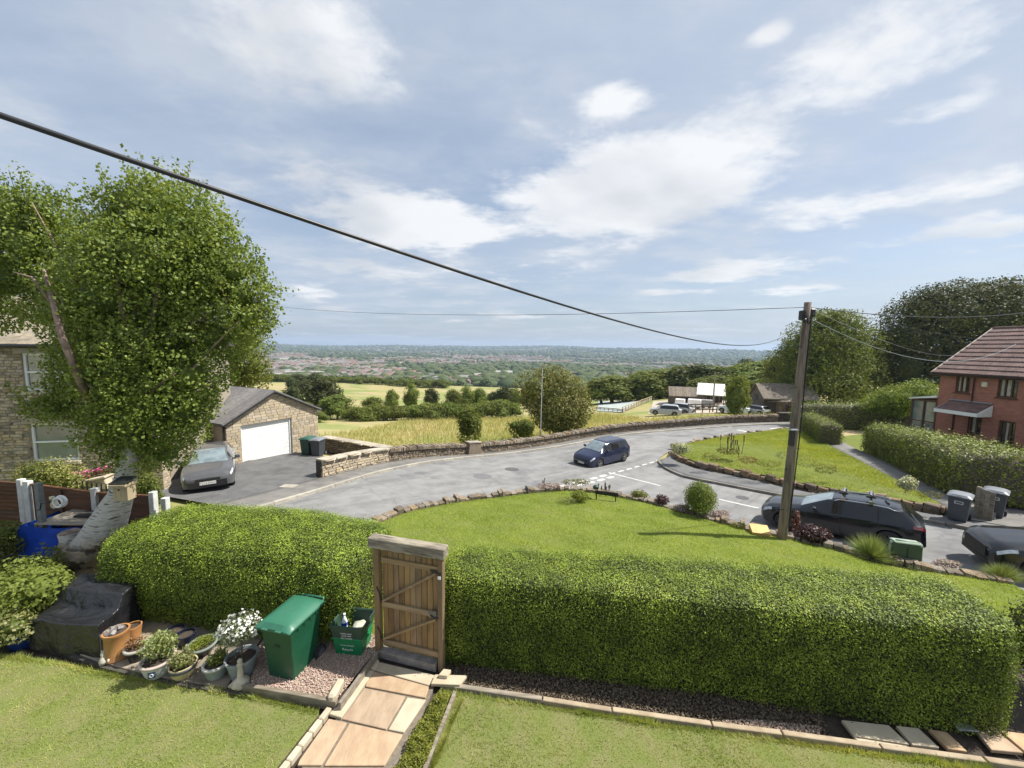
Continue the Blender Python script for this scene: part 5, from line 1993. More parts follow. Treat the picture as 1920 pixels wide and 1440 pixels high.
# ================================================================ FARM YARD
def farm():
    wd_ = mat('old_barn_wood', (.17, .135, .10), (.10, .08, .06), .9, 3, 6, .4, 20, .01, isl=.4)
    rf = mat('barn_roof', (.22, .185, .14), (.15, .125, .10), .9, 2, 6, .3, 10, .02, isl=.3)
    conc = mat('yard_gravel', (.50, .43, .34), (.38, .33, .27), .95, .6, 6, world=True)
    def PX(px, py, d_=None):
        if d_ is None:
            q = at(px, py); return (q[0], q[1])
        q = dp(px, py, d_); return (q[0], q[1])
    # yard surface and pale sand arena
    strip('farm_yard', [PX(1215, 776), PX(1290, 776), PX(1380, 774), PX(1470, 772)], [PX(1225, 752), PX(1290, 750), PX(1380, 748), PX(1475, 748)], conc, .02, 30, 6, sm=False)
    strip('sand_arena', [PX(1120, 771), PX(1170, 773)], [PX(1122, 751), PX(1200, 751)], mat('arena_sand', (.30, .36, .34), (.42, .45, .42), .9, .8, 5, world=True), .05, 12, 6, sm=False)
    # arena fence: posts and rails along two sides
    def fence(label, a, b, h, n, rails, m, group=None):
        a = Vector((a[0], a[1], R(*a))); b = Vector((b[0], b[1], R(*b)))
        t = thing('rail_fence', label, 'fence', tuple(a))
        for i in range(n + 1):
            p = a.lerp(b, i / n); mb = MB(); mb.box((p.x, p.y, p.z + h / 2), (.12, .12, h)); mb.build('post', m, t, world=True)
        for r_ in rails:
            mb = MB(); mb.beam(a + Vector((0, 0, h * r_)), b + Vector((0, 0, h * r_)), .06, .16); mb.build('rail', m, t, world=True)
        return t
    pale = mat('pale_timber', (.50, .40, .24), (.40, .32, .2), .85)
    fence('low white topped fence along the front edge of the arena', PX(1118, 768), PX(1167, 773), .6, 6, (.5, .95), m_wgrey)
    f = fence('pale timber fence with white boards climbing right of the arena', PX(1167, 773), PX(1222, 751), 1.1, 12, (.95,), pale)
    a = PX(1167, 773); b = PX(1222, 751)
    for i in range(14):
        t0 = i / 14 + .01; t1 = (i + 1) / 14 - .012
        p0 = (a[0] + (b[0] - a[0]) * t0, a[1] + (b[1] - a[1]) * t0); p1 = (a[0] + (b[0] - a[0]) * t1, a[1] + (b[1] - a[1]) * t1)
        mb = MB(); mb.beam((p0[0], p0[1], R(*p0) + .45), (p1[0], p1[1], R(*p1) + .45), .05, .6); mb.build('board', m_cop, f, world=True)
    fence('thin rail fence across the back of the arena', PX(1120, 752), PX(1215, 750), 1.0, 10, (.5, .9), wd_)
    fence('open timber rail fence in front of the farm yard', PX(1290, 775), PX(1370, 773), 1.5, 6, (.35, .65, .92), wd_)
    # long low shed
    def shed(name, label, a, b, dep, eh, rise, wm, rm, boards=True, door=None, opened=False):
        a = np.array(a); b = np.array(b); d_ = unit(b - a); ang = math.atan2(d_[1], d_[0]); w = np.linalg.norm(b - a)
        t = thing(name, label, 'barn', (a[0], a[1], R(*a)), ang)
        if opened:
            for i in range(7):
                mb = MB(); mb.box((w * i / 6, 0, eh / 2), (.15, .15, eh)); mb.build('post', wm, t)
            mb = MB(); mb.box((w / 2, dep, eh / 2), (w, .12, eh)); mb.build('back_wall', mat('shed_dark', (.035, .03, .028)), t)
            mb = MB(); mb.prism([(-.3, -.5, eh), (-.3, dep + .3, eh + rise), (-.3, dep + .3, eh + rise + .1), (-.3, -.5, eh + .1)], (w + .6, 0, 0)); mb.build('roof', rm, t)
            for i in range(14):
                x = -.3 + (w + .6) * (i + .5) / 14
                mb = MB(); mb.beam((x, -.52, eh + .13), (x, dep + .3, eh + rise + .13), (w + .6) / 14 * .86, .05); mb.build('roof_panel', rm, t)
            return t
        mb = MB(); mb.prism([(0, 0, -.5), (w, 0, -.5), (w, 0, eh), (0, 0, eh)], (0, dep, 0))
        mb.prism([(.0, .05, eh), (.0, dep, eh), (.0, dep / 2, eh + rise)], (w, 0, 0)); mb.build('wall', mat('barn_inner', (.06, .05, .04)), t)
        nb = int(w / .35)
        for i in range(min(nb, 60)):
            if door and door[0] < (i + .5) / nb < door[1]: continue
            mb = MB(); mb.box((w * (i + .5) / nb, -.04, eh / 2 - .2), (w / nb * .9, .05, eh + .3)); mb.build('board', wm, t)
        for s_ in (0, 1):
            e0 = Vector((-.3, -.4 if s_ == 0 else dep + .4, eh - .15)); e1 = Vector((-.3, dep / 2, eh + rise + .05))
            mb = MB(); mb.prism([e0, e1, e1 + Vector((0, 0, .12)), e0 + Vector((0, 0, .12))], (w + .6, 0, 0)); mb.build('roof', rm, t)
            if s_ == 0:
                for i in range(18):
                    x = -.3 + (w + .6) * (i + .5) / 18
                    mb = MB(); mb.beam(Vector((x, 0, .15)) + Vector((0, e0.y, e0.z)), Vector((x, 0, .15)) + Vector((0, e1.y, e1.z)), (w + .6) / 18 * .88, .05); mb.build('roof_panel', rm, t)
        return t
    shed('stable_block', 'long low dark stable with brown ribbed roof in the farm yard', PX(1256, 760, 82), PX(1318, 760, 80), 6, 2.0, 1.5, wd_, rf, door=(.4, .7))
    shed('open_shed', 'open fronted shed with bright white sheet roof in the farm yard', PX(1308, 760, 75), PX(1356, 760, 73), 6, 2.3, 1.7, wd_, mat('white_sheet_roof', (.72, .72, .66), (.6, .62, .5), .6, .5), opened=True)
    # barn with gable facing, near the red shrub
    a = np.array(PX(1405, 768, 60)); b = np.array(PX(1432, 768, 56))
    d_ = unit(b - a); ang = math.atan2(d_[1], d_[0]); w = np.linalg.norm(b - a)
    def gable(label, a, b, dep, eh, rise, rz=0):
        a = np.array(a); b = np.array(b); d_ = unit(b - a); ang = math.atan2(d_[1], d_[0]); w = np.linalg.norm(b - a)
        t = thing('wooden_barn', label, 'barn', (a[0], a[1], R(*a)), ang)
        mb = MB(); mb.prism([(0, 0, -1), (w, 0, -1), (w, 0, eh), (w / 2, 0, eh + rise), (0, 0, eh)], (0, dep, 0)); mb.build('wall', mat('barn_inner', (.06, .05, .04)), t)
        nb = 12
        for i in range(nb):
            x = w * (i + .5) / nb; hh = eh + rise * (1 - abs(x - w / 2) / (w / 2)) - .1
            mb = MB(); mb.box((x, -.04, hh / 2), (w / nb * .9, .05, hh)); mb.build('board', wd_, t)
        mb = MB(); mb.box((w / 2, -.08, eh * .9), (w * .22, .06, .9)); mb.build('opening', m_black, t)
        for s_ in (0, 1):
            e0 = Vector((-.5 if s_ == 0 else w + .5, -.4, eh - .35)); e1 = Vector((w / 2, -.4, eh + rise + .1))
            mb = MB(); mb.prism([e0, e1, e1 + Vector((0, 0, .14)), e0 + Vector((0, 0, .14))], (0, dep + .8, 0)); mb.build('roof', rf, t)
        return t
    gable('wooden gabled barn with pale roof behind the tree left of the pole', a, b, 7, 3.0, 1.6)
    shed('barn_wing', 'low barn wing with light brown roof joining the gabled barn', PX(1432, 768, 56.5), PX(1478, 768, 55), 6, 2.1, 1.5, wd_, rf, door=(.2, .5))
    # things in the yard
    for i, (px, py, w_, h_, m_, l_) in enumerate(((1275, 758, 1.6, 1.6, m_white, 'leftmost pale trailer box beside the stable'), (1302, 760, 2.2, 1.4, m_white, 'white crate trailer left of the open shed'), (1325, 758, 1.8, 1.2, mat('grey_box', (.3, .3, .3)), 'grey trailer box under the white shed roof'))):
        q = dp(px, py, 70); z = R(q[0], q[1])
        t = thing('trailer', l_, 'trailer', (q[0], q[1], z), -.5)
        mb = MB(); mb.box((0, 0, .4 + h_ / 2), (w_, 1.4, h_)); mb.build('body', m_, t, bevel=.06)
        for sx in (-.3, .3):
            mb = MB(); mb.cyl((sx * w_, -.72, .3), (sx * w_, -.6, .3), .3); mb.build('wheel', m_black, t)
    # horse jump rails, logs, pole
    q = at(1295, 774)
    mb = MB(); mb.cyl((q[0] + 4, q[1] + 1, q[2] - .3), (q[0] + 4, q[1] + 1, q[2] + 6.5), .12, .09); o = mb.build('utility_pole', m_wgrey)
    tag(o, 'thin far wooden pole standing in the farm yard', 'pole')


farm()


# ================================================================ CARS
m_tyre = mat('tyre_rubber', (.02, .02, .021), (.03, .03, .03), .85, 20)
m_rim = mat('alloy', (.55, .56, .58), (.45, .46, .48), .35, 5, metal=.8)
m_rimD = mat('dark_alloy', (.12, .12, .13), (.09, .09, .1), .4, 5, metal=.8)
m_trim = mat('car_trim', (.012, .012, .013), (.02, .02, .02), .5, 10)
m_lamp = mat('headlight', (.62, .66, .70), (.45, .48, .52), .08, 8, spec=.9, coat=1)
m_tail = mat('tail_light', (.28, .008, .01), (.2, .005, .006), .12, 8, spec=.8, coat=1)
m_cglass = mat('car_glass', (.008, .010, .011), (.012, .014, .016), .03, 3, spec=.5, coat=.2)
m_cglass_sky = mat('car_glass_sky_reflection', (.20, .25, .26), (.12, .15, .16), .04, 2.5, spec=1.0, coat=1.0)  # pale base colour paints the sky's reflection into the windscreens
m_plateW = mat('plate_white', (.72, .72, .68), (.66, .66, .62), .5)
m_plateY = mat('plate_yellow', (.75, .50, .05), (.7, .46, .04), .5)
m_chrome = mat('chrome', (.7, .72, .74), (.6, .62, .64), .15, 5, metal=1)


def paint(name, c):
    return mat(name, c, tuple(x * .9 for x in c), .22, 3, metal=0, coat=.5, spec=.4)


def interp(tab, x):
    xs = [t[0] for t in tab]
    ys = [t[1] for t in tab]
    if xs[0] > xs[-1]:
        xs = xs[::-1]; ys = ys[::-1]
    # monotone-ish smooth interpolation
    return float(np.interp(x, xs, ys))


def make_car(name, label, pos, rotz, L_, W_, top, belt, pm, wb, wr, front_ax, glass_x, pillars, roofw=.74, rim=None, wind=None, rear=None, rails=False,
             plan=None, plate='', rplate='', seams=(), glassm=None, windm=None, spokes=5, grille=None, lamp_h=(.62, .78), tail_h=(.75, 1.0), sill=.20, group=None, pitchz=(0, 0), tagsz=None, cat='car'):
    root = thing(name, label, cat, pos, rotz, group)
    root.rotation_euler = (pitchz[1], -pitchz[0], rotz)
    hl = L_ / 2; hw = W_ / 2
    ax_f = hl - front_ax; ax_r = ax_f - wb
    xs = set(np.round(np.linspace(hl, -hl, int(L_ / .055)), 4).tolist())
    for e in (.01, .03, .06, .10, .16, .24):
        xs.add(round(hl - e, 4)); xs.add(round(-hl + e, 4))
    for s_ in seams:
        xs.add(round(s_ + .007, 4)); xs.add(round(s_ - .007, 4))
    for s_ in list(glass_x) + list(wind) + list(rear):
        xs.add(round(s_, 4))
    xs = sorted(xs, reverse=True)
    # smoothed profiles
    def prof(tab, x, sm=.05):
        return sum(interp(tab, x + o) for o in (-sm, -sm / 2, 0, sm / 2, sm)) / 5
    plan = plan or [(hl, .72), (hl - .06, .84), (hl - .18, .93), (hl - .45, .985), (hl - .9, 1.0), (-hl + .8, 1.0), (-hl + .35, .97), (-hl + .12, .92), (-hl + .04, .86), (-hl, .80)]
    ring = []
    for x in xs:
        zt = prof(top, x); zb = prof(belt, x, .12)
        pf = interp(plan, x)
        w = hw * pf
        df, dr = abs(x - ax_f), abs(x - ax_r)
        ar = wr * 1.16
        zlow = sill
        if hl - x < .25: zlow = sill + .06 * (1 - (hl - x) / .25)
        if x + hl < .3: zlow = sill + .12 * (1 - (x + hl) / .3)
        dd = min(df, dr)
        arch = dd < ar
        if arch:
            zlow = max(zlow, wr + math.sqrt(max(ar * ar - dd * dd, 0)) * .98)
        g = min(1, max(0, (zt - zb) / .38)); g = g * g * (3 - 2 * g)
        zb2 = min(zb, zt - .015)
        flare = .012 if dd < ar * 1.12 else 0
        zmid = zlow + (zb2 - zlow) * .5
        rw = w - .13 + (roofw * hw - (w - .13)) * g
        h5 = zt - .045 - .03 * g
        pts = [(w - .07, zlow), (w - .012 + flare, zlow + .015), (w + flare, max(zmid, zlow + .02)), (w - .005, zb2 - .10 if zb2 - .10 > zmid else zb2 - .05), (w - .045, zb2 - .012),
               (rw if g > .02 else w - .13, max(h5, zb2 + .001)), (rw - .07, zt - .012), (rw * .55, zt + .004), (0, zt + .010)]
        ring.append(pts)
    K = len(pts)
    V = []
    for x, r_ in zip(xs, ring):
        # nose rounding: pull bumper mid forward
        V.append([(x, y, z) for y, z in r_])
    groups = {}
    def emit(part, quad):
        groups.setdefault(part, []).append(quad)
    for i in range(len(xs) - 1):
        xm = (xs[i] + xs[i + 1]) / 2
        zt = prof(top, xm); zb = prof(belt, xm, .12)
        for k in range(K - 1):
            part = 'body'
            zc = (ring[i][k][1] + ring[i][k + 1][1]) / 2
            if k == 4 and zt - zb > .16 and glass_x[1] < xm < glass_x[0]:
                part = 'side_window'
                for p0, p1 in pillars:
                    if p1 < xm < p0: part = 'trim'
            elif k in (6, 7) and wind[1] < xm < wind[0]:
                part = 'windscreen'
            elif k in (6, 7) and rear[1] < xm < rear[0]:
                part = 'rear_window'
            if part == 'body':
                for s_ in seams:
                    if abs(xm - s_) < .007 and k in (1, 2, 3) : part = 'seam'
                if k == 3 and hl - .48 < xm < hl - .03 and lamp_h[0] < zc and xm > hl - .42: part = 'headlight'
                if k == 3 and -hl + .02 < xm < -hl + .30 and tail_h[0] < zc: part = 'tail_light'
                if k == 0: part = 'trim'
                if k == 1 and zc < sill + .05: part = 'trim'
            for s_ in (1, -1):
                a = V[i][k]; b = V[i + 1][k]; c = V[i + 1][k + 1]; d_ = V[i][k + 1]
                q = [(p[0], p[1] * s_, p[2]) for p in (a, b, c, d_)]
                if s_ < 0: q = q[::-1]
                emit(part if part not in ('headlight', 'tail_light', 'side_window') else part + ('_l' if s_ > 0 else '_r'), q)
    # end caps
    for i, front in ((0, True), (len(xs) - 1, False)):
        for k in range(K - 1):
            a = V[i][k]; b = V[i][k + 1]
            q = [a, b, (b[0], -b[1], b[2]), (a[0], -a[1], a[2])]
            if not front: q = q[::-1]
            emit('body' if k > 1 else 'trim', q)
    # arch liners / floor
    fl = MB(); fl.box((0, 0, .34), (L_ * .93, W_ * .62, .30)); fl.box(((ax_f + ax_r) / 2, 0, .34), (wb - 2 * wr * 1.2, W_ * .9, .3)); fl.build('underbody', m_trim, root)
    mats_ = {'body': pm, 'trim': m_trim, 'seam': m_trim, 'windscreen': windm or m_cglass, 'rear_window': glassm or m_cglass}
    for part, qs in groups.items():
        base = part.rsplit('_', 1)[0] if part.endswith(('_l', '_r')) else part
        mm = {'side_window': glassm or m_cglass, 'headlight': m_lamp, 'tail_light': m_tail}.get(base, mats_.get(base, pm))
        vs = [p for q in qs for p in q]
        bm = bmesh.new()
        for q in qs:
            try: bm.faces.new([bm.verts.new(p) for p in q])
            except ValueError: pass
        bmesh.ops.remove_doubles(bm, verts=bm.verts, dist=.0006)
        me = bpy.data.meshes.new(base); bm.to_mesh(me); bm.free()
        me.polygons.foreach_set('use_smooth', [True] * len(me.polygons))
        me.materials.append(mm)
        o = bpy.data.objects.new({'seam': 'door_seam', 'trim': 'lower_trim'}.get(base, base), me)
        link(o, root)
        if base == 'body':
            bm = bmesh.new(); bm.from_mesh(me)
            for e in bm.edges:
                if len(e.link_faces) == 2 and e.calc_face_angle(0) > math.radians(38): e.smooth = False
            bm.to_mesh(me); bm.free()
    # wheels
    for ax in (ax_f, ax_r):
        for s_ in (1, -1):
            y0 = (hw - .01) * s_
            t = MB(); n = 28
            prof_ = [(wr * .62, -.0), (wr * .64, .0), (wr * .93, .0), (wr, -.03), (wr, -.17), (wr * .9, -.2), (wr * .3, -.2)]
            vs = []
            for r_, yy in prof_:
                for k in range(n):
                    a = 2 * PI * k / n
                    vs.append((ax + math.cos(a) * r_, y0 + yy * s_, wr + math.sin(a) * r_))
            fs = [(i * n + k, i * n + (k + 1) % n, (i + 1) * n + (k + 1) % n, (i + 1) * n + k) for i in range(len(prof_) - 1) for k in range(n)]
            t.add(vs, fs)
            wh = t.build('wheel', m_tyre, root, True)
            rm = MB()
            rm.cyl((ax, y0 - .05 * s_, wr), (ax, y0 - .045 * s_, wr), wr * .62, n=24)
            rm.build('rim_shadow', m_trim, wh)
            rm = MB()
            for k in range(spokes):
                a = 2 * PI * k / spokes + .3
                rm.beam((ax, y0 - .025 * s_, wr), (ax + math.cos(a) * wr * .63, y0 - .02 * s_, wr + math.sin(a) * wr * .63), .03, wr * .17, up=(0, s_, 0))
            rm.cyl((ax, y0 - .04 * s_, wr), (ax, y0 - .005 * s_, wr), wr * .13)
            vs = []
            for r_, yy in ((wr * .66, -.045), (wr * .66, -.002), (wr * .58, -.01), (wr * .58, -.045)):
                for k in range(24):
                    a = 2 * PI * k / 24
                    vs.append((ax + math.cos(a) * r_, y0 + yy * s_, wr + math.sin(a) * r_))
            rm.add(vs, [(i * 24 + k, i * 24 + (k + 1) % 24, (i + 1) * 24 + (k + 1) % 24, (i + 1) * 24 + k) for i in range(3) for k in range(24)])
            rm.build('rim', rim or m_rim, wh)
    # mirrors
    xm = wind[0] - .45; zb = prof(belt, xm, .1)
    for s_ in (1, -1):
        q = MB(); q.box((xm + .02, (hw + .10) * s_, zb + .10), (.12, .20, .15)); o = q.build('mirror', pm, root, True, bevel=.04, seg=3)
        q = MB(); q.box((xm, (hw - .03) * s_, zb + .02), (.06, .12, .04)); q.build('mirror_arm', m_trim, o)
    # handles
    for s_ in (1, -1):
        for sx in seams[1:3] if len(seams) > 2 else seams[1:]:
            q = MB(); q.box((sx + .13, (hw + .008) * s_, prof(belt, sx) - .13), (.17, .03, .035)); q.build('door_handle', pm, root, bevel=.01)
    # plates
    zf = .42
    if plate is not None:
        q = MB(); q.box((hl + .012, 0, zf), (.02, .52, .115)); po = q.build('number_plate', m_plateW, root)
        if plate:
            text('plate_text', plate, .105, m_trim, po, Matrix.Translation((hl + .0235, 0, zf)) @ Matrix.Rotation(PI / 2, 4, 'Z') @ Matrix.Rotation(PI / 2, 4, 'X'))
    if rplate is not None:
        zr = .62
        q = MB(); q.box((-hl - .012, 0, zr), (.02, .52, .115)); po = q.build('number_plate', m_plateY, root)
        if rplate:
            text('plate_text', rplate, .10, m_trim, po, Matrix.Translation((-hl - .0235, 0, zr)) @ Matrix.Rotation(-PI / 2, 4, 'Z') @ Matrix.Rotation(PI / 2, 4, 'X'))
    # grille
    g = grille or [(.50, .30, .20)]
    for (w_, z0, z1) in g:
        q = MB(); q.box((hl + .004, 0, (z0 + z1) / 2), (.012, w_, abs(z1 - z0))); q.build('grille', m_trim, root, bevel=.01)
    return root, hl, hw, (lambda x: prof(top, x)), (lambda x: prof(belt, x, .12))


def ang_of(a, b):
    return math.atan2(b[1] - a[1], b[0] - a[0])


# --- dark blue compact people carrier driving on the main road
f_ = at(1108, 873); r_ = at(1184, 860)
cx = (dp(1137, 860, 24.6))
ctr = at(1137, 863)
hdg = ang_of((8.4, 26.7), (4.2, 23.4))
cpos = (5.95, 24.55)
pc0 = make_car('people_carrier', 'dark navy compact people carrier driving along the main road', (cpos[0], cpos[1], R(*cpos) + .0), hdg, 4.34, 1.81,
         [(2.17, .62), (2.10, .78), (1.95, .88), (1.15, 1.06), (.45, 1.50), (.1, 1.57), (-.6, 1.58), (-1.5, 1.55), (-1.85, 1.48), (-2.08, 1.05), (-2.17, .8)],
         [(2.17, .60), (2.0, .82), (1.2, 1.0), (0, 1.03), (-1.5, 1.10), (-2.17, 1.0)], paint('navy_paint', (.012, .018, .05)), 2.68, .33, .86, (.75, -1.78), ((.12, .02), (-.82, -.92)),
         wind=(1.1, .30), rear=(-1.80, -2.05), seams=(.95, -.03, -.98), plate='YK17 XWN', rplate='', windm=m_cglass_sky, grille=[(1.1, .66, .58), (1.2, .34, .22)], pitchz=(-.02, 0), roofw=.72)

pc0[0].scale = (.93, .93, .93)
# --- grey hatchback on the drive
f0 = at(404, 921)
dirv = np.array([-.16, .95])
yp = (f0[0] - .0, f0[1] + 2.0)
yaw = math.atan2(-.80, .56)
make_car('hatchback', 'metallic grey hatchback parked nose out on the neighbour drive', (-13.25, 16.55, R(-13.25, 16.55) + .10), yaw, 3.95, 1.74,
         [(1.97, .60), (1.90, .74), (1.7, .86), (1.05, 1.0), (.35, 1.42), (.0, 1.49), (-.6, 1.50), (-1.35, 1.44), (-1.62, 1.34), (-1.88, 1.0), (-1.97, .8)],
         [(1.97, .58), (1.8, .80), (1.1, .95), (0, .97), (-1.3, 1.06), (-1.97, .95)], paint('grey_paint', (.085, .086, .09)), 2.51, .31, .78, (.7, -1.5), ((.02, -.06), (-.85, -.95)),
         wind=(1.0, .22), rear=(-1.55, -1.88), seams=(.9, -.08, -.95), plate='YC16 DWV', rplate=None, windm=m_cglass_sky, grille=[(1.25, .50, .24), (.8, .60, .52)], roofw=.71, pitchz=(.02, 0))
make_car('parked_car', 'dark car standing behind the grey hatchback by the garage', (-17.2, 21.2, R(-17.2, 21.2) + .08), yaw, 4.3, 1.8,
         [(2.15, .62), (2.05, .8), (1.2, 1.0), (.45, 1.45), (.0, 1.54), (-1.3, 1.54), (-1.9, 1.3), (-2.15, .9)],
         [(2.15, .60), (2.0, .82), (1.2, .97), (0, .99), (-2.15, .97)], paint('charcoal_paint', (.03, .033, .038)), 2.6, .32, .85, (.7, -1.7), ((.02, -.06), (-.85, -.95)),
         wind=(1.15, .3), rear=(-1.7, -2.05), seams=(1., 0., -1.), plate='', rplate=None, rails=True)

# --- dark estate with roof bars parked on the side road
fa = at(1440, 985); rb_ = at(1737, 1036)
epos = (11.95, 13.55)
ea = math.atan2(14.9 - 12.2, 9.7 - 13.9)
ea = math.atan2(.69, -.73)
epos = (12.15, 13.75)
rootE, hlE, hwE, topE, beltE = make_car('estate_car', 'black blue estate car with empty roof carriers parked beside the lawn', (epos[0], epos[1], R(*epos) - .02), ea, 4.5, 1.8,
         [(2.27, .60), (2.2, .74), (2.0, .86), (1.0, 1.01), (.15, 1.38), (-.2, 1.43), (-.9, 1.43), (-1.6, 1.37), (-1.78, 1.33), (-2.1, 1.03), (-2.27, .88)],
         [(2.27, .58), (2.05, .80), (1.1, .94), (0, .97), (-1.5, 1.02), (-2.27, .95)], paint('black_blue_paint', (.006, .008, .013)), 2.85, .335, .80, (.55, -1.72), ((-.12, -.20), (-1.1, -1.18)),
         wind=(.95, .05), rear=(-1.72, -2.12), seams=(.78, -.16, -1.14), plate='', rplate='YJ69 KVH', grille=[(.9, .66, .44), (1.2, .34, .22)], tail_h=(.72, 1), roofw=.70, spokes=10, rim=m_rimD, windm=m_cglass_sky, pitchz=(-.09, 0))
# roof bars and clamp carriers
for x in (-.25, -.98):
    q = MB(); q.beam((x, -.70, topE(x) + .10), (x, .70, topE(x) + .10), .07, .035)
    for s_ in (1, -1):
        q.box((x, .62 * s_, topE(x) + .04), (.12, .07, .12))
    q.build('roof_bar', m_chrome, rootE, bevel=.008)
for x in (-.25, -.98):
    for yy in (.25,):
        q = MB(); q.box((x, yy, topE(x) + .15), (.26, .12, .06)); q.tube([(x - .1, yy, topE(x) + .18), (x + .08, yy + .05, topE(x) + .24), (x + .3, yy + .12, topE(x) + .22)], .025, 6); q.build('carrier_clamp', m_trim, rootE, bevel=.01)
for s_ in (1, -1):
    q = MB(); q.tube([(x, .615 * s_, topE(x) - .035 + (.035 if -1.5 < x < -.1 else -.01)) for x in np.linspace(.0, -1.65, 14)], .016, 6); q.build('roof_rail', m_chrome, rootE, True)
q = MB(); q.beam((-1.35, -.12, topE(-1.35) + .03), (-1.42, .2, topE(-1.42) + .03), .06, .05); q.build('roof_aerial', m_trim, rootE, bevel=.01)

# --- dark saloon at the right edge
ac = (17.35, 9.15)
apos = at(1822, 1064)
aang = math.atan2(2.2, -4.1)
hd = np.array([math.cos(aang), math.sin(aang)])
ap = (14.6 - hd[0] * 1.65 - .1, 10.55 - hd[1] * 1.65 + .1)
make_car('saloon_car', 'black car nose at the right edge parked behind the estate', (ap[0], ap[1], R(*ap) - .02), aang, 4.7, 1.86,
         [(2.35, .62), (2.28, .78), (2.1, .88), (1.05, 1.03), (.2, 1.40), (-.15, 1.46), (-.9, 1.45), (-1.5, 1.34), (-2.0, 1.08), (-2.35, .95)],
         [(2.35, .60), (2.1, .83), (1.1, .97), (0, .99), (-2.35, .97)], paint('black_paint', (.006, .007, .009)), 2.85, .34, .86, (.6, -1.6), ((-.1, -.18), (-1.0, -1.08)),
         wind=(1.0, .1), rear=(-1.45, -1.95), seams=(.8, -.14, -1.1), plate=None, rplate='', grille=[(1.05, .70, .36), (1.3, .32, .22)], roofw=.7, spokes=5, pitchz=(-.02, 0))

# --- far cars in the farm yard
sv = paint('silver_paint', (.40, .42, .45))
def far_car(label, px, py, dist, ang, pm, L_=4.5, H_=1.65):
    p = dp(px, py, dist)
    k = H_ / 1.6
    make_car('far_car', label, (p[0], p[1], R(p[0], p[1])), ang, L_, 1.85,
             [(2.2, .7 * k), (2.1, .9 * k), (1.2, 1.08 * k), (.5, 1.55 * k), (0, 1.62 * k), (-1.6, 1.6 * k), (-2.0, 1.2 * k), (-2.25, 1.0 * k)],
             [(2.25, .68 * k), (2.0, .9 * k), (1.2, 1.04 * k), (-2.25, 1.05 * k)], pm, 2.7, .36, .85, (.8, -1.8), ((.1, 0), (-.9, -1.0)), wind=(1.2, .4), rear=(-1.7, -2.1), seams=(1.0, 0, -1), plate=None, rplate=None, spokes=5)
far_car('silver off road car parked left in the farm yard', 1248, 772, 58, 2.7, sv)
far_car('second silver car half hidden behind the first', 1272, 770, 61, 2.4, sv)
far_car('white car under the tree in front of the barn', 1376, 776, 58, 2.2, paint('white_car_paint', (.6, .62, .64)))
far_car('pale car beside the barn near the wooden pole', 1412, 776, 57, 2.0, paint('pale_paint', (.5, .5, .48)), 4.0, 1.4)

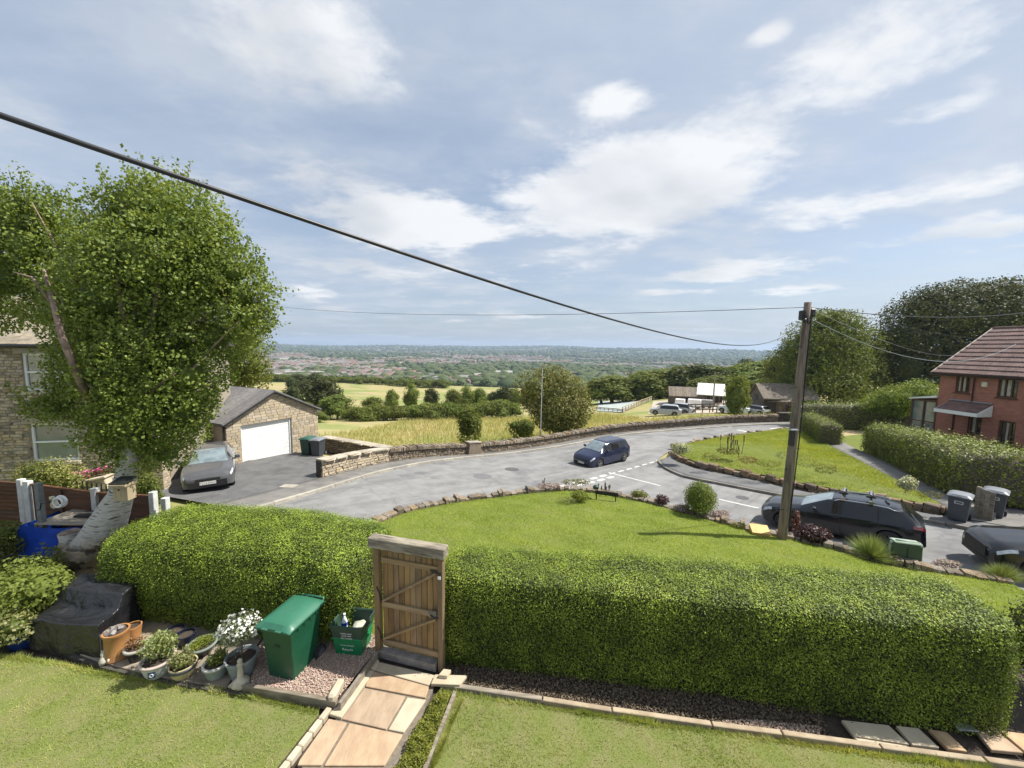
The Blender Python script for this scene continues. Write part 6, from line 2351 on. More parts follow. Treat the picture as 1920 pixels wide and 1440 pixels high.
# ================================================================ WHEELIE BINS
def wheelie_bin(name, label, pos, rz, col, lidcol, s=1.0, number=None, plate=False, open_text=None, group=None, lean=0):
    bm_ = mat('bin_' + name + label[:12], col, tuple(c * .85 for c in col), .42, 3, 4, .15, 25, .004, spec=.5, stain=tuple(c * 1.15 + .006 for c in col), sscale=2)
    lm_ = mat('lid_' + name + label[:12], lidcol, tuple(c * .9 for c in lidcol), .38, 3, 4, .1, 25, .004, spec=.5)
    root = thing(name, label, 'wheelie bin', pos, rz, group)
    root.scale = (s, s, s)
    b = MB()
    # body taper: front is -y
    b.frustum(.03, (.46, .52), .93, (.56, .66), (0, 0), (0, 0))
    o = b.build('body', bm_, root, bevel=.03, seg=3)
    q = MB(); q.box((0, 0, .935), (.60, .71, .05)); q.build('rim', bm_, root, bevel=.015, seg=2)
    for i in range(4):
        q = MB(); q.box((.287, -.18 + i * .13, .89), (.012, .03, .07)); q.build('rib', bm_, root, bevel=.004)
    # lid: shallow dome, overhang at the front
    n = 14
    vs = []
    nx, ny = 12, 14
    for j in range(ny + 1):
        for i in range(nx + 1):
            u = i / nx * 2 - 1; v = j / ny * 2 - 1
            x = u * .315; y = v * .385 - .01
            e = max(abs(u), abs(v))
            edge = min(1, (1 - abs(u)) / .25) * min(1, (1 - abs(v)) / .2)
            z = .975 + .055 * min(1, edge) ** .7 + (.025 * (1 - u * u)) - .015 * (v < -.9)
            if abs(u) < .55 and -.55 < v < .6: z += .014
            vs.append((x, y, z))
    fs = []
    for j in range(ny):
        for i in range(nx):
            a = j * (nx + 1) + i
            fs.append((a, a + 1, a + nx + 2, a + nx + 1))
    q = MB(); q.add(vs, fs)
    # skirt
    per = [i for i in range(nx + 1)] + [(j + 1) * (nx + 1) + nx for j in range(ny)] + [ny * (nx + 1) + nx - 1 - i for i in range(nx)] + [(ny - 1 - j) * (nx + 1) for j in range(ny - 1)]
    base = len(vs)
    pv = [(vs[i][0] * 1.01, vs[i][1] * 1.01, .945) for i in per]
    q.v += pv
    for i in range(len(per)):
        j = (i + 1) % len(per)
        q.f.append((per[j], per[i], base + i, base + j)); q.m.append(0)
    lid = q.build('lid', lm_, root, True, autos=.6)
    q = MB(); q.tube([(-.24, .40, .93), (-.24, .45, .97), (.24, .45, .97), (.24, .40, .93)], .018, 8); q.build('handle', lm_, root, True)
    q = MB(); q.box((-.12, -.405, .972), (.1, .03, .02)); q.box((.12, -.405, .972), (.1, .03, .02)); q.build('lid_grip', lm_, root, bevel=.005)
    for s_ in (1, -1):
        q = MB(); q.cyl((.24 * s_, .28, .12), (.30 * s_, .28, .12), .12, n=20); wv = q.build('wheel', m_tyre, root, bevel=.01)
        q = MB(); q.cyl((.30 * s_, .28, .12), (.306 * s_, .28, .12), .07, n=16); q.build('wheel_hub', mat('hub_grey', (.12, .12, .13)), wv)
    q = MB(); q.cyl((-.24, .28, .12), (.24, .28, .12), .015); q.build('axle', m_black, root)
    if number:
        Tm = Matrix.Translation((.0, -.3125, .66)) @ Matrix.Rotation(PI / 2 - .076, 4, 'X')
        text('number', number, .13, m_trim, root, Tm, .001)
    if plate:
        q = MB(); q.box((0, -.318, .74), (.22, .012, .11)); po = q.build('label_plate', mat('label_white', (.6, .6, .6)), root)
        q = MB(); q.box((0, -.326, .74), (.17, .008, .06)); q.build('label_field', mat('label_grey', (.08, .09, .10)), po)
    return root


pg = gp(545, 1289)
wheelie_bin('wheelie_bin', 'large dark green wheelie bin numbered 36 on the gravel', (-3.43, 5.70, .02), -.22, (.010, .075, .036), (.035, .15, .09), .98, number='36')
grey_b = (.055, .062, .072)
pb_ = at(1795, 984)
wheelie_bin('wheelie_bin', 'grey wheelie bin on the pavement behind the estate car', (16.85, 13.95, R(16.85, 13.95) + .11), -.95, grey_b, (.20, .215, .235), 1.0, plate=True)
wheelie_bin('wheelie_bin', 'grey wheelie bin right of the short wooden gate post', (18.55, 14.25, R(18.55, 14.25) + .13), -.95, grey_b, (.20, .215, .235), 1.02, plate=True)
wheelie_bin('wheelie_bin', 'grey wheelie bin nearest the low wall beside the garage', (-11.15, 21.75, R(-11.15, 21.75) + .10), -.1, (.05, .055, .065), (.13, .135, .15), 1.0)
wheelie_bin('wheelie_bin', 'dark green wheelie bin against the garage wall', (-11.85, 21.95, R(-11.85, 21.95) + .10), -.1, (.012, .05, .035), (.03, .10, .075), 1.0)


# ================================================================ GARDEN GROUND
def G(px, py, z=0.0):
    p = gp(px, py, z)
    return (float(p[0]), float(p[1]))


def flat(name, pts, z, m, kind='structure', res=None, label=None):
    mb = MB(); mb.poly([(p[0], p[1], z) for p in pts])
    o = mb.build(name, m)
    return tag(o, label, None, None, kind)


m_gsoil = mat('garden_soil', (.085, .065, .05), (.055, .042, .032), .95, 9, 7, .8, 60, .02, world=True)
flat('garden_soil', [(-16, 0.3), (11.5, 0.3), (11.5, 5.2), (7.5, 8.2), (-16, 9.6)], -.06, m_gsoil)
# near lawns
LL = [G(0, 1228), G(120, 1243), G(200, 1262), G(330, 1283), G(470, 1304), G(598, 1332)]
LK = [G(623, 1330), G(590, 1375), G(530, 1440), G(420, 1580)]
lawnL_A = [(-13.5, 6.6)] + LL
lawnL_B = [(-13.5, .8), (-3.1, .8)]
m_soilgr = m_lawnN
oL = strip('lawn', [(-13.5, 6.4), G(0, 1228), G(120, 1243), G(200, 1262), G(330, 1283), G(470, 1304), G(598, 1334)], [(-13.5, .8), (-6, .8), (-3.42, .8), (-3.2, 2.5), (-2.78, 4.25), (-2.62, 5.0)][:3] + [(-3.15, 2.6), (-2.84, 4.2), (-2.66, 4.95)], m_lawnN, .0, 60, 10, zmode='flat', sm=False)
TE = [(-1.08, 5.45), (2.17, 4.97), (6.13, 4.46), (9.5, 3.95)]
oR = strip('lawn', [(-.98, 5.36), (2.17, 4.88), (6.13, 4.36), (9.5, 3.85)], [(-1.32, .8), (9.5, .8)], m_lawnN, .0, 60, 10, zmode='flat', sm=False)


def grass_on(o, n, h, w, m, name, label, seed, lean=.5, clip=None, zoff=0, dens_far=None):
    me = o.data
    V = np.array([v.co[:] for v in me.vertices])
    Fa = np.array([list(p.vertices) for p in me.polygons])
    p, nn, a = sample_mesh(V, Fa, n, seed)
    if clip is not None:
        p = p[clip(p)]
    p[:, 2] += zoff
    # uneven mowing
    hh = h * (1 + .5 * lump(p * [1, 1, 0], seed, 2.0))
    return blades(name, p, np.maximum(hh, h * .4), w, m, seed, lean, label=label)


grass_on(oL, 190000, .034, .0085, lf_grassN, 'grass', 'mown grass of the left garden lawn', 61, .8, lambda p: (p[:, 1] > 3.0) & (np.abs(p[:, 0]) < p[:, 1] * 1.45 + .3), -.004)
grass_on(oR, 140000, .034, .0085, lf_grassN, 'grass', 'mown grass of the right garden lawn', 62, .8, lambda p: (p[:, 1] > 3.0) & (np.abs(p[:, 0]) < p[:, 1] * 1.5 + .3), -.004)

def edge_tufts(line, n, seed, side):
    rr = np.random.default_rng(seed); L_ = np.array(line); t_ = along(line, 0)[1]
    u = rr.random(n) * t_; q = np.array([along(line, v)[0] for v in u]); q[:, 1] += side * np.abs(rr.normal(size=n)) * .03
    blades('edge_grass', np.column_stack([q, np.zeros(n)]), .05 + .04 * (lump(np.column_stack([q, q[:, :1] * 0]), seed, 5) > .2), .008, lf_grassN, seed, .7, label='ragged longer grass along the edge of the garden lawn')


edge_tufts([(-.98, 5.36), (2.17, 4.88), (6.13, 4.36)], 5000, 66, -1)
edge_tufts([G(0, 1229), G(120, 1244), G(200, 1263), G(330, 1284), G(470, 1305), G(598, 1335)], 5000, 67, -1)
edge_tufts([G(865, 1315), G(812, 1440)], 1800, 68, 0)

# ---- upper lawn (beyond hedges), falling gently towards the road
def lawnz(x, y):
    t = np.clip((y - 7.0) / 7.5, 0, 1)
    return -.02 - .60 * t ** 1.1 - .09 * np.clip(x - 5, 0, 6)


def upper_lawn():
    A = resample([(-5.2, 8.3), (-4.6, 10.6), (-3.8, 12.4), (-2.0, 13.85), (.92, 15.0), (2.28, 15.4), (3.9, 14.9), (5.6, 13.77), (6.43, 13.0), (7.72, 12.04), (8.87, 11.69), (9.76, 11.13), (10.5, 10.54), (11.41, 10.1), (13.04, 9.43)], 80)
    B = resample([(-5.0, 7.2), (-1.9, 6.1), (-.5, 5.9), (4.2, 5.4), (8.6, 5.0), (11, 5.0)], 80)
    V = []
    ny = 30
    for j in range(ny + 1):
        t = j / ny
        P_ = A * (1 - t) + B * t
        z = lawnz(P_[:, 0], P_[:, 1]) + .02 * np.sin(P_[:, 0] * 1.3) * np.sin(P_[:, 1] * 1.1)
        V.append(np.column_stack([P_, z]))
    V = np.array(V)
    # vertical outer face
    V = np.concatenate([V[:1] - [0, 0, 1.6], V])
    a, b = V.shape[:2]
    idx = np.arange(a * b).reshape(a, b)
    Fa = np.stack([idx[:-1, :-1], idx[:-1, 1:], idx[1:, 1:], idx[1:, :-1]], -1).reshape(-1, 4)
    o = mesh_np('lawn', V.reshape(-1, 3), Fa, m_lawnU, None, True)
    o['kind'] = 'structure'
    return o, V[1:]


oU, VU = upper_lawn()
grass_on(oU, 190000, .045, .014, lf_grass, 'grass', 'bright grass of the upper lawn beyond the hedge', 63, .7, lambda p: (p[:, 2] > -1.0) & (p[:, 0] > -5.5), 0)
grass_on(isl_sheet, 50000, .07, .03, lf_grass, 'grass', 'long bright grass on the triangular island', 64, .6)

edgeU = [(-5.2, 8.4), (-4.62, 10.7), (-3.82, 12.5), (-2.0, 13.95), (.92, 15.1), (2.28, 15.5), (3.9, 14.95), (5.64, 13.82), (6.47, 13.05), (7.76, 12.09), (8.9, 11.74), (9.8, 11.18), (10.55, 10.59), (11.45, 10.15), (13.08, 9.48)]
edging('rubble_edging', 'line of rough set stones along the outer edge of the upper lawn', [tuple(p) for p in smoothpts(edgeU, 60, 1)], -.10, .20, .2, m_stone, rows=1, seed=9, thick=.24, zfun=lambda c: float(lawnz(c[0], c[1])))
edging('retaining_wall', 'rubble retaining wall holding up the lawn above the road', [tuple(p) for p in smoothpts([(x * 1.0 + .0, y + .02) for x, y in edgeU], 60, 1)], -1.0, .22, .34, m_stone, rows=4, seed=10, thick=.3, zfun=lambda c: float(lawnz(c[0], c[1])), cat='stone wall')

# ================================================================ NEAR HEDGES
hz = lambda x, y: 0.0
hedge('hedge', 'wide clipped privet hedge filling the middle right behind the gate', [(-1.12, 6.36), (.6, 6.28), (2.6, 6.02), (4.6, 5.72), (6.98, 5.38)], [.52, .62, .68, .72, .70], [1.52, 1.5, 1.52, 1.55, 1.60], .0245, 225000, lf_priv, mat('hedge_core_shade', (.04, .04, .018), (.03, .028, .014), .95, 20), 71, zf=hz, bump=.035, endr=.22, expo=7.5, tips=.15)  # core near-black: shade between the leaves is put into its colour
hedge('hedge', 'broad rounded privet hedge left of the wooden gate behind the pots', [(-7.85, 7.75), (-6.5, 7.65), (-4.5, 7.35), (-2.5, 7.0)], [.95, 1.15, 1.12, .95], [1.45, 1.62, 1.62, 1.5], .0255, 195000, lf_priv, MATS['hedge_core_shade'], 72, zf=hz, bump=.06, endr=.5, expo=4.0, tips=.25)
# dark bush added to fill the black gap past the hedge end
bush('bush', 'dark bush added to fill the black gap at the right hedge end', 'bush', pos=(8.35, 5.25, 0), r=(.75, .8, .85), n=9000, lsz=.05, m=lf_treeD, seed=73)

# ================================================================ GATE
m_gwood = mat('gate_wood', (.30, .20, .095), (.20, .13, .06), .75, 3, 6, .4, 30, .004, isl=.28, stretch=(2, 2, .35), stain=(.13, .085, .045), sscale=3)
m_gpost = mat('gate_post_wood', (.24, .165, .085), (.17, .115, .06), .8, 3, 6, .4, 30, .004, isl=.2, stretch=(2, 2, .3))
m_sleep = mat('sleeper_wood', (.33, .29, .22), (.17, .145, .11), .9, 5, 6, .7, 30, .01, stretch=(.5, 3, 3), stain=(.07, .06, .05), sscale=4)
g0_ = np.array(gp(707, 1226, 0)); g1_ = np.array(gp(826, 1256, 0))
gd = (g1_ - g0_)[:2]; gw = np.linalg.norm(gd); ga_ = math.atan2(gd[1], gd[0])
gt = thing('wooden_gate', 'brown ledged and braced wooden garden gate under a weathered beam', 'gate', (g0_[0], g0_[1], 0), ga_)
T = ROOTM['wooden_gate']
H_ = 1.93
q = MB(); q.box((.045, 0, H_ / 2), (.10, .10, H_)); q.build('post', m_gpost, gt, bevel=.006)
q = MB(); q.box((gw + .02, 0, H_ / 2), (.08, .10, H_)); q.build('post', m_gpost, gt, bevel=.006)
q = MB(); q.box((gw / 2 + .02, -.01, H_ + .08), (gw + .18, .18, .17)); q.build('beam', m_sleep, gt, bevel=.012)
nb = 10; x0 = .115; x1 = gw - .035; bz0, bz1 = .16, 1.84
for i in range(nb):
    bw = (x1 - x0) / nb
    q = MB(); q.box((x0 + bw * (i + .5), .035, (bz0 + bz1) / 2 + rnd.uniform(-.006, .006)), (bw - .007, .02, bz1 - bz0)); q.build('board', m_gwood, gt, bevel=.003)
q = MB(); q.box(((x0 + x1) / 2, .052, 1.0), (x1 - x0, .008, 1.66)); q.build('board_backing', mat('gate_gap', (.03, .022, .014)), gt)
m_rail = mat('gate_rail_wood', (.33, .235, .125), (.235, .165, .09), .75, 4, 6, .3, 30, .004, isl=.15, stretch=(.4, 3, 3))
zr = (1.70, .93, .26)
for z in zr:
    q = MB(); q.box(((x0 + x1) / 2, .005, z), (x1 - x0, .035, .085)); q.build('rail', m_rail, gt, bevel=.004)
for za, zb_ in ((zr[1] + .06, zr[0] - .06), (zr[2] + .06, zr[1] - .06)):
    q = MB(); q.beam((x0 + .02, .003, za), (x1 - .03, .003, zb_), .036, .085, up=(0, 1, 0)); q.T = Matrix.Identity(4)
    q.build('brace', m_rail, gt, bevel=.004)
q = MB(); q.box((x1 - .08, -.035, zr[1] + .03), (.13, .035, .10)); q.build('latch_block', m_sleep, gt, bevel=.008)
q = MB(); q.tube([(x1 - .11, -.06, zr[1] + .02), (x1 - .02, -.07, zr[1]), (x1 + .03, -.06, zr[1])], .012, 6); q.build('latch', m_black, gt)
q = MB(); q.box((x1 - .06, -.022, zr[0] - .02), (.13, .012, .03)); q.box((x1 + .05, -.055, zr[0] - .04), (.05, .02, .05)); q.build('bolt', m_black, gt)
q = MB(); q.box((x1 + .05, -.068, zr[0] - .09), (.045, .012, .05)); q.build('tag', m_white, gt)
for za, zb_ in ((1.25, .98), (.55, .30)):
    q = MB(); q.tube([(.06, -.06, za), (.10, -.055, (za + zb_) / 2 + .05), (.14, -.03, zb_)], .011, 6); q.build('hinge', m_black, gt)
q = MB(); q.box((gw / 2, 0, .06), (gw - .1, .14, .13)); q.build('threshold', mat('step_stone', (.26, .235, .21), (.17, .155, .14), .9, 8, 6, .5, 40, .01), gt, bevel=.01)

# ================================================================ PATH
m_flag = mat('sandstone_flag', (.46, .335, .215), (.36, .255, .16), .85, 7, 8, .6, 40, .006, isl=.25, stain=(.36, .22, .15), sscale=2.2, stretch=(1, .45, 1))
m_flagP = mat('sandstone_flag_pale', (.52, .45, .33), (.44, .37, .26), .8, 2.2, 6, .3, 25, .004, isl=.12)
pth = thing('garden_path', 'buff sandstone flag path leading to the wooden gate', 'path', (-1.9, 4.5, 0))
flat_m = mat('path_bed', (.20, .17, .13), (.15, .125, .095), .95, 20)
mb = MB(); mb.prism([(p[0], p[1], -.05) for p in (G(566, 1440), G(707, 1240), G(822, 1268), G(752, 1440), (-1.72, .8), (-3.3, .8))], (0, 0, .055)); mb.build('bedding', flat_m, pth, world=True)


def slab(pxs, parent, m, z=.03, name='flagstone', gap=.012, pts=None, th=.05):
    P_ = pts or [G(*p) for p in pxs]
    c = np.mean(P_, axis=0)
    P2 = []
    for p in P_:
        d = c - np.array(p)
        P2.append(np.array(p) + d / np.linalg.norm(d) * gap)
    z = z + rnd.uniform(-.003, .003)
    mb = MB(); mb.prism([(p[0], p[1], z - th) for p in P2], (0, 0, th))
    return mb.build(name, m, parent, world=True, bevel=.006)


slab([(706, 1243), (820, 1270), (806, 1289), (694, 1257)], pth, m_flagP)
slab([(692, 1259), (806, 1290), (799, 1312), (684, 1290)], pth, m_flag)
slab([(683, 1292), (762, 1308), (725, 1372), (640, 1352)], pth, m_flag)
slab([(764, 1309), (800, 1314), (757, 1378), (727, 1372)], pth, m_flagP)
slab([(617, 1349), (652, 1357), (603, 1440), (556, 1440), (560, 1430)], pth, m_flag)
slab([(655, 1358), (757, 1380), (722, 1440), (606, 1440)], pth, m_flag)
slab(None, pth, m_flag, pts=[G(606, 1443), G(722, 1443), (-1.75, 3.2), (-2.5, 3.2)])
slab(None, pth, m_flagP, pts=[G(552, 1443), G(603, 1443), (-2.53, 3.2), (-3.0, 3.2)])
slab(None, pth, m_flag, pts=[(-3.02, 3.15), (-1.75, 3.15), (-1.78, 2.2), (-3.2, 2.2)])
# pale slab strip beside the gravel bed, stepping up
pst = thing('path_edging', 'long pale stone kerb strip between path and gravel bed', 'stone edging', (-2.4, 5.2, 0))
slab([(617, 1345), (640, 1352), (702, 1262), (686, 1260)], pst, m_flagP, z=.05, gap=.006)
slab([(687, 1258), (704, 1261), (712, 1243), (703, 1238)], pst, m_flagP, z=.05, gap=.006)
# rounded kerb stones on the left of the path
kr = thing('path_kerb', 'row of short rounded pale kerb stones left of the path', 'stone edging', (-2.7, 4.6, 0))
ka = np.array(G(618, 1333)); kb = np.array(G(536, 1440))
dd_ = kb - ka
for i in range(7):
    a = ka + dd_ * (i / 4.2) ; b = ka + dd_ * ((i + .975) / 4.2)
    mb = MB(); mb.beam((a[0], a[1], .015), (b[0], b[1], .015), .085, .10); mb.build('kerbstone', m_flagP, kr, world=True, bevel=.012)
# retaining board of the gravel bed
m_board = mat('grey_board', (.27, .235, .185), (.18, .155, .12), .9, 4, 6, .4, 30, .006, stretch=(.3, 3, 3), isl=.2)
rt_ = thing('gravel_bed_board', 'grey timber board holding the gravel bed along the path', 'board', (-2.5, 5.3, 0))
a = G(634, 1338); b = G(706, 1236)
q = MB(); q.beam((a[0] + .02, a[1], .085), (b[0] + .02, b[1], .07), .045, .17); q.build('board', m_board, rt_, world=True, bevel=.006)
rt2 = thing('gravel_bed_board', 'long low grey board along the lawn in front of the green bin', 'board', (-3.2, 5.2, 0))
a = G(455, 1296); b = G(632, 1330)
q = MB(); q.beam((a[0], a[1], .05), (b[0], b[1], .07), .06, .15); q.build('board', m_wgrey, rt2, world=True, bevel=.006)
# stone lying at the corner
cs = thing('corner_stone', 'short rough sandstone block at the corner of the gravel bed', 'stone', (-2.6, 5.15, .1))
a = G(620, 1316, .12); b = G(640, 1280, .12)
q = MB(); q.beam((a[0], a[1], .15), (b[0], b[1], .15), .12, .13); q.build('stone', m_flagP, cs, world=True, bevel=.03)
cs['label'] = 'short rough sandstone block at the corner of the gravel bed'

# gravel
def pebbles(name, label, poly, n, size, m, z=.0, seed=1, parent=None, pile=.02):
    P_ = np.array(poly); r = np.random.default_rng(seed)
    lo, hi = P_.min(0), P_.max(0)
    pts = []
    while len(pts) < n:
        q = lo + r.random((n, 2)) * (hi - lo)
        ins = np.zeros(len(q), bool)
        j = len(P_) - 1
        for i in range(len(P_)):
            a, b = P_[i], P_[j]
            c = ((a[1] > q[:, 1]) != (b[1] > q[:, 1])) & (q[:, 0] < (b[0] - a[0]) * (q[:, 1] - a[1]) / (b[1] - a[1] + 1e-12) + a[0])
            ins ^= c; j = i
        pts += q[ins].tolist()
    pts = np.array(pts[:n])
    V0, F0 = ICO[1]
    V0 = V0[:]
    sc = size * (.5 + r.random((n, 1, 3))) * [1, 1, .7]
    th = r.random(n) * 6.3
    V = V0[None] * sc * (1 + .2 * r.normal(size=(n, len(V0), 1)))
    c, s_ = np.cos(th)[:, None], np.sin(th)[:, None]
    X = V[..., 0] * c - V[..., 1] * s_; Y = V[..., 0] * s_ + V[..., 1] * c
    V = np.stack([X + pts[:, :1], Y + pts[:, 1:], V[..., 2] + z + r.random((n, 1)) * pile], -1)
    Fa = F0[None] + (np.arange(n) * len(V0))[:, None, None]
    o = mesh_np(name, V.reshape(-1, 3), Fa.reshape(-1, 3), m, parent, False, np.repeat(r.random(n), len(F0)))
    tag(o, label, None, None, 'stuff')
    return o


m_peb = leafmat('pink_gravel', [(.32, .22, .16), (.50, .39, .31), (.64, .54, .44), (.42, .25, .19)], 0, .8, .3)
m_chip = leafmat('bark_chip', [(.05, .035, .025), (.12, .085, .06), (.22, .17, .13)], 0, .9, .2)
gpoly = [G(470, 1297), G(628, 1326), G(700, 1236), (-2.32, 6.35), (-4.3, 6.9), G(480, 1230)]
flat('gravel_bed', gpoly, .085, mat('gravel_base', (.40, .31, .24), (.30, .22, .17), .95, 60, world=True), label=None)
pebbles('gravel', 'pinkish gravel round the green bin', gpoly, 7000, .010, m_peb, .088, 5)
# soil and bark between hedge and right lawn
spoly = [(-1.05, 5.9), (-1.0, 5.50), (2.2, 5.06), (4.4, 4.75), (4.6, 5.25), (2.0, 5.6)]
pebbles('soil_crumbs', 'dark crumbly soil and gravel under the hedge', spoly, 9000, .012, m_chip, -.05, 6, pile=.03)
pebbles('gravel', 'pale small gravel beside the flagstones under the hedge', [(2.9, 4.95), (4.25, 4.78), (4.4, 4.9), (3.4, 5.0)], 900, .009, m_peb, -.035, 7, pile=.02)

# timber / stone edging of the right lawn
ed = thing('lawn_edging', 'long pale stone edging between right lawn and hedge bed', 'stone edging', (-1, 5.4, 0))
TEp = [(-1.02, 5.44), (2.17, 4.96), (6.13, 4.44), (9.2, 3.98)]
tot = along(TEp, 0)[1]; u = 0; lens = [1.55, 1.0, 1.35, .9, 1.2, 1.2, 1.2, 1.2, 1.2]
for ln in lens:
    if u + ln > tot: break
    a, _ = along(TEp, u + .01); b, _ = along(TEp, u + ln - .01)
    q = MB(); q.beam((a[0], a[1], -.005 + rnd.uniform(-.008, .008)), (b[0], b[1], -.005 + rnd.uniform(-.008, .008)), .075, .11); q.build('edging_stone', m_wgrey if ln > 1.5 else mat('buff_edging', (.42, .34, .235), (.32, .25, .17), .85, 4, 6, .3, 30, .005, isl=.2), ed, world=True, bevel=.008)
    u += ln
ed2 = thing('lawn_edging', 'weathered timber edging beside the low box plants and path', 'timber edging', (-1.1, 4.8, 0))
a = G(853, 1302); b = G(800, 1440); c = (-1.3, 3.0)
for p, q_ in ((a, ((a[0] + b[0]) / 2, (a[1] + b[1]) / 2)), (((a[0] + b[0]) / 2, (a[1] + b[1]) / 2), b), (b, c)):
    q = MB(); q.beam((p[0], p[1], .0), (q_[0], q_[1], .0), .05, .13); q.build('timber', m_wgrey, ed2, world=True, bevel=.006)
# stepping slabs beside gate
bl_ = thing('stone_block', 'flat stone slab resting at the top corner of the right lawn', 'stone', (-.9, 5.5, 0))
slab([(808, 1292), (862, 1294), (876, 1276), (816, 1274)], bl_, m_flagP, z=.09, gap=0, name='slab')
slab([(822, 1282), (838, 1284), (846, 1272), (832, 1270)], bl_, m_flagP, z=.15, gap=0, name='stone', th=.06)
# flagstones at right under the hedge
fl = thing('flagstones', 'row of worn flagstones under the right end of the hedge', 'paving', (5, 4.7, 0))
for pxs in ([(1576, 1353), (1666, 1363), (1706, 1400), (1600, 1384)], [(1678, 1364), (1722, 1369), (1762, 1407), (1710, 1401)], [(1738, 1370), (1775, 1376), (1815, 1414), (1776, 1408)],
            [(1826, 1371), (1872, 1376), (1920, 1416), (1858, 1410)], [(1874, 1373), (1930, 1380), (1975, 1420), (1925, 1417)], [(1600, 1386), (1700, 1402), (1706, 1409), (1606, 1392)]):
    slab(pxs, fl, m_flagP if pxs[0][0] < 1700 else m_flag, z=.035, gap=.006)
sl2 = thing('slate_piece', 'loose pale slate leaning on stones below the dark hedge corner', 'stone', (6.9, 4.75, 0))
slab([(1783, 1362), (1808, 1365), (1835, 1384), (1796, 1381)], sl2, mat('blue_slate', (.30, .31, .33), (.22, .23, .25), .6), z=.10, gap=0, name='slate', th=.02)

# ---- box plants between path and timber
r = np.random.default_rng(14)
def groundcover(name, label, poly, n, lsz, m, hgt, seed, cat='plant', kind=None):
    P_ = np.array([list(p) for p in poly]); rr = np.random.default_rng(seed)
    lo, hi = P_.min(0), P_.max(0); q = lo + rr.random((n * 3, 2)) * (hi - lo)
    ins = np.zeros(len(q), bool); j = len(P_) - 1
    for i in range(len(P_)):
        a, b = P_[i], P_[j]
        ins ^= ((a[1] > q[:, 1]) != (b[1] > q[:, 1])) & (q[:, 0] < (b[0] - a[0]) * (q[:, 1] - a[1]) / (b[1] - a[1] + 1e-12) + a[0]); j = i
    q = q[ins][:n]
    c = P_.mean(0)
    z = hgt * (.65 + .45 * lump(np.column_stack([q, q[:, 0] * 0]), seed, 7)) * (.35 + .65 * rr.random(len(q)) ** .4)
    root = thing(name, label, cat, (c[0], c[1], 0))
    p = np.column_stack([q, np.maximum(z, .01)])
    leaves('foliage', p, np.tile([0, 0, 1.], (len(p), 1)), lsz, m, root, seed=seed, tilt=.8)
    return root


groundcover('box_plant', 'strip of low clipped box plants beside the garden path', [G(826, 1303), G(846, 1308), G(800, 1440), (-1.32, 3.9), (-1.62, 3.9), G(748, 1440), G(772, 1385)], 9000, .022, lf_yel, .16, 15, 'plant')

# ================================================================ PATIO FLAGS behind the left lawn
pt_ = thing('patio', 'irregular grey brown flagstones under the plant pots', 'paving', (-5.5, 6.0, 0))
m_pat = mat('patio_flag', (.30, .25, .185), (.21, .175, .13), .9, 4, 6, .5, 30, .006, isl=.3, stain=(.12, .11, .07), sscale=2)
cols_ = [(55, 1205), (120, 1222), (195, 1250), (268, 1268), (345, 1284), (425, 1296), (470, 1302)]
front = [np.array(G(*c)) for c in cols_]
for i in range(len(front) - 1):
    a, b = front[i], front[i + 1]
    dirn = np.array([-.10, 1.0]) * .52
    for j in range(3):
        o1 = dirn * j; o2 = dirn * (j + 1)
        sh = np.array([rnd.uniform(-.05, .05), 0])
        slab(None, pt_, m_pat, z=.055, gap=.014, pts=[tuple(a + o1), tuple(b + o1), tuple(b + o2 + sh), tuple(a + o2 + sh)])
mb = MB()
for i in range(len(front) - 1):
    a, b = front[i], front[i + 1]
    mb.beam((a[0], a[1] - .03, .005), (b[0], b[1] - .03, .005), .05, .07)
mb.build('front_edge', m_mortD, pt_, world=True)

# ================================================================ POTS
def pot(name, label, px, py, prof, m, plant=None, rim=None, soil_z=None, z=.055, pos=None):
    p = pos or G(px, py, z)
    root = thing(name, label, 'plant pot', (p[0], p[1], z))
    mb = MB(); mb.lathe(prof, n=28); mb.build('pot', m, root, True, autos=.7)
    rz_ = max(q[1] for q in prof)
    if rim:
        r_, c = rim
        mb = MB(); mb.lathe([(r_ - .005, rz_ - .035), (r_ + .012, rz_ - .03), (r_ + .014, rz_ + .004), (r_ - .02, rz_ + .006), (r_ - .022, rz_ - .03)], n=28); mb.build('rim', c, root, True)
    sr = [q[0] for q in prof if q[1] == rz_][0] * .88
    sz_ = soil_z or rz_ - .04
    mb = MB(); mb.lathe([(sr, sz_), (sr * .5, sz_ + .01), (.001, sz_ + .012)], n=20); mb.build('soil', m_soil, root, True)
    return root, sz_


def tuft(root, z, r, h, n, lsz, m, seed, name='foliage', nb=6, aspect=.5, tilt=.8, stalks=False):
    rr = random.Random(seed)
    bl = [(0, 0, z + h * .45, r * .7, r * .7, h * .5)] + [(math.cos(a) * r * .5, math.sin(a) * r * .5, z + h * rr.uniform(.3, .8), r * .45, r * .45, h * .3) for a in [rr.random() * 6.3 for _ in range(nb)]]
    p, d = crown_points(bl, n, seed, .3, (.2, 1.15))
    k = p[:, 2] > z - .02
    V, Fa, var = leaf_arrays(p[k], d[k] + [0, 0, .3], lsz, seed=seed, tilt=tilt, aspect=aspect)
    return mesh_np(name, V, Fa, m, root, False, var, world=False)


lf_var = leafmat('variegated_leaf', [(.10, .15, .03), (.25, .28, .09), (.42, .42, .22)], .3, .5, .3)
lf_red = leafmat('rusty_leaf', [(.14, .05, .03), (.22, .10, .05), (.30, .20, .09)], .2, .6, .2)
lf_greyg = leafmat('grey_green_leaf', [(.12, .16, .09), (.2, .25, .14), (.3, .34, .2)], .25, .5, .3)
m_terra = mat('terracotta_glaze', (.42, .21, .075), (.36, .17, .06), .5, 6, 5, .2, 40, .003, spec=.5)
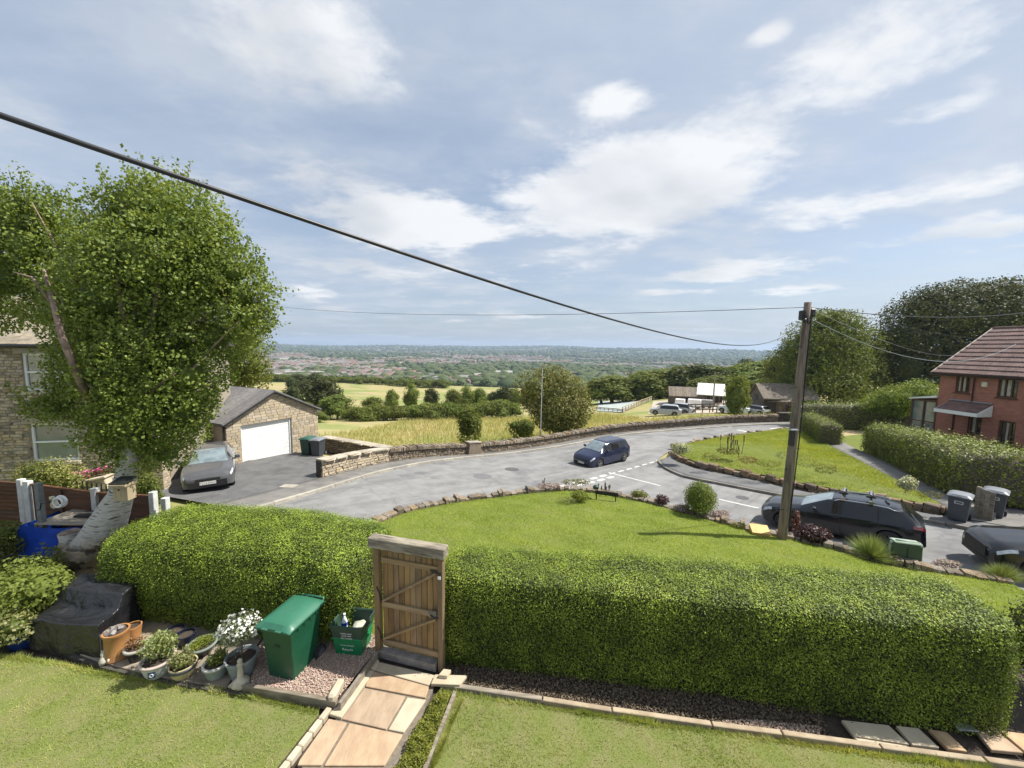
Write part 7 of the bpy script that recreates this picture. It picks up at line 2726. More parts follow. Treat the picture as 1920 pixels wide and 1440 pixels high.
# tall terracotta cylinder with stones
rt1, sz_ = pot('chimney_pot', 'tall plain terracotta cylinder pot topped with grey stones', 222, 1231, [(0, 0), (.155, 0), (.165, .02), (.155, .04), (.155, .40), (.17, .42), (.17, .46), (.145, .46), (.145, .40)], m_terra, soil_z=.43)
P_ = []
ms_ = stone_mesh('pebble', mat('grey_pebble', (.30, .27, .25), (.2, .18, .17), .85, 8, isl=.5), 5)
for i in range(14):
    o = bpy.data.objects.new('pebble', ms_); link(o, rt1)
    a = rnd.random() * 6.3; q_ = rnd.random() ** .5 * .12
    o.location = (math.cos(a) * q_, math.sin(a) * q_, .455 + rnd.random() * .02); o.scale = (.06, .06, .05); o.rotation_euler = (rnd.random(), rnd.random(), a)
rt1b, _ = pot('plant_pot', 'small terracotta pot half hidden behind the tall cylinder pot', 250, 1195, [(0, 0), (.10, 0), (.13, .22), (.11, .22)], m_terra)
r_, z_ = pot('potted_plant', 'small black pot holding a rusty brown leaved plant', 258, 1235, [(0, 0), (.10, 0), (.145, .20), (.165, .215), (.145, .215), (.14, .18)], mat('black_glaze', (.02, .02, .022), None, .3), rim=(.15, mat('rim_grey', (.4, .38, .33))))
tuft(r_, z_, .14, .20, 350, .035, lf_red, 3)
m_wpot = mat('white_glaze', (.56, .57, .55), (.45, .47, .47), .35, 5, stain=(.33, .35, .36), sscale=3)
r_, z_ = pot('potted_shrub', 'pale glazed pot with blue square motif and a yellow green shrub', 298, 1262, [(0, 0), (.13, 0), (.17, .06), (.205, .20), (.215, .25), (.19, .25), (.18, .2)], m_wpot, rim=(.21, mat('rim_pink', (.5, .42, .36))))
tuft(r_, z_, .27, .50, 1500, .045, lf_var, 4, nb=9)
q = MB(); q.tube([(0, 0, z_), (.02, 0, z_ + .3)], .01, 5); q.tube([(0, 0, z_), (-.08, .04, z_ + .33)], .008, 5); q.build('stem', m_bark, r_)
q = MB(); Rz_ = Matrix.Rotation(.35, 4, 'Z')
q.T = Rz_; q.box((0, -.197, .13), (.09, .012, .10)); q.build('motif', mat('cobalt_square', (.03, .05, .12), (.05, .07, .16), .3), r_, bevel=.01)
q = MB(); q.T = Rz_; q.lathe([(.028, 0), (.024, .006), (.014, .006), (.01, 0)], n=16); 
q.v = [tuple(Rz_ @ Vector((v[0] * 1, -.205 - 0, .13 + v[1]))) if False else v for v in q.v]
q.v = []; q.f = []; q.m = []
q.T = Rz_ @ Matrix.Translation((0, -.204, .13)) @ Matrix.Rotation(PI / 2, 4, 'X')
q.lathe([(.030, 0), (.026, .006), (.018, .006), (.014, 0)], n=16); q.build('motif_ring', mat('motif_white', (.6, .62, .62)), r_)
m_cream = mat('cream_glaze', (.50, .42, .25), (.42, .35, .2), .35, 6)
r_, z_ = pot('potted_plant', 'cream pot with dark band and trailing variegated plant', 345, 1266, [(0, 0), (.11, 0), (.15, .06), (.17, .15), (.18, .20), (.16, .20)], m_cream)
q = MB(); q.lathe([(.169, .135), (.178, .14), (.184, .178), (.176, .183)], n=28); q.build('band', mat('band_dark', (.05, .06, .07), None, .3), r_, True)
tuft(r_, z_, .19, .24, 900, .04, lf_var, 6)
r_, z_ = pot('potted_plant', 'wide dark bowl pot with a dense green cushion plant', 380, 1224, [(0, 0), (.12, 0), (.19, .14), (.205, .17), (.18, .17)], mat('dark_glaze', (.03, .035, .04), None, .35), rim=(.20, mat('rim_green', (.2, .24, .2))))
tuft(r_, z_, .19, .14, 1500, .022, lf_priv, 7)
r_, z_ = pot('potted_plant', 'light grey green ribbed pot with small spiky plant', 407, 1266, [(0, 0), (.11, 0), (.14, .05), (.165, .20), (.175, .22), (.155, .22)], mat('sage_glaze', (.26, .30, .28), (.20, .24, .23), .4, 5, stain=(.4, .42, .4), sscale=5), rim=(.17, mat('rim_pale', (.5, .48, .44))))
tuft(r_, z_, .15, .26, 420, .05, lf_lime, 8, aspect=.3)
r_, z_ = pot('flower_tree', 'grey tub with white daisies trained as a round headed standard', 455, 1263, [(0, 0), (.15, 0), (.205, .27), (.225, .28), (.225, .31), (.20, .31), (.195, .27)], mat('grey_tub', (.24, .27, .27), (.19, .215, .215), .5), soil_z=.25)
q = MB(); q.tube([(0, .0, .2), (.0, .02, .45), (0, .03, .62)], .011, 6); q.build('stem', m_bark, r_)
bl = [(-.05, .03, .70, .26, .26, .20), (-.22, .05, .66, .15, .15, .13), (.14, .05, .70, .16, .16, .14), (0, .1, .76, .2, .2, .14)]
p, d = crown_points(bl, 2200, 12, .2, (.4, 1.0)); V, Fa, var = leaf_arrays(p, d, .035, seed=12); mesh_np('foliage', V, Fa, lf_greyg, r_, False, var, world=False)
m_petal = leafmat('daisy_petal', [(.72, .72, .70), (.82, .82, .80), (.88, .88, .86)], .2, .6, .2)
p, d = crown_points(bl, 620, 13, .25, (.92, 1.15)); k = (d[:, 2] > .0) & ((d[:, 2] > .25) | (rng.random(len(d)) < .25)); V, Fa, var = leaf_arrays(p[k], d[k], .040, seed=13, aspect=1.0, tilt=.4); mesh_np('flowers', V, Fa, m_petal, r_, False, var, world=False)
# dark pots behind
for i, (px, py, l_) in enumerate(((350, 1208, 'dark glazed pot in the shade behind the variegated shrub'), (330, 1200, 'small dark pot furthest back in the hedge shade'))):
    pot('plant_pot', l_, px, py, [(0, 0), (.10, 0), (.14, .2), (.12, .2)], mat('blue_black_glaze', (.02, .025, .045), None, .25), z=.055)
# white lighthouse ornament
pl_ = G(452, 1284, .055)
lh = thing('lighthouse_ornament', 'pale stone lighthouse ornament on a rocky base', 'garden ornament', (pl_[0], pl_[1], .055))
m_cast = mat('cast_stone', (.55, .49, .38), (.42, .37, .28), .9, 8, 6, .4, 50, .005)
q = MB(); q.lathe([(0, 0), (.11, 0), (.12, .04), (.09, .09), (.05, .13), (.045, .15)], n=14); q.v = [(v[0] * (1 + .12 * math.sin(i * 2.3)), v[1] * (1 + .12 * math.cos(i * 1.7)), v[2]) for i, v in enumerate(q.v)]; q.build('rock_base', m_cast, lh, True)
q = MB(); q.lathe([(.045, .13), (.032, .32), (.042, .33), (.042, .345), (.03, .35), (.03, .39), (.036, .395), (.02, .42), (.0, .435)], n=16); q.build('tower', m_cast, lh, True, autos=.6)
q = MB(); 
for i in range(4): q.box((-.13 + i * .02, -.03 + i * .01, .012 + i * .018), (.06, .05, .02))
q.build('steps', m_cast, lh)
# stone cross
pc_ = G(423, 1168, 0)
cr_ = thing('stone_cross', 'pale mottled stone cross against the left hedge', 'garden ornament', (pc_[0] + .02, pc_[1] + .05, 0))
q = MB(); q.box((0, 0, .3), (.07, .06, .6)); q.box((0, 0, .46), (.24, .055, .08)); q.lathe([(.0, 0), (.09, 0), (.07, .05), (.0, .06)], n=8); q.build('cross', m_cast, cr_, bevel=.012)
pa = G(195, 1244, .055)
ca = thing('animal_ornament', 'small weathered white animal figure beside the black cover', 'garden ornament', (pa[0], pa[1], .055))
q = MB(); q.lathe([(0, 0), (.055, 0), (.06, .05), (.035, .11), (.03, .14), (.034, .17), (.02, .20), (.0, .205)], n=12); q.box((-.015, 0, .21), (.015, .012, .03)); q.box((.015, 0, .21), (.015, .012, .03)); q.tube([(.05, 0, .02), (.09, -.02, .03), (.10, -.02, .09)], .012, 6); q.build('figure', mat('worn_white', (.62, .58, .48), (.4, .36, .28), .8, 14), ca, True)

# ================================================================ RECYCLING BOXES
pb1 = G(650, 1241, .085)
def rbox(name, label, z, col, txt, w0, w1, h, rim=False):
    m_ = mat(name + label[:9], col, tuple(c * .8 for c in col), .5, 5, 4, .15, 30, .004)
    root = thing(name, label, 'recycling box', (-2.63, 6.08, z), -.10)
    v = MB()
    for (za, da, zb_, db) in ((0, w0, h, w1),):
        x0, y0, x1, y1 = da[0] / 2, da[1] / 2, db[0] / 2, db[1] / 2
        t = .012
        o_ = [(-x0, -y0, za), (x0, -y0, za), (x0, y0, za), (-x0, y0, za), (-x1, -y1, zb_), (x1, -y1, zb_), (x1, y1, zb_), (-x1, y1, zb_)]
        i_ = [(a * (1 - t / x0) , b * (1 - t / y0), (c if c > za else c + t)) for a, b, c in o_]
        v.add(o_ + i_, [(3, 2, 1, 0), (0, 1, 5, 4), (1, 2, 6, 5), (2, 3, 7, 6), (3, 0, 4, 7), (8, 9, 10, 11), (9, 8, 12, 13), (10, 9, 13, 14), (11, 10, 14, 15), (8, 11, 15, 12), (4, 5, 13, 12), (5, 6, 14, 13), (6, 7, 15, 14), (7, 4, 12, 15)])
    v.build('box', m_, root, bevel=.005)
    q = MB(); x1, y1 = w1[0] / 2, w1[1] / 2
    q.tube([(-x1, -y1, h), (x1, -y1, h), (x1, y1, h), (-x1, y1, h), (-x1, -y1, h)], .014, 6); q.build('rim', m_, root)
    q = MB(); q.box((x1 + .012, 0, h - .06), (.015, .16, .03)); q.build('handle', m_, root)
    if not rim:
        for i in range(9):
            q = MB(); q.box((-w0[0] / 2 + .04 + i * (w0[0] - .08) / 8, -w0[1] / 2 - .002, h * .22), (.01, .014, h * .4)); q.build('rib', m_, root)
    ti = math.atan2((w1[1] - w0[1]) / 2, h)
    for i, (s_, sz) in enumerate(txt):
        zz = h * .62 - i * sz * 1.25
        yy = -(w0[1] / 2 + (w1[1] - w0[1]) / 2 * zz / h) - .012
        text('lettering', s_, sz, m_white, root, Matrix.Translation((0, yy, zz)) @ Matrix.Rotation(PI / 2 + ti, 4, 'X'), .0008)
    return root


rbox('recycling_box', 'bright green recycling box under the dark green one', .09, (.01, .20, .07), [('YOUR COUNCIL', .032), ('Recycle', .06)], (.44, .34), (.50, .40), .30)
rbox('recycling_box', 'dark green open recycling box stacked on the bright green box', .31, (.035, .075, .05), [('PAPER CARD', .034), ('CANS AND', .034), ('RECYCLING', .036)], (.47, .38), (.56, .46), .31, True)
bo = thing('plastic_bottle', 'white plastic bottle with blue label in the recycling box', 'bottle', (-2.76, 6.05, .40), .2)
q = MB(); q.lathe([(0, 0), (.045, 0), (.05, .03), (.05, .17), (.025, .24), (.018, .26), (.018, .29), (.0, .29)], n=14); q.build('bottle', mat('hdpe_white', (.75, .76, .78), None, .4), bo, True)
q = MB(); q.lathe([(.0515, .11), (.0515, .17)], n=14); q.build('label', mat('label_blue', (.03, .08, .45), None, .4), bo, True)
q = MB(); q.lathe([(.0, .29), (.021, .285), (.021, .315), (0, .318)], n=12); q.build('cap', m_white, bo, True)
m_rub = mat('crumpled_paper', (.55, .52, .42), (.3, .34, .25), .8, 20)
cp_ = thing('crumpled_packaging', 'crumpled pale packaging inside the dark recycling box', 'rubbish', (-2.55, 6.1, .40))
V0, F0 = ICO[2]; mesh_np('paper', V0 * (1 + .3 * lump(V0, 3, 4))[:, None] * [.15, .12, .07] + [0.02, .03, .03], F0, m_rub, cp_, False, world=False)

# ================================================================ COVERED FURNITURE
def cover():
    # footprint corners from the sight lines on the ground
    A = np.array(G(66, 1215)); B = np.array(G(190, 1235)); Cc = np.array(G(268, 1165)); D = A + (Cc - B) * 1.05
    tA = np.array(dp(64, 1143, A[1] + .02)); tB = np.array(dp(188, 1165, B[1] + .05)); 
    root = thing('furniture_cover', 'black plastic sheet draped over garden furniture under the birch', 'cover', ((A[0] + Cc[0]) / 2, (A[1] + Cc[1]) / 2, 0))
    n = 90
    V = np.zeros((n + 1, n + 1, 3))
    for i in range(n + 1):
        for j in range(n + 1):
            u = i / n * 2 - 1; v = j / n * 2 - 1  # u along AB, v depth
            # squircle: outer ring is the skirt
            e = max(abs(u), abs(v))
            if e > .62:
                k = .62 / e
                uu, vv = u * k, v * k
                drop = (e - .62) / .38
            else:
                uu, vv = u, v; drop = 0
            su = (uu / .62 + 1) / 2; sv = (vv / .62 + 1) / 2
            p = (A * (1 - su) + B * su) * (1 - sv) + (D * (1 - su) + Cc * su) * sv
            h = .50 + .10 * su + (.26) * min(1, max(0, (sv - .42) / .12)) * (1 - .15 * su)
            h += .06 * math.exp(-((su - .15) / .12) ** 2 - ((sv - .2) / .3) ** 2)
            # sag and radiating folds in the seat area
            if sv < .45:
                h -= .09 * math.sin(PI * su) * math.sin(PI * min(1, sv / .45))
            ang = math.atan2(sv - .05, su - .02)
            h += .022 * (1 - abs(math.sin(ang * 5 + 1 + 1.3 * sv))) ** 3 * math.sin(PI * min(1, max(0, su))) + .015 * (1 - abs(math.sin(su * 7 + sv * 11 + 2 * math.sin(su * 5)))) ** 4 * (1 - drop)
            c = (A + B + Cc + D) / 4
            out = (p - c); out = out / np.linalg.norm(out)
            fold = .025 * math.sin((su * 5 + sv * 7) * 3.1) * drop
            q = p + out * (.02 + .05 * drop + fold)
            V[i, j] = (q[0], q[1], max(.03, h * (1 - drop) + .03 * drop))
    idx = np.arange((n + 1) ** 2).reshape(n + 1, n + 1)
    Fa = np.stack([idx[:-1, :-1], idx[1:, :-1], idx[1:, 1:], idx[:-1, 1:]], -1).reshape(-1, 4)
    m = mat('black_sheet', (.010, .010, .012), (.016, .016, .018), .36, 3, 5, .9, 6, .06, spec=.6)
    mesh_np('sheet', V.reshape(-1, 3), Fa, m, root, True)
    # cord loop at the corner
    q = MB(); q.tube([(B[0] + .05, B[1] - .03, .45), (B[0] + .07, B[1] - .05, .25), (B[0] + .05, B[1] - .05, .06)], .006, 5); q.build('cord', mat('cord_grey', (.2, .2, .2)), root, world=True)


cover()
# blue bowl left of cover
p = G(42, 1205)
bb = thing('blue_tub', 'blue plastic tub half hidden beside the black cover', 'tub', (p[0] + .1, p[1], 0))
q = MB(); q.lathe([(0, 0), (.20, 0), (.26, .28), (.28, .30), (.24, .30), (.2, .05), (0, .05)], n=24); q.build('tub', mat('blue_plastic', (.015, .05, .30), (.01, .04, .22), .4), bb, True)

# ================================================================ LEFT CORNER: bed, tarp, bench, fence
bush('shrub', 'lime green leafy shrub in the left border', 'shrub', pos=(*G(40, 1165), 0), r=(1.15, .8, .62), n=6500, lsz=.07, m=lf_lime, seed=81)
bush('shrub', 'yellow variegated low shrub at the left edge beside the blue tub', 'shrub', pos=(*G(0, 1215), 0), r=(.8, .5, .36), n=3500, lsz=.055, m=lf_var, seed=82)
bush('shrub', 'dark green shrub below the brown fence at the far left', 'shrub', pos=(-12.1, 8.5, 0), r=(.9, .8, .55), n=4000, lsz=.06, m=lf_tree, seed=83)
bush('climbing_plant', 'thin leafy climber growing in front of the blue tarpaulin', 'plant', pos=(*G(92, 1120), 0), r=(.42, .3, .62), n=900, lsz=.075, m=lf_tree, seed=84, core=0, nb=6)
y0 = 8.75
tl_ = dp(30, 983, y0); tr_ = dp(178, 982, y0 + .0)
tb_ = thing('tarpaulin', 'bright blue tarpaulin hanging round the old workbench', 'tarpaulin', (tl_[0], y0, 0))
n = 40
P_ = []
path_ = [(tl_[0], y0 + 1.1), (tl_[0], y0), (tr_[0], y0 - .05), (tr_[0] + .1, y0 + 1.1)]
Q_ = resample(path_, n + 1)
for i in range(n + 1):
    for j in range(9):
        t = j / 8
        w_ = .05 * math.sin(i * .9 + t * 3) * (t) + .03 * math.sin(i * 2.1 + 1) * t
        P_.append((Q_[i][0] + w_ * .5, Q_[i][1] - .02 + w_, (tl_[2] - .02 - .05 * abs(math.sin(i * .25))) * (1 - t)))
idx = np.arange((n + 1) * 9).reshape(n + 1, 9)
Fa = np.stack([idx[:-1, :-1], idx[:-1, 1:], idx[1:, 1:], idx[1:, :-1]], -1).reshape(-1, 4)
mesh_np('sheet', np.array(P_), Fa, mat('blue_tarp', (.012, .065, .42), (.01, .05, .32), .45, 3, 4, .5, 8, .03), tb_, True)
zt_ = tl_[2]
wb_ = thing('workbench', 'old timber topped workbench standing against the fence', 'workbench', (tl_[0] + .9, y0 + .55, 0))
q = MB(); q.box(((tl_[0] + tr_[0]) / 2 + .25, y0 + .5, zt_ + .0), (tr_[0] - tl_[0] - .3, .95, .04)); q.build('bench_top', m_wgrey, wb_, world=True)
for sx in (.2, .9):
    for sy in (.1, .9):
        q = MB(); q.box((tl_[0] + (tr_[0] - tl_[0]) * sx, y0 + sy, zt_ / 2), (.07, .07, zt_)); q.build('leg', m_wgrey, wb_, world=True)
tr2 = thing('tray', 'black plastic planting tray on the workbench', 'tray', ((tl_[0] + tr_[0]) / 2 + .5, y0 + .55, zt_ + .02))
q = MB(); q.box((0, 0, .03), (.9, .45, .06)); q.box((0, .2, .14), (.8, .04, .2)); q.build('tray', m_black, tr2, bevel=.01)
q = MB(); q.tube([(-.4, -.2, .12), (.4, -.15, .12)], .015, 6); q.build('bar', m_wgrey, tr2)
# grey post with hose reel
pp0 = dp(80, 985, y0 + .1); pp1 = dp(80, 905, y0 + .1)
gp_ = thing('post', 'short grey square post carrying a white pulley reel', 'post', (pp0[0], pp0[1], 0))
q = MB(); q.box((pp0[0], pp0[1], (pp1[2]) / 2), (.11, .11, pp1[2])); q.build('post', mat('grey_green_paint', (.20, .22, .21), (.14, .15, .15), .8, 6), gp_, world=True, bevel=.008)
rl = dp(101, 944, y0 - .05)
re_ = thing('hose_reel', 'white and cream hose reel hanging by the grey post', 'reel', (rl[0], rl[1], rl[2]))
def ring(mb, c, R0, r0, ax='y', n=20, k=8):
    pts = [(c[0] + math.cos(2 * PI * i / n) * R0, c[1], c[2] + math.sin(2 * PI * i / n) * R0) for i in range(n + 1)]
    mb.tube(pts, r0, k, cap=False)
q = MB(); ring(q, (.10, .06, .03), .12, .03); ring(q, (.12, -.02, .03), .11, .022); q.build('reel', m_white, re_, True)
q = MB(); ring(q, (0, 0, -.04), .065, .02); q.beam((0, 0, -.12), (0, 0, .05), .02, .02); q.box((-.03, 0, .13), (.07, .06, .08)); q.build('pulley', mat('cream_paint', (.62, .58, .38), None, .5), re_, True)
q = MB(); q.tube([(-.12, 0, .03), (-.30, 0, .0), (-.34, 0, -.15), (-.42, 0, -.17)], .014, 6); q.build('crank', m_black, re_)
# fence with white concrete posts
m_fence = mat('fence_brown', (.13, .06, .03), (.085, .04, .022), .8, 3, 6, .3, 30, .004, isl=.3, stretch=(.3, 3, 3))
m_fpost = mat('concrete_post', (.60, .60, .57), (.48, .48, .45), .85, 6, 5, .2, 40, .003)
fps = [(-1.2 + dp(-40, 905, 10.0)[0], 10.15), (dp(40, 905, 9.85)[0], 9.85), (dp(178, 920, 9.45)[0], 9.45), (dp(287, 930, 9.2)[0], 9.2)]
ft = [dp(40, 905, 9.85)[2], dp(40, 905, 9.85)[2], dp(178, 922, 9.45)[2], dp(287, 929, 9.2)[2]]
fc = thing('panel_fence', 'brown overlapping board fence with white concrete posts', 'fence', (fps[1][0], fps[1][1], 0))
for i, p in enumerate(fps):
    q = MB(); q.box((p[0], p[1], ft[i] / 2 + .05), (.13, .13, ft[i] + .1)); q.build('concrete_post', m_fpost, fc, world=True, bevel=.01)
q = MB(); q.box((fps[1][0] + .22, fps[1][1] - .04, ft[1] / 2 + .04), (.15, .13, ft[1] + .06)); q.build('concrete_post', m_fpost, fc, world=True, bevel=.01)
q = MB(); q.box((fps[3][0] + .35, fps[3][1] - .06, ft[3] / 2 ), (.13, .13, ft[3] - .05)); q.build('concrete_post', m_fpost, fc, world=True, bevel=.01)
for i in range(len(fps) - 1):
    a, b = np.array(fps[i]), np.array(fps[i + 1]); d = unit(b - a)
    a2, b2 = a + d * (.33 if i == 1 else .08), b - d * .08
    h0, h1 = ft[i] - .04, ft[i + 1] - .04
    nb = 13
    for k in range(nb):
        t = (k + .5) / nb
        q = MB(); q.beam((a2[0], a2[1] + .02, h0 * t), (b2[0], b2[1] + .02, h1 * t), .022, (h0 + h1) / 2 / nb * 1.18)
        q.build('slat', m_fence, fc, world=True)
    q = MB(); q.beam((a2[0], a2[1], h0 + .02), (b2[0], b2[1], h1 + .02), .07, .04); q.build('capping_rail', m_fence, fc, world=True)
    for t in (.5,):
        c = a2 * (1 - t) + b2 * t; q = MB(); q.box((c[0], c[1] - .03, (h0 + h1) / 4), (.05, .03, (h0 + h1) / 2 * .97)); q.build('batten', m_fence, fc, world=True)
# conifer-like ornament and bushes beyond fence
pb = dp(95, 905, 12.3)
bush('shrub', 'rounded olive green shrub beneath the stone house window', 'shrub', pos=(pb[0], 12.3, -.45), r=(1.35, .8, 1.05), n=7000, lsz=.06, m=lf_olive, seed=86)
pb = dp(232, 925, 12.0)
bush('shrub', 'green shrub growing behind the bird box', 'shrub', pos=(pb[0], 12.6, -.5), r=(.7, .6, .85), n=2500, lsz=.07, m=lf_tree, seed=87)
bush('shrub', 'small dark climber with pink blooms at the stone gate pier', 'shrub', pos=(*dp(285, 930, 12.2)[:2], -.55), r=(.4, .3, .8), n=1500, lsz=.06, m=lf_tree, seed=88)
# planter trough with flowers
a = dp(133, 905, 12.6); b = dp(208, 900, 12.9)
tg = thing('stone_trough', 'cream stone trough of pink flowers below the house wall', 'planter', (a[0], a[1], -.5))
z_t = dp(135, 904, 12.6)[2]
m_tr = mat('cream_stone', (.55, .47, .34), (.45, .38, .27), .85, 4)
q = MB(); q.beam((a[0], a[1], z_t - .25), (b[0], b[1], z_t - .05), .5, .42); q.build('trough', m_tr, tg, world=True, bevel=.02)
q = MB(); q.beam((a[0], a[1] - .02, z_t - .02 + .0), (b[0] + .03, b[1] - .02, z_t + .18), .56, .07); q.build('rim', m_tr, tg, world=True, bevel=.01)
q = MB(); q.beam((a[0] + .1, a[1], z_t - 1.0), (b[0], b[1], z_t - .8), .4, 1.2); q.build('plinth', m_stoneL, tg, world=True)
P_ = np.array([a + (b - a) * t for t in rng.random(260)]); P_[:, 2] = z_t + .02 + .2 * (P_[:, 0] - a[0]) / (b[0] - a[0]) + rng.random(260) * .22; P_[:, :2] += rng.normal(size=(260, 2)) * .08
leaves('foliage', P_, np.tile([0, 0, 1.], (260, 1)), .09, lf_tree, tg, seed=1)
leaves('flowers', P_[:170] + [0, 0, .06], np.tile([0, -.4, 1.], (170, 1)), .085, m_mag, tg, seed=2, aspect=1)
# hooped metal railing
hp = thing('hooped_railing', 'low black hoop topped railing in front of the trough', 'railing', (a[0], 11.6, -.4))
A0 = dp(150, 908, 11.7); B0 = dp(222, 915, 11.3)
zt2 = dp(180, 905, 11.5)[2]
for i in range(9):
    p = A0 + (B0 - A0) * i / 8; w_ = np.linalg.norm(B0 - A0) / 8 * .42
    pts = [(p[0] - w_, p[1], -.5), (p[0] - w_, p[1], zt2 - .08)] + [(p[0] - w_ * math.cos(t), p[1], zt2 - .08 + w_ * math.sin(t)) for t in np.linspace(.3, PI - .3, 5)] + [(p[0] + w_, p[1], zt2 - .08), (p[0] + w_, p[1], -.5)]
    q = MB(); q.tube(pts, .010, 5); q.build('hoop', m_black, hp, world=True)
q = MB(); q.beam((A0[0], A0[1], zt2 - .2), (B0[0], B0[1], zt2 - .2), .02, .02); q.build('rail', m_black, hp, world=True)
strip('lawn', [(-22, 10.4), (-10.9, 10.2)], [(-22, 13.4), (-12.6, 13.2)], m_lawnU, -.35, 12, 6, zmode='flat', sm=False)

# ================================================================ BIRCH
def birch():
    base = gp(158, 1088, 0)
    bx, by = base[0], base[1]
    root = thing('birch_tree', 'leaning silver birch with dense crown and stumped second stem', 'tree', (bx, by, 0))
    yb = by
    p1 = dp(190, 1005, yb - .05); p2 = dp(228, 925, yb - .1); p3 = dp(245, 860, yb - .05); p4 = dp(250, 760, yb); p5 = dp(270, 620, yb + .1)
    # trunk with gnarled base
    pts = [Vector((bx, by, -.2)), Vector((bx + .02, by, .15)), Vector((bx + .12, by, .55))] + [Vector(p) for p in (p1, p2, p3, p4, p5)]
    rad = [.46, .40, .33, .20, .15, .12, .10, .06]
    # resample
    PP = resample([tuple(p) for p in pts], 40); RR = np.interp(np.linspace(0, 1, 40), np.linspace(0, 1, len(rad)), rad)
    n = 28; vs = []
    for i in range(40):
        d = Vector(PP[min(i + 1, 39)]) - Vector(PP[max(i - 1, 0)]); d.normalize()
        u = Vector((1, 0, 0)); u = (u - d * u.dot(d)).normalized(); w = d.cross(u)
        for k in range(n):
            t = 2 * PI * k / n
            c = Vector(PP[i])
            g = max(0, 1 - i / 16)
            rr_ = RR[i] * (1 + .16 * g * mnoise.noise(Vector((math.cos(t) * 2, math.sin(t) * 2, i * .35))) * 2 + .25 * g * abs(mnoise.noise(Vector((math.cos(t) * 5, math.sin(t) * 5, i * .8)))))
            vs.append(tuple(c + (u * math.cos(t) + w * math.sin(t)) * rr_))
    fs = [(i * n + k, i * n + (k + 1) % n, (i + 1) * n + (k + 1) % n, (i + 1) * n + k) for i in range(39) for k in range(n)]
    m = bpy.data.materials.new('birch_bark'); m.use_nodes = True
    nt = m.node_tree; L = nt.links.new; b = nt.nodes['Principled BSDF']; b.inputs['Roughness'].default_value = .85
    g = N(nt, 'ShaderNodeNewGeometry'); sp = N(nt, 'ShaderNodeSeparateXYZ'); L(g.outputs['Position'], sp.inputs[0])
    def nz(sc, st, d=5):
        mp = N(nt, 'ShaderNodeMapping'); mp.inputs['Scale'].default_value = st; L(g.outputs['Position'], mp.inputs[0])
        q = N(nt, 'ShaderNodeTexNoise'); q.inputs['Scale'].default_value = sc; q.inputs['Detail'].default_value = d; L(mp.outputs[0], q.inputs['Vector']); return q.outputs[0]
    lines = smooth_n(nt, nz(5, (1, 1, 6)), .56, .66)
    patch = smooth_n(nt, nz(5, (1, 1, 1)), .50, .60)
    col = mix_n(nt, lines, (.44, .42, .385), (.10, .085, .07))
    rough = mix_n(nt, patch, (.34, .28, .21), (.075, .055, .04))
    h = smooth_n(nt, math_n(nt, 'ADD', sp.outputs[2], math_n(nt, 'MULTIPLY', nz(3, (1, 1, 1)), .8)), 1.3, 1.75)
    L(mix_n(nt, h, rough, col), b.inputs['Base Color'])
    bp = N(nt, 'ShaderNodeBump'); bp.inputs['Strength'].default_value = .9; bp.inputs['Distance'].default_value = .05; L(nz(9, (1, 1, 1.5), 6), bp.inputs['Height']); L(bp.outputs[0], b.inputs['Normal'])
    mb = MB(); mb.add(vs, fs); mb.build('trunk', m, root, True, world=True)
    # cut second stem
    s1 = gp(142, 1075, .15); st = dp(130, 998, yb - .25)
    mb = MB(); mb.tube([(bx - .15, by, .1), (bx - .33, by - .05, .55), tuple(st * [1, 1, 1] - [0, 0, .2]), tuple(st)], [.30, .22, .15, .17], 14); mb.build('stump', m, root, True, world=True)
    mb = MB(); mb.cyl((st[0], st[1], st[2] + .002), (st[0], st[1], st[2] + .02), .17, .15, 14); mb.build('cut_face', mat('cut_wood', (.30, .24, .17), (.12, .09, .07), .9, 9), root, world=True)
    # limbs up into crown
    lm = MB()
    J = Vector(p3)
    for (px, py, dy), r0 in zip(((95, 540, .5), (20, 500, .9), (60, 380, .3), (200, 420, -.2), (320, 400, .2), (400, 520, .6), (450, 600, .2), (330, 700, -.4), (120, 720, -.2), (250, 340, .4)), (.10, .07, .05, .08, .08, .07, .05, .05, .05, .06)):
        e = Vector(dp(px, py, yb + dy)); s_ = J.lerp(Vector(p5), rnd.random() * .6)
        lm.tube([s_, s_.lerp(e, .35) + Vector((0, 0, -.1)), s_.lerp(e, .7), e], [r0, r0 * .75, r0 * .45, r0 * .15], 7)
    # visible pale limb on the left
    a = Vector(dp(118, 636, yb - .9)); b_ = Vector(dp(95, 550, yb - .8)); c_ = Vector(dp(60, 520, yb - .7)); d_ = Vector(dp(170, 760, yb - .4))
    lm.tube([d_, a, b_, Vector(dp(82, 505, yb - .7))], [.065, .055, .04, .02], 8); lm.tube([b_.lerp(a, .3), c_, Vector(dp(25, 510, yb - .6))], [.025, .02, .01], 6)
    lm.build('limbs', mat('limb_bark', (.30, .22, .17), (.16, .11, .085), .9, 8, 5, .4, 20, .01), root, True, world=True)
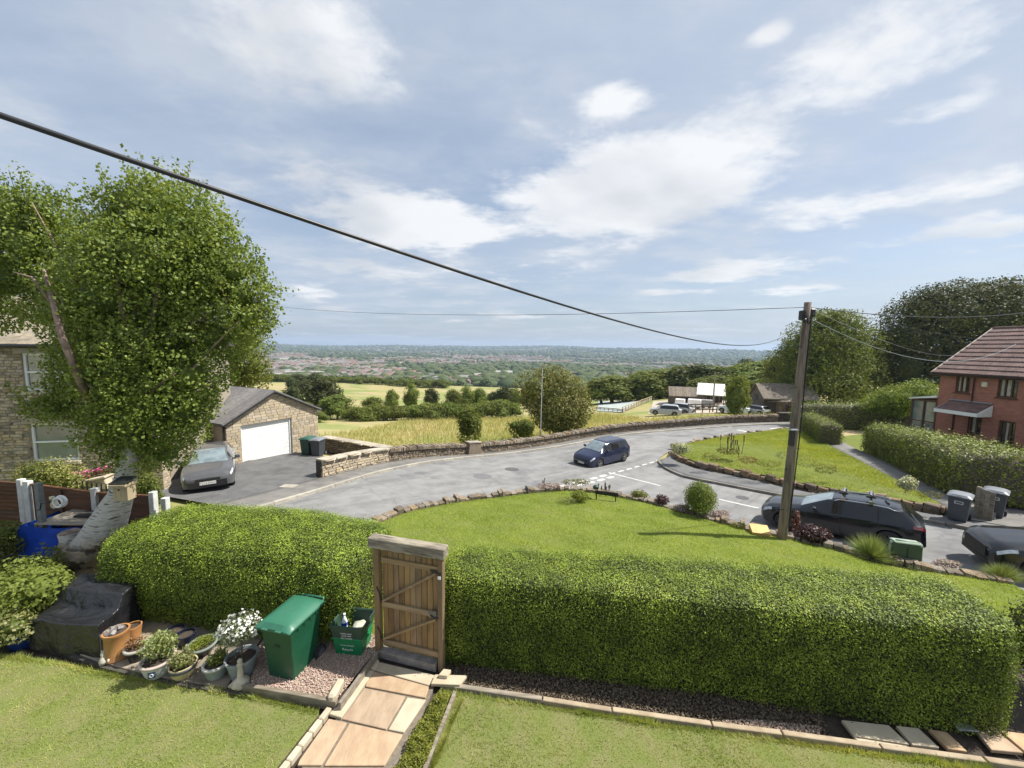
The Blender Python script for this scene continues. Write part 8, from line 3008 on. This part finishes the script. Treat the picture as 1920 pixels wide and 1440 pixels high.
    # crown blobs
    L0 = [(300, 560, 8.6, 130, 150), (250, 470, 8.6, 100, 100), (340, 440, 8.5, 80, 90), (300, 390, 8.4, 75, 60), (238, 405, 8.6, 50, 52), (400, 530, 8.5, 90, 85), (450, 555, 8.4, 52, 46), (398, 630, 8.5, 66, 60), (350, 700, 8.4, 72, 75),
          (280, 700, 8.2, 110, 90), (200, 640, 8.4, 90, 90), (195, 740, 8.3, 75, 75), (110, 762, 8.4, 50, 26), (290, 790, 8.3, 100, 60), (335, 780, 8.4, 60, 55), (255, 840, 7.9, 62, 50), (310, 850, 8.2, 50, 36), (215, 800, 7.9, 60, 50), (270, 760, 7.9, 90, 70), (240, 690, 7.9, 90, 80), (200, 560, 8.0, 90, 90), (280, 480, 8.0, 100, 90), (365, 760, 8.5, 36, 30), (150, 690, 8.6, 50, 50),
          (60, 460, 8.9, 70, 75), (20, 520, 8.9, 70, 75), (110, 545, 8.8, 48, 44), (60, 390, 8.9, 55, 40), (95, 425, 8.8, 40, 35), (10, 420, 9.0, 50, 50), (-50, 480, 9.0, 80, 90), (-40, 590, 9.0, 60, 40), (175, 600, 8.7, 60, 60), (90, 590, 8.9, 45, 30), (470, 600, 8.4, 40, 35), (380, 440, 8.4, 50, 45), (185, 480, 8.7, 45, 40), (440, 510, 8.4, 45, 38)]
    bl = []
    for px, py, yy, rx, ry in L0:
        p = dp(px, py, yy + rnd.uniform(-.2, .2)); k = yy / F
        bl.append((p[0], p[1], p[2], rx * k * .92, max(.5, (rx + ry) * .45 * k), ry * k * .97))
    n = 150000
    p, d = crown_points(bl, n, 91, .30, (.45, 1.13), 3.0)
    gk = lump(p * 1.0, 17, 3.2) > -.12 - .6 * rng.random(len(p)); p, d = p[gk], d[gk]
    p, d = drop_inside(p, d, bl, .46)
    # side twigs and upright sprays round the top
    sp_p = []; sp_d = []
    tw = MB()
    r = np.random.default_rng(92)
    B_ = np.array(bl)
    for i in range(1100):
        b0 = B_[r.integers(len(B_))]
        dd = unit(r.normal(size=3)); dd[2] = abs(dd[2]) * 1.1
        dd = unit(dd)
        s_ = b0[:3] + dd * b0[3:6] * .95
        ln = r.uniform(.18, .55)
        dr = unit(dd * [.5, .5, .5] + [0, 0, .95])
        e = s_ + dr * ln
        nl = int(ln * 34)
        t = r.random(nl)[:, None]
        sp_p.append(s_ + (e - s_) * t + r.normal(size=(nl, 3)) * .03); sp_d.append(r.normal(size=(nl, 3)))
        if i < 160: tw.tube([tuple(s_ - dr * .3), tuple(e)], [.008, .003], 4, False)
    # drooping sprays at the sides
    for px, py in ((520, 545), (500, 580), (505, 610), (490, 650), (60, 730), (50, 760), (80, 790), (150, 830), (200, 880)):
        c = dp(px, py, 8.4)
        nl = 60
        sp_p.append(c + r.normal(size=(nl, 3)) * [.16, .1, .07]); sp_d.append(r.normal(size=(nl, 3)))
    p = np.concatenate([p] + sp_p); d = np.concatenate([d] + sp_d)
    leaves('crown', p, d + [0, 0, .15], .062, lf_birch, root, seed=93, tilt=1.1, aspect=.72, droop=.4)
    tw.build('twigs', mat('birch_twig', (.12, .08, .05), (.08, .055, .035)), root, world=True)['kind'] = 'stuff'
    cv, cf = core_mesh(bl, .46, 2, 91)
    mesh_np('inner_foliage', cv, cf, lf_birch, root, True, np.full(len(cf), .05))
    # bird box
    bp_ = dp(235, 935, yb - .45)
    bb = thing('bird_box', 'wooden bird box with dark felt roof strapped on the birch trunk', 'bird box', (bp_[0], bp_[1], bp_[2]), .1)
    wd2 = mat('birdbox_wood', (.40, .32, .20), (.30, .24, .15), .8, 5, 5, .3, 30, .004, stretch=(3, 3, .5))
    q = MB(); q.box((0, 0, .14), (.27, .20, .30)); q.build('box', wd2, bb, bevel=.006)
    q = MB(); q.box((0, -.03, .315), (.31, .28, .05)); q.build('lid', wd2, bb, bevel=.006)
    q = MB(); q.prism([(-.15, -.16, .345), (-.15, .12, .40), (-.15, .12, .43), (-.15, -.16, .37)], (.30, 0, 0)); q.build('roof', m_black, bb)
    q = MB(); q.cyl((-.02, -.101, .22), (-.02, -.106, .22), .02, n=14); q.build('hole', m_black, bb)


birch()
V0, F0 = ICO[3]
p = G(213, 1095)
st_ = thing('boulder', 'yellowish boulder between birch trunk and hedge', 'stone', (p[0], p[1], 0))
mesh_np('rock', V0 * (1 + .15 * lump(V0, 4, 2))[:, None] * [.24, .2, .17] + [0, 0, .12], F0, m_flag, st_, True, world=False)


# ================================================================ LAWN EDGE PLANTS, POLE, SIGNS, CABINET
def LZ(px, py, h=0.0):
    z = -.5
    for _ in range(30):
        p = gp(px, py, z + h)
        z = .5 * z + .5 * float(lawnz(p[0], p[1]))
    return (float(p[0]), float(p[1]), z)


bush('shrub', 'ball shaped dark green clipped shrub at the lawn corner', 'shrub', pos=tuple(np.array(LZ(1311, 968)) - [0, 0, .05]), r=(.74, .70, .72), n=8500, lsz=.05, m=lf_tree, seed=101, nb=10, core=.72, spread=.35)
bush('shrub', 'yellow green flowering clump left of the street name board', 'shrub', pos=LZ(1086, 940), r=(.42, .35, .25), n=1800, lsz=.05, m=lf_yel, seed=102)
bush('plant', 'dry straw coloured grass clump at the foot of the yellow shrub', 'plant', pos=LZ(1062, 944), r=(.42, .28, .14), n=900, lsz=.06, m=lf_var, seed=103, core=0, aspect=.2)
bush('plant', 'pale pink flowering mound at the tip of the lawn', 'plant', pos=LZ(1030, 918), r=(.7, .3, .14), n=1600, lsz=.045, m=m_pink, seed=104, core=.5)
bush('plant', 'cluster of pale stems and seed heads beside the lawn tip', 'plant', pos=LZ(1080, 912), r=(.8, .25, .18), n=1200, lsz=.05, m=lf_olive, seed=105, core=0)
bush('plant', 'low green flowering plant right of the street name board', 'plant', pos=LZ(1198, 935), r=(.45, .28, .2), n=1500, lsz=.045, m=lf_olive, seed=106)
bush('plant', 'dull purple brown sedum mound on the lawn edge', 'plant', pos=LZ(1240, 948), r=(.36, .26, .22), n=1200, lsz=.05, m=lf_purp, seed=107)
bush('plant', 'pink flowered mat just left of the ball shrub', 'plant', pos=LZ(1275, 960), r=(.34, .25, .16), n=900, lsz=.04, m=m_pink, seed=108)
bush('plant', 'pink and cream flower mat right of the ball shrub', 'plant', pos=LZ(1350, 975), r=(.50, .26, .18), n=1500, lsz=.04, m=m_pink, seed=109)
bush('plant', 'small greenish edging plant before the yellow salt bin', 'plant', pos=LZ(1385, 990), r=(.28, .2, .1), n=500, lsz=.04, m=lf_olive, seed=110, core=0)
# red brown twiggy stalks
def stalks(name, label, pos, n, h, spread, m, seed=1, r0=.012):
    root = thing(name, label, 'plant', pos)
    r = random.Random(seed)
    for i in range(n):
        a = r.random() * 6.3; q_ = r.random() * spread
        x, y = math.cos(a) * q_, math.sin(a) * q_; hh = h * r.uniform(.6, 1.1)
        mb = MB(); mb.tube([(x, y, 0), (x * 1.1, y * 1.1, hh * .6), (x * 1.15 + r.uniform(-.05, .05), y, hh)], [r0, r0 * 1.0, r0 * .8], 5); mb.tube([(x * 1.15, y, hh * .65), (x * 1.15, y, hh)], [r0 * 2, r0 * 1.6], 6); mb.build('stalk', m, root)
    return root


m_stalk = mat('brown_stalk', (.14, .10, .075), (.09, .065, .05), .9)
stalks('seed_heads', 'upright brown seed stalks rising from the plants by the name board', LZ(1135, 925), 12, .42, .35, m_stalk, 3, .010)
stalks('seed_heads', 'two thin dark stalks at the far lawn tip', LZ(1018, 915), 4, .4, .15, m_stalk, 4, .008)
pI = at(1370, 862, .42)
stalks('seed_heads', 'tall dark spires of old foxglove on the island grass', (pI[0], pI[1], pI[2] + .42), 12, 1.15, .9, m_stalk, 5, .017)
bush('plant', 'low reddish brown foliage round the dark spires', 'plant', pos=(pI[0] - .3, pI[1] - .2, pI[2] + .42), r=(1.0, .7, .22), n=1300, lsz=.09, m=lf_olive, seed=111, core=0)
pI = at(1278, 862, .45)
bush('shrub', 'pale cream flowering bush at the rounded tip of the island', 'shrub', pos=(pI[0], pI[1], pI[2] + .3), r=(.8, .55, .45), n=2200, lsz=.08, m=leafmat('cream_flower', [(.16, .2, .07), (.42, .42, .26), (.62, .6, .42)], .25), seed=112)
for i, (px, py, l_, m_, s_) in enumerate(((1330, 876, 'weeds with orange tint along the left island edging', lf_olive, .5), (1400, 884, 'reddish flowering weeds above the middle of the island edging', lf_red, .5), (1440, 893, 'pale stemmed weeds by the island edging left of the pole', lf_yel, .6), (1505, 893, 'tall straw coloured weeds on the island right of the pole', lf_yel, .8), (1545, 905, 'sparse upright weeds above the estate car bonnet', lf_olive, .55), (1475, 880, 'grassy weed clump on the island behind the pole', lf_var, .7))):
    p = at(px, py, .42)
    bush('weeds', l_, 'plant', pos=(p[0], p[1], p[2] + .42), r=(s_ * 1.3, s_ * .7, s_ * .5), n=900, lsz=.07, m=m_, seed=120 + i, core=0, aspect=.3)
pI = at(1709, 945, .42)
bush('shrub', 'yellow green spurge with white flowers at the right end of the island', 'shrub', pos=(pI[0], pI[1] + .2, pI[2] + .36), r=(.42, .36, .42), n=1500, lsz=.07, m=leafmat('cream_flower', [(.1, .14, .03)] * 2), seed=126)
pI = at(1745, 955, .42)
bush('weeds', 'straggly weeds right of the yellow spurge', 'plant', pos=(pI[0], pI[1] + .1, pI[2] + .3), r=(.55, .35, .2), n=700, lsz=.06, m=lf_olive, seed=127, core=0, aspect=.3)

# street name board seen from behind
p = LZ(1137, 938)
sg = thing('street_name_board', 'low black street name board seen from the back', 'sign', p, -.32)
q = MB(); q.box((0, .0, .27), (.85, .03, .15)); q.build('board', m_black, sg, bevel=.005)
for sx in (-.38, .34):
    q = MB(); q.box((sx, -.035, .14), (.04, .04, .4)); q.build('leg', m_black, sg)
q = MB(); q.lathe([(0, .42), (.11, .42), (.12, .5), (.06, .56), (0, .57)], c=(-.42, .1, -.05), n=14); q.build('cap', mat('dark_teal', (.02, .06, .05), None, .4), sg, True)

# grit bin
p = LZ(1434, 1008)
gb_ = thing('grit_bin', 'open yellow grit bin at the foot of the pole', 'grit bin', (p[0] - .0, p[1] + .25, p[2] - .12), -.25)
gb_.scale = (.6, .7, .75)
m_yb = mat('grit_yellow', (.60, .40, .12), (.5, .33, .1), .5)
q = MB(); q.prism([(-.42, -.2, .0), (-.42, .25, .0), (-.42, .25, .42), (-.42, -.2, .24)], (.84, 0, 0)); q.build('body', m_yb, gb_, bevel=.02)
q = MB(); q.prism([(-.44, -.23, .25), (-.44, .28, .44), (-.44, .28, .47), (-.44, -.23, .28)], (.88, 0, 0)); q.build('lid', m_yb, gb_, bevel=.01)
q = MB()
for sx in (.12, .28): q.box((sx, -.205, .12), (.07, .02, .12))
q.build('recess', mat('grit_recess', (.45, .27, .05)), gb_)

# pole
pb_ = np.array(gp(1466, 1006, -.62)); pt_top = np.array(dp(1515, 567, pb_[1]))
pole = thing('telegraph_pole', 'tall weathered wooden telegraph pole at the lawn edge', 'pole', (pb_[0], pb_[1], pb_[2] - .1))
m_pole = mat('pole_wood', (.235, .185, .145), (.15, .12, .095), .9, 3, 6, .6, 20, .01, stretch=(4, 4, .3), stain=(.07, .05, .04), sscale=3)
A_ = Vector(pb_) - Vector((0, 0, .4)); B_ = Vector(pt_top)
q = MB(); q.tube([A_.lerp(B_, t) for t in np.linspace(0, 1, 12)], [.138 - .045 * t for t in np.linspace(0, 1, 12)], 16); q.build('shaft', m_pole, pole, True, world=True, )
dv = (B_ - A_).normalized()
def on_pole(py):
    return Vector(dp(1467 + (1515 - 1467) * (1005 - py) / (1005 - 568), py, pb_[1]))
c = on_pole(820)
q = MB(); q.box((c.x - .12, c.y - .1, c.z), (.13, .12, .46)); q.build('cable_box', m_black, pole, world=True, bevel=.01)
q = MB(); q.box((c.x - .12, c.y - .14, c.z + .27), (.2, .16, .04)); q.build('bracket', mat('galv', (.45, .47, .5), None, .5, metal=.3), pole, world=True)
for k in range(9):
    c2 = on_pole(650 + k * 38)
    sx = 1 if k % 2 else -1
    q = MB(); q.cyl((c2.x + .08 * sx, c2.y - .05, c2.z), (c2.x + .2 * sx, c2.y - .08, c2.z), .012); q.build('step_bolt', m_black, pole, world=True)
q = MB(); q.tube([on_pole(600) + Vector((.09, -.08, 0)), on_pole(700) + Vector((.10, -.09, 0)), on_pole(800) + Vector((.12, -.1, 0)), on_pole(985) + Vector((.08, -.11, 0))], .018, 6); q.build('cable_guard', m_black, pole, world=True)
c3 = on_pole(590)
q = MB(); q.box((c3.x + .13, c3.y + .0, c3.z + .05), (.14, .2, .24)); q.box((c3.x - .14, c3.y, c3.z - .02), (.10, .18, .28)); q.cyl((c3.x - .12, c3.y - .1, c3.z - .12), (c3.x - .12, c3.y - .1, c3.z - .25), .05); q.build('junction_box', m_black, pole, world=True, bevel=.02)
for i in range(6):
    a = i * 1.05
    q = MB(); q.tube([(c3.x + .02, c3.y, c3.z + .1), (c3.x + .14 * math.cos(a), c3.y - .12, c3.z - .1 * (i % 3)), (c3.x + .02, c3.y - .08, c3.z - .3)], .012, 5); q.build('wire_loop', m_black, pole, world=True)
# small yellow sticker halfway
# main cable
def cable(name, label, pts, r, m=m_black, cat='cable'):
    q = MB(); q.tube(pts, r, 8); o = q.build(name, m, None, True)
    return tag(o, label, cat)


E0 = np.array([-3.5, -2.5]); E1 = np.array([8.7064, 11.8])
pts = []
for t in np.linspace(0, 1, 90):
    xy = E0 * (1 - t) + E1 * t
    pts.append((xy[0], xy[1], (1 - t) * 6.1622 + t * (1 - t) * -3.4576 + t * 6.0933))
m_cab = mat('cable_black', (.012, .012, .013), (.02, .02, .02), .4, 20)
cable('overhead_cable', 'thick black cable sagging from the house across the view to the pole', pts, list(np.linspace(.0045, .016, 90) * 0 + .0052), m_cab)


def span(a, b, sag, n=40):
    a = np.array(a, float); b = np.array(b, float)
    return [tuple(a * (1 - t) + b * t - np.array([0, 0, sag * 4 * t * (1 - t)])) for t in np.linspace(0, 1, n)]


pl = c3 + Vector((0, 0, .22))
Wl = dp(505, 568, 26.)
cable('overhead_wire', 'thin level wire running left from the pole across the sky', span(tuple(pl), (-22, 32, dp(505, 568, 32)[2] + .0), .55), .009, m_cab)
Wr = dp(1925, 576, 11.0)
cable('overhead_wire', 'dark wire running right from the pole top past the copper tree', span(tuple(pl), (26, 19.0, dp(1880, 578, 19.0)[2]), .35), .012, m_cab)
m_pwire = mat('pale_wire', (.30, .32, .34), (.24, .26, .28), .5)
eH = dp(1862, 652, 23.5)
cable('service_wire', 'pale wire sagging from the pole to the brick house eaves', span(tuple(c3 + Vector((.1, 0, -.1))), tuple(dp(1905, 645, 22.5)), 1.15), .009, m_pwire)
cable('service_wire', 'thin pale wire falling from the pole towards the back gardens', span(tuple(pl), tuple(dp(1800, 665, 34)), .55), .006, m_pwire)
cable('service_wire', 'thin wire crossing behind towards the ridge of the brick house', span(tuple(dp(1560, 580, 13)), tuple(dp(1925, 640, 24)), .3), .005, m_cab)

# lamp post on the far pavement
p = at(1013, 832)
lp = thing('lamp_post', 'slim grey street lamp post on the far pavement beside the bush', 'lamp post', (p[0], p[1], R(p[0], p[1])))
zt_l = dp(1016, 688, p[1])[2] - R(p[0], p[1])
m_galv = mat('lamp_grey', (.22, .225, .225), (.17, .175, .175), .6, 4)
q = MB(); q.tube([(0, 0, 0), (0, 0, 1.2), (0, 0, 1.22), (0.05, 0, zt_l)], [.07, .07, .045, .03], 12); q.build('column', m_galv, lp, True)
q = MB(); q.tube([(.05, 0, zt_l - .02), (.10, -.25, zt_l + .05), (.14, -.55, zt_l + .08)], .025, 8); q.build('arm', m_galv, lp, True)
q = MB(); q.box((.15, -.70, zt_l + .07), (.16, .42, .08)); q.build('lantern', m_galv, lp, bevel=.02)

# purple heuchera, lavender, cabinet, pink flowers along the lower right edge
bush('plant', 'deep purple leaved mound beside the pole foot', 'plant', pos=LZ(1525, 1018), r=(.68, .42, .30), n=3000, lsz=.07, m=lf_purp, seed=131)
bush('plant', 'taller dark red foliage directly right of the pole', 'plant', pos=LZ(1490, 1008), r=(.16, .14, .5), n=700, lsz=.05, m=leafmat('dark_red_leaf', [(.10, .03, .02), (.16, .06, .04), (.2, .13, .06)], .2), seed=132, core=0)
p = LZ(1633, 1046)
lv = thing('lavender', 'spiky grey green lavender fan left of the green cabinet', 'plant', p)
r = np.random.default_rng(4); n = 2600
th_ = r.random(n) * 6.3; el_ = r.uniform(.25, 1.5, n)
dirs = np.stack([np.cos(th_) * np.cos(el_), np.sin(th_) * np.cos(el_), np.sin(el_)], 1)
ln = r.uniform(.40, .82, n)
side = unit(np.cross(dirs, r.normal(size=(n, 3)))) * .006
b0 = dirs * .05
V = np.stack([b0 - side, b0 + side, dirs * ln[:, None] + [0, 0, -.02]], 1).reshape(-1, 3)
mesh_np('foliage', V, np.arange(3 * n).reshape(n, 3), leafmat('lavender_leaf', [(.12, .17, .05), (.22, .28, .09), (.34, .38, .18)], .3), lv, False, r.random(n), world=False)
bush('plant', 'dark reddish low plants left of the green cabinet base', 'plant', pos=LZ(1675, 1056), r=(.26, .2, .16), n=800, lsz=.05, m=lf_purp, seed=133)
p = LZ(1702, 1060)
cb = thing('utility_cabinet', 'green utility cabinet with rounded pale edge behind the hedge', 'utility cabinet', (p[0] + .0, p[1] + .12, p[2] - .05), -.30)
cb.scale = (.85, .85, 1.05)
m_cgr = mat('cabinet_green', (.045, .075, .05), (.035, .06, .04), .45)
m_cge = mat('cabinet_pale', (.30, .37, .29), (.24, .30, .23), .5)
q = MB(); q.box((0, .0, .30), (.80, .26, .62)); q.build('body', m_cgr, cb, bevel=.03, seg=3)
q = MB(); pts = [(-.42, -.02, .0), (-.42, -.02, .55), (-.38, -.02, .63), (-.30, -.02, .66), (.30, -.02, .66), (.38, -.02, .63), (.42, -.02, .55), (.42, -.02, .0)]
q = MB()
for a, b in zip(pts[:-1], pts[1:]): q.beam(a, b, .34, .05, up=(0, 1, 0)) if False else q.beam(a, b, .05, .34, up=(0, 1, 0)) if False else q.tube([a, b], .045, 8)
q.build('edge_frame', m_cge, cb, True)
q = MB(); q.box((0, .02, .645), (.74, .32, .05)); q.build('top', m_cge, cb, bevel=.02)
q = MB(); q.box((0, -.142, .3), (.012, .012, .5)); q.build('door_gap', m_black, cb)
bush('plant', 'pale pink flower mat right of the green cabinet', 'plant', pos=LZ(1772, 1066), r=(.45, .22, .14), n=1500, lsz=.035, m=m_pink, seed=134)
bush('plant', 'small pale stones and leaves below the cabinet', 'plant', pos=LZ(1715, 1068), r=(.2, .12, .06), n=200, lsz=.035, m=lf_greyg, seed=135, core=0)
p = LZ(1880, 1085)
lv2 = thing('grass_plant', 'feathery grey green plant in front of the black car bumper', 'plant', p)
V2 = V * [1.0, .6, .6]
mesh_np('foliage', V2, np.arange(3 * n).reshape(n, 3), leafmat('lavender_leaf', [(.1, .1, .1)] * 2), lv2, False, r.random(n), world=False)

# short wooden gate post and gate by the bins
p = (17.72, 14.0)
z0 = R(*p) + .12
gq = thing('gate_post', 'short weathered wooden gate leaf standing between the grey bins', 'gate', (p[0], p[1], z0), -1.25)
for i in range(3):
    q = MB(); q.box((i * .13, 0, .58), (.12, .03, 1.12 - .03 * i)); q.build('board', m_wgrey, gq, bevel=.004)
q = MB(); q.box((-.1, .02, .60), (.12, .12, 1.2)); q.build('post', m_wgrey, gq, bevel=.01)
q = MB(); q.box((.12, .04, .9), (.36, .03, .08)); q.box((.12, .04, .3), (.36, .03, .08)); q.build('rail', m_wgrey, gq)
bush('weeds', 'yellow weeds at the foot of the short wooden gate', 'plant', pos=(18.5, 13.0, R(18.5, 13.0) + .12), r=(.35, .3, .18), n=500, lsz=.05, m=lf_yel, seed=141, core=0)
# little red and white cone in the garden by the conservatory
p = dp(1718, 812, 25.5)
tc_ = thing('garden_ornament', 'small red and white cone figure beyond the hedge near the conservatory', 'ornament', (p[0], p[1], R(p[0], p[1])))
q = MB(); q.lathe([(.0, .5), (.25, .5), (.05, 1.35), (0, 1.36)], n=14); q.box((0, 0, .48), (.5, .5, .05)); q.build('cone', mat('cone_red', (.5, .06, .04), (.55, .1, .07), .6, 3), tc_, True)
q = MB(); q.lathe([(.192, .75), (.137, .95)], n=14); q.lathe([(.12, 1.08), (.085, 1.2)], n=14); q.build('stripe', m_white, tc_, True)
q = MB(); q.box((0, 0, .2), (.3, .3, .5)); q.build('stand', m_stone, tc_)
# shed and things at the far right behind the hedge end

# ================================================================ HAZE
def haze():
    o = None
    zlo = -70.0
    mb = MB(); mb.box((0, 4600, (zlo + 130) / 2), (15400, 10400, 130 - zlo))
    m = bpy.data.materials.new('haze'); m.use_nodes = True
    nt = m.node_tree; nt.nodes.clear()
    out = N(nt, 'ShaderNodeOutputMaterial')
    v = N(nt, 'ShaderNodeVolumePrincipled')
    v.inputs['Color'].default_value = (.62, .78, 1.0, 1)
    v.inputs['Density'].default_value = 0.00014
    v.inputs['Anisotropy'].default_value = .2
    nt.links.new(v.outputs[0], out.inputs['Volume'])
    o = mb.build('haze', m)
    tag(o, None, None, None, 'stuff')


haze()
for o in bpy.data.objects:
    if o.name.startswith('flowers'): o['kind'] = 'stuff'
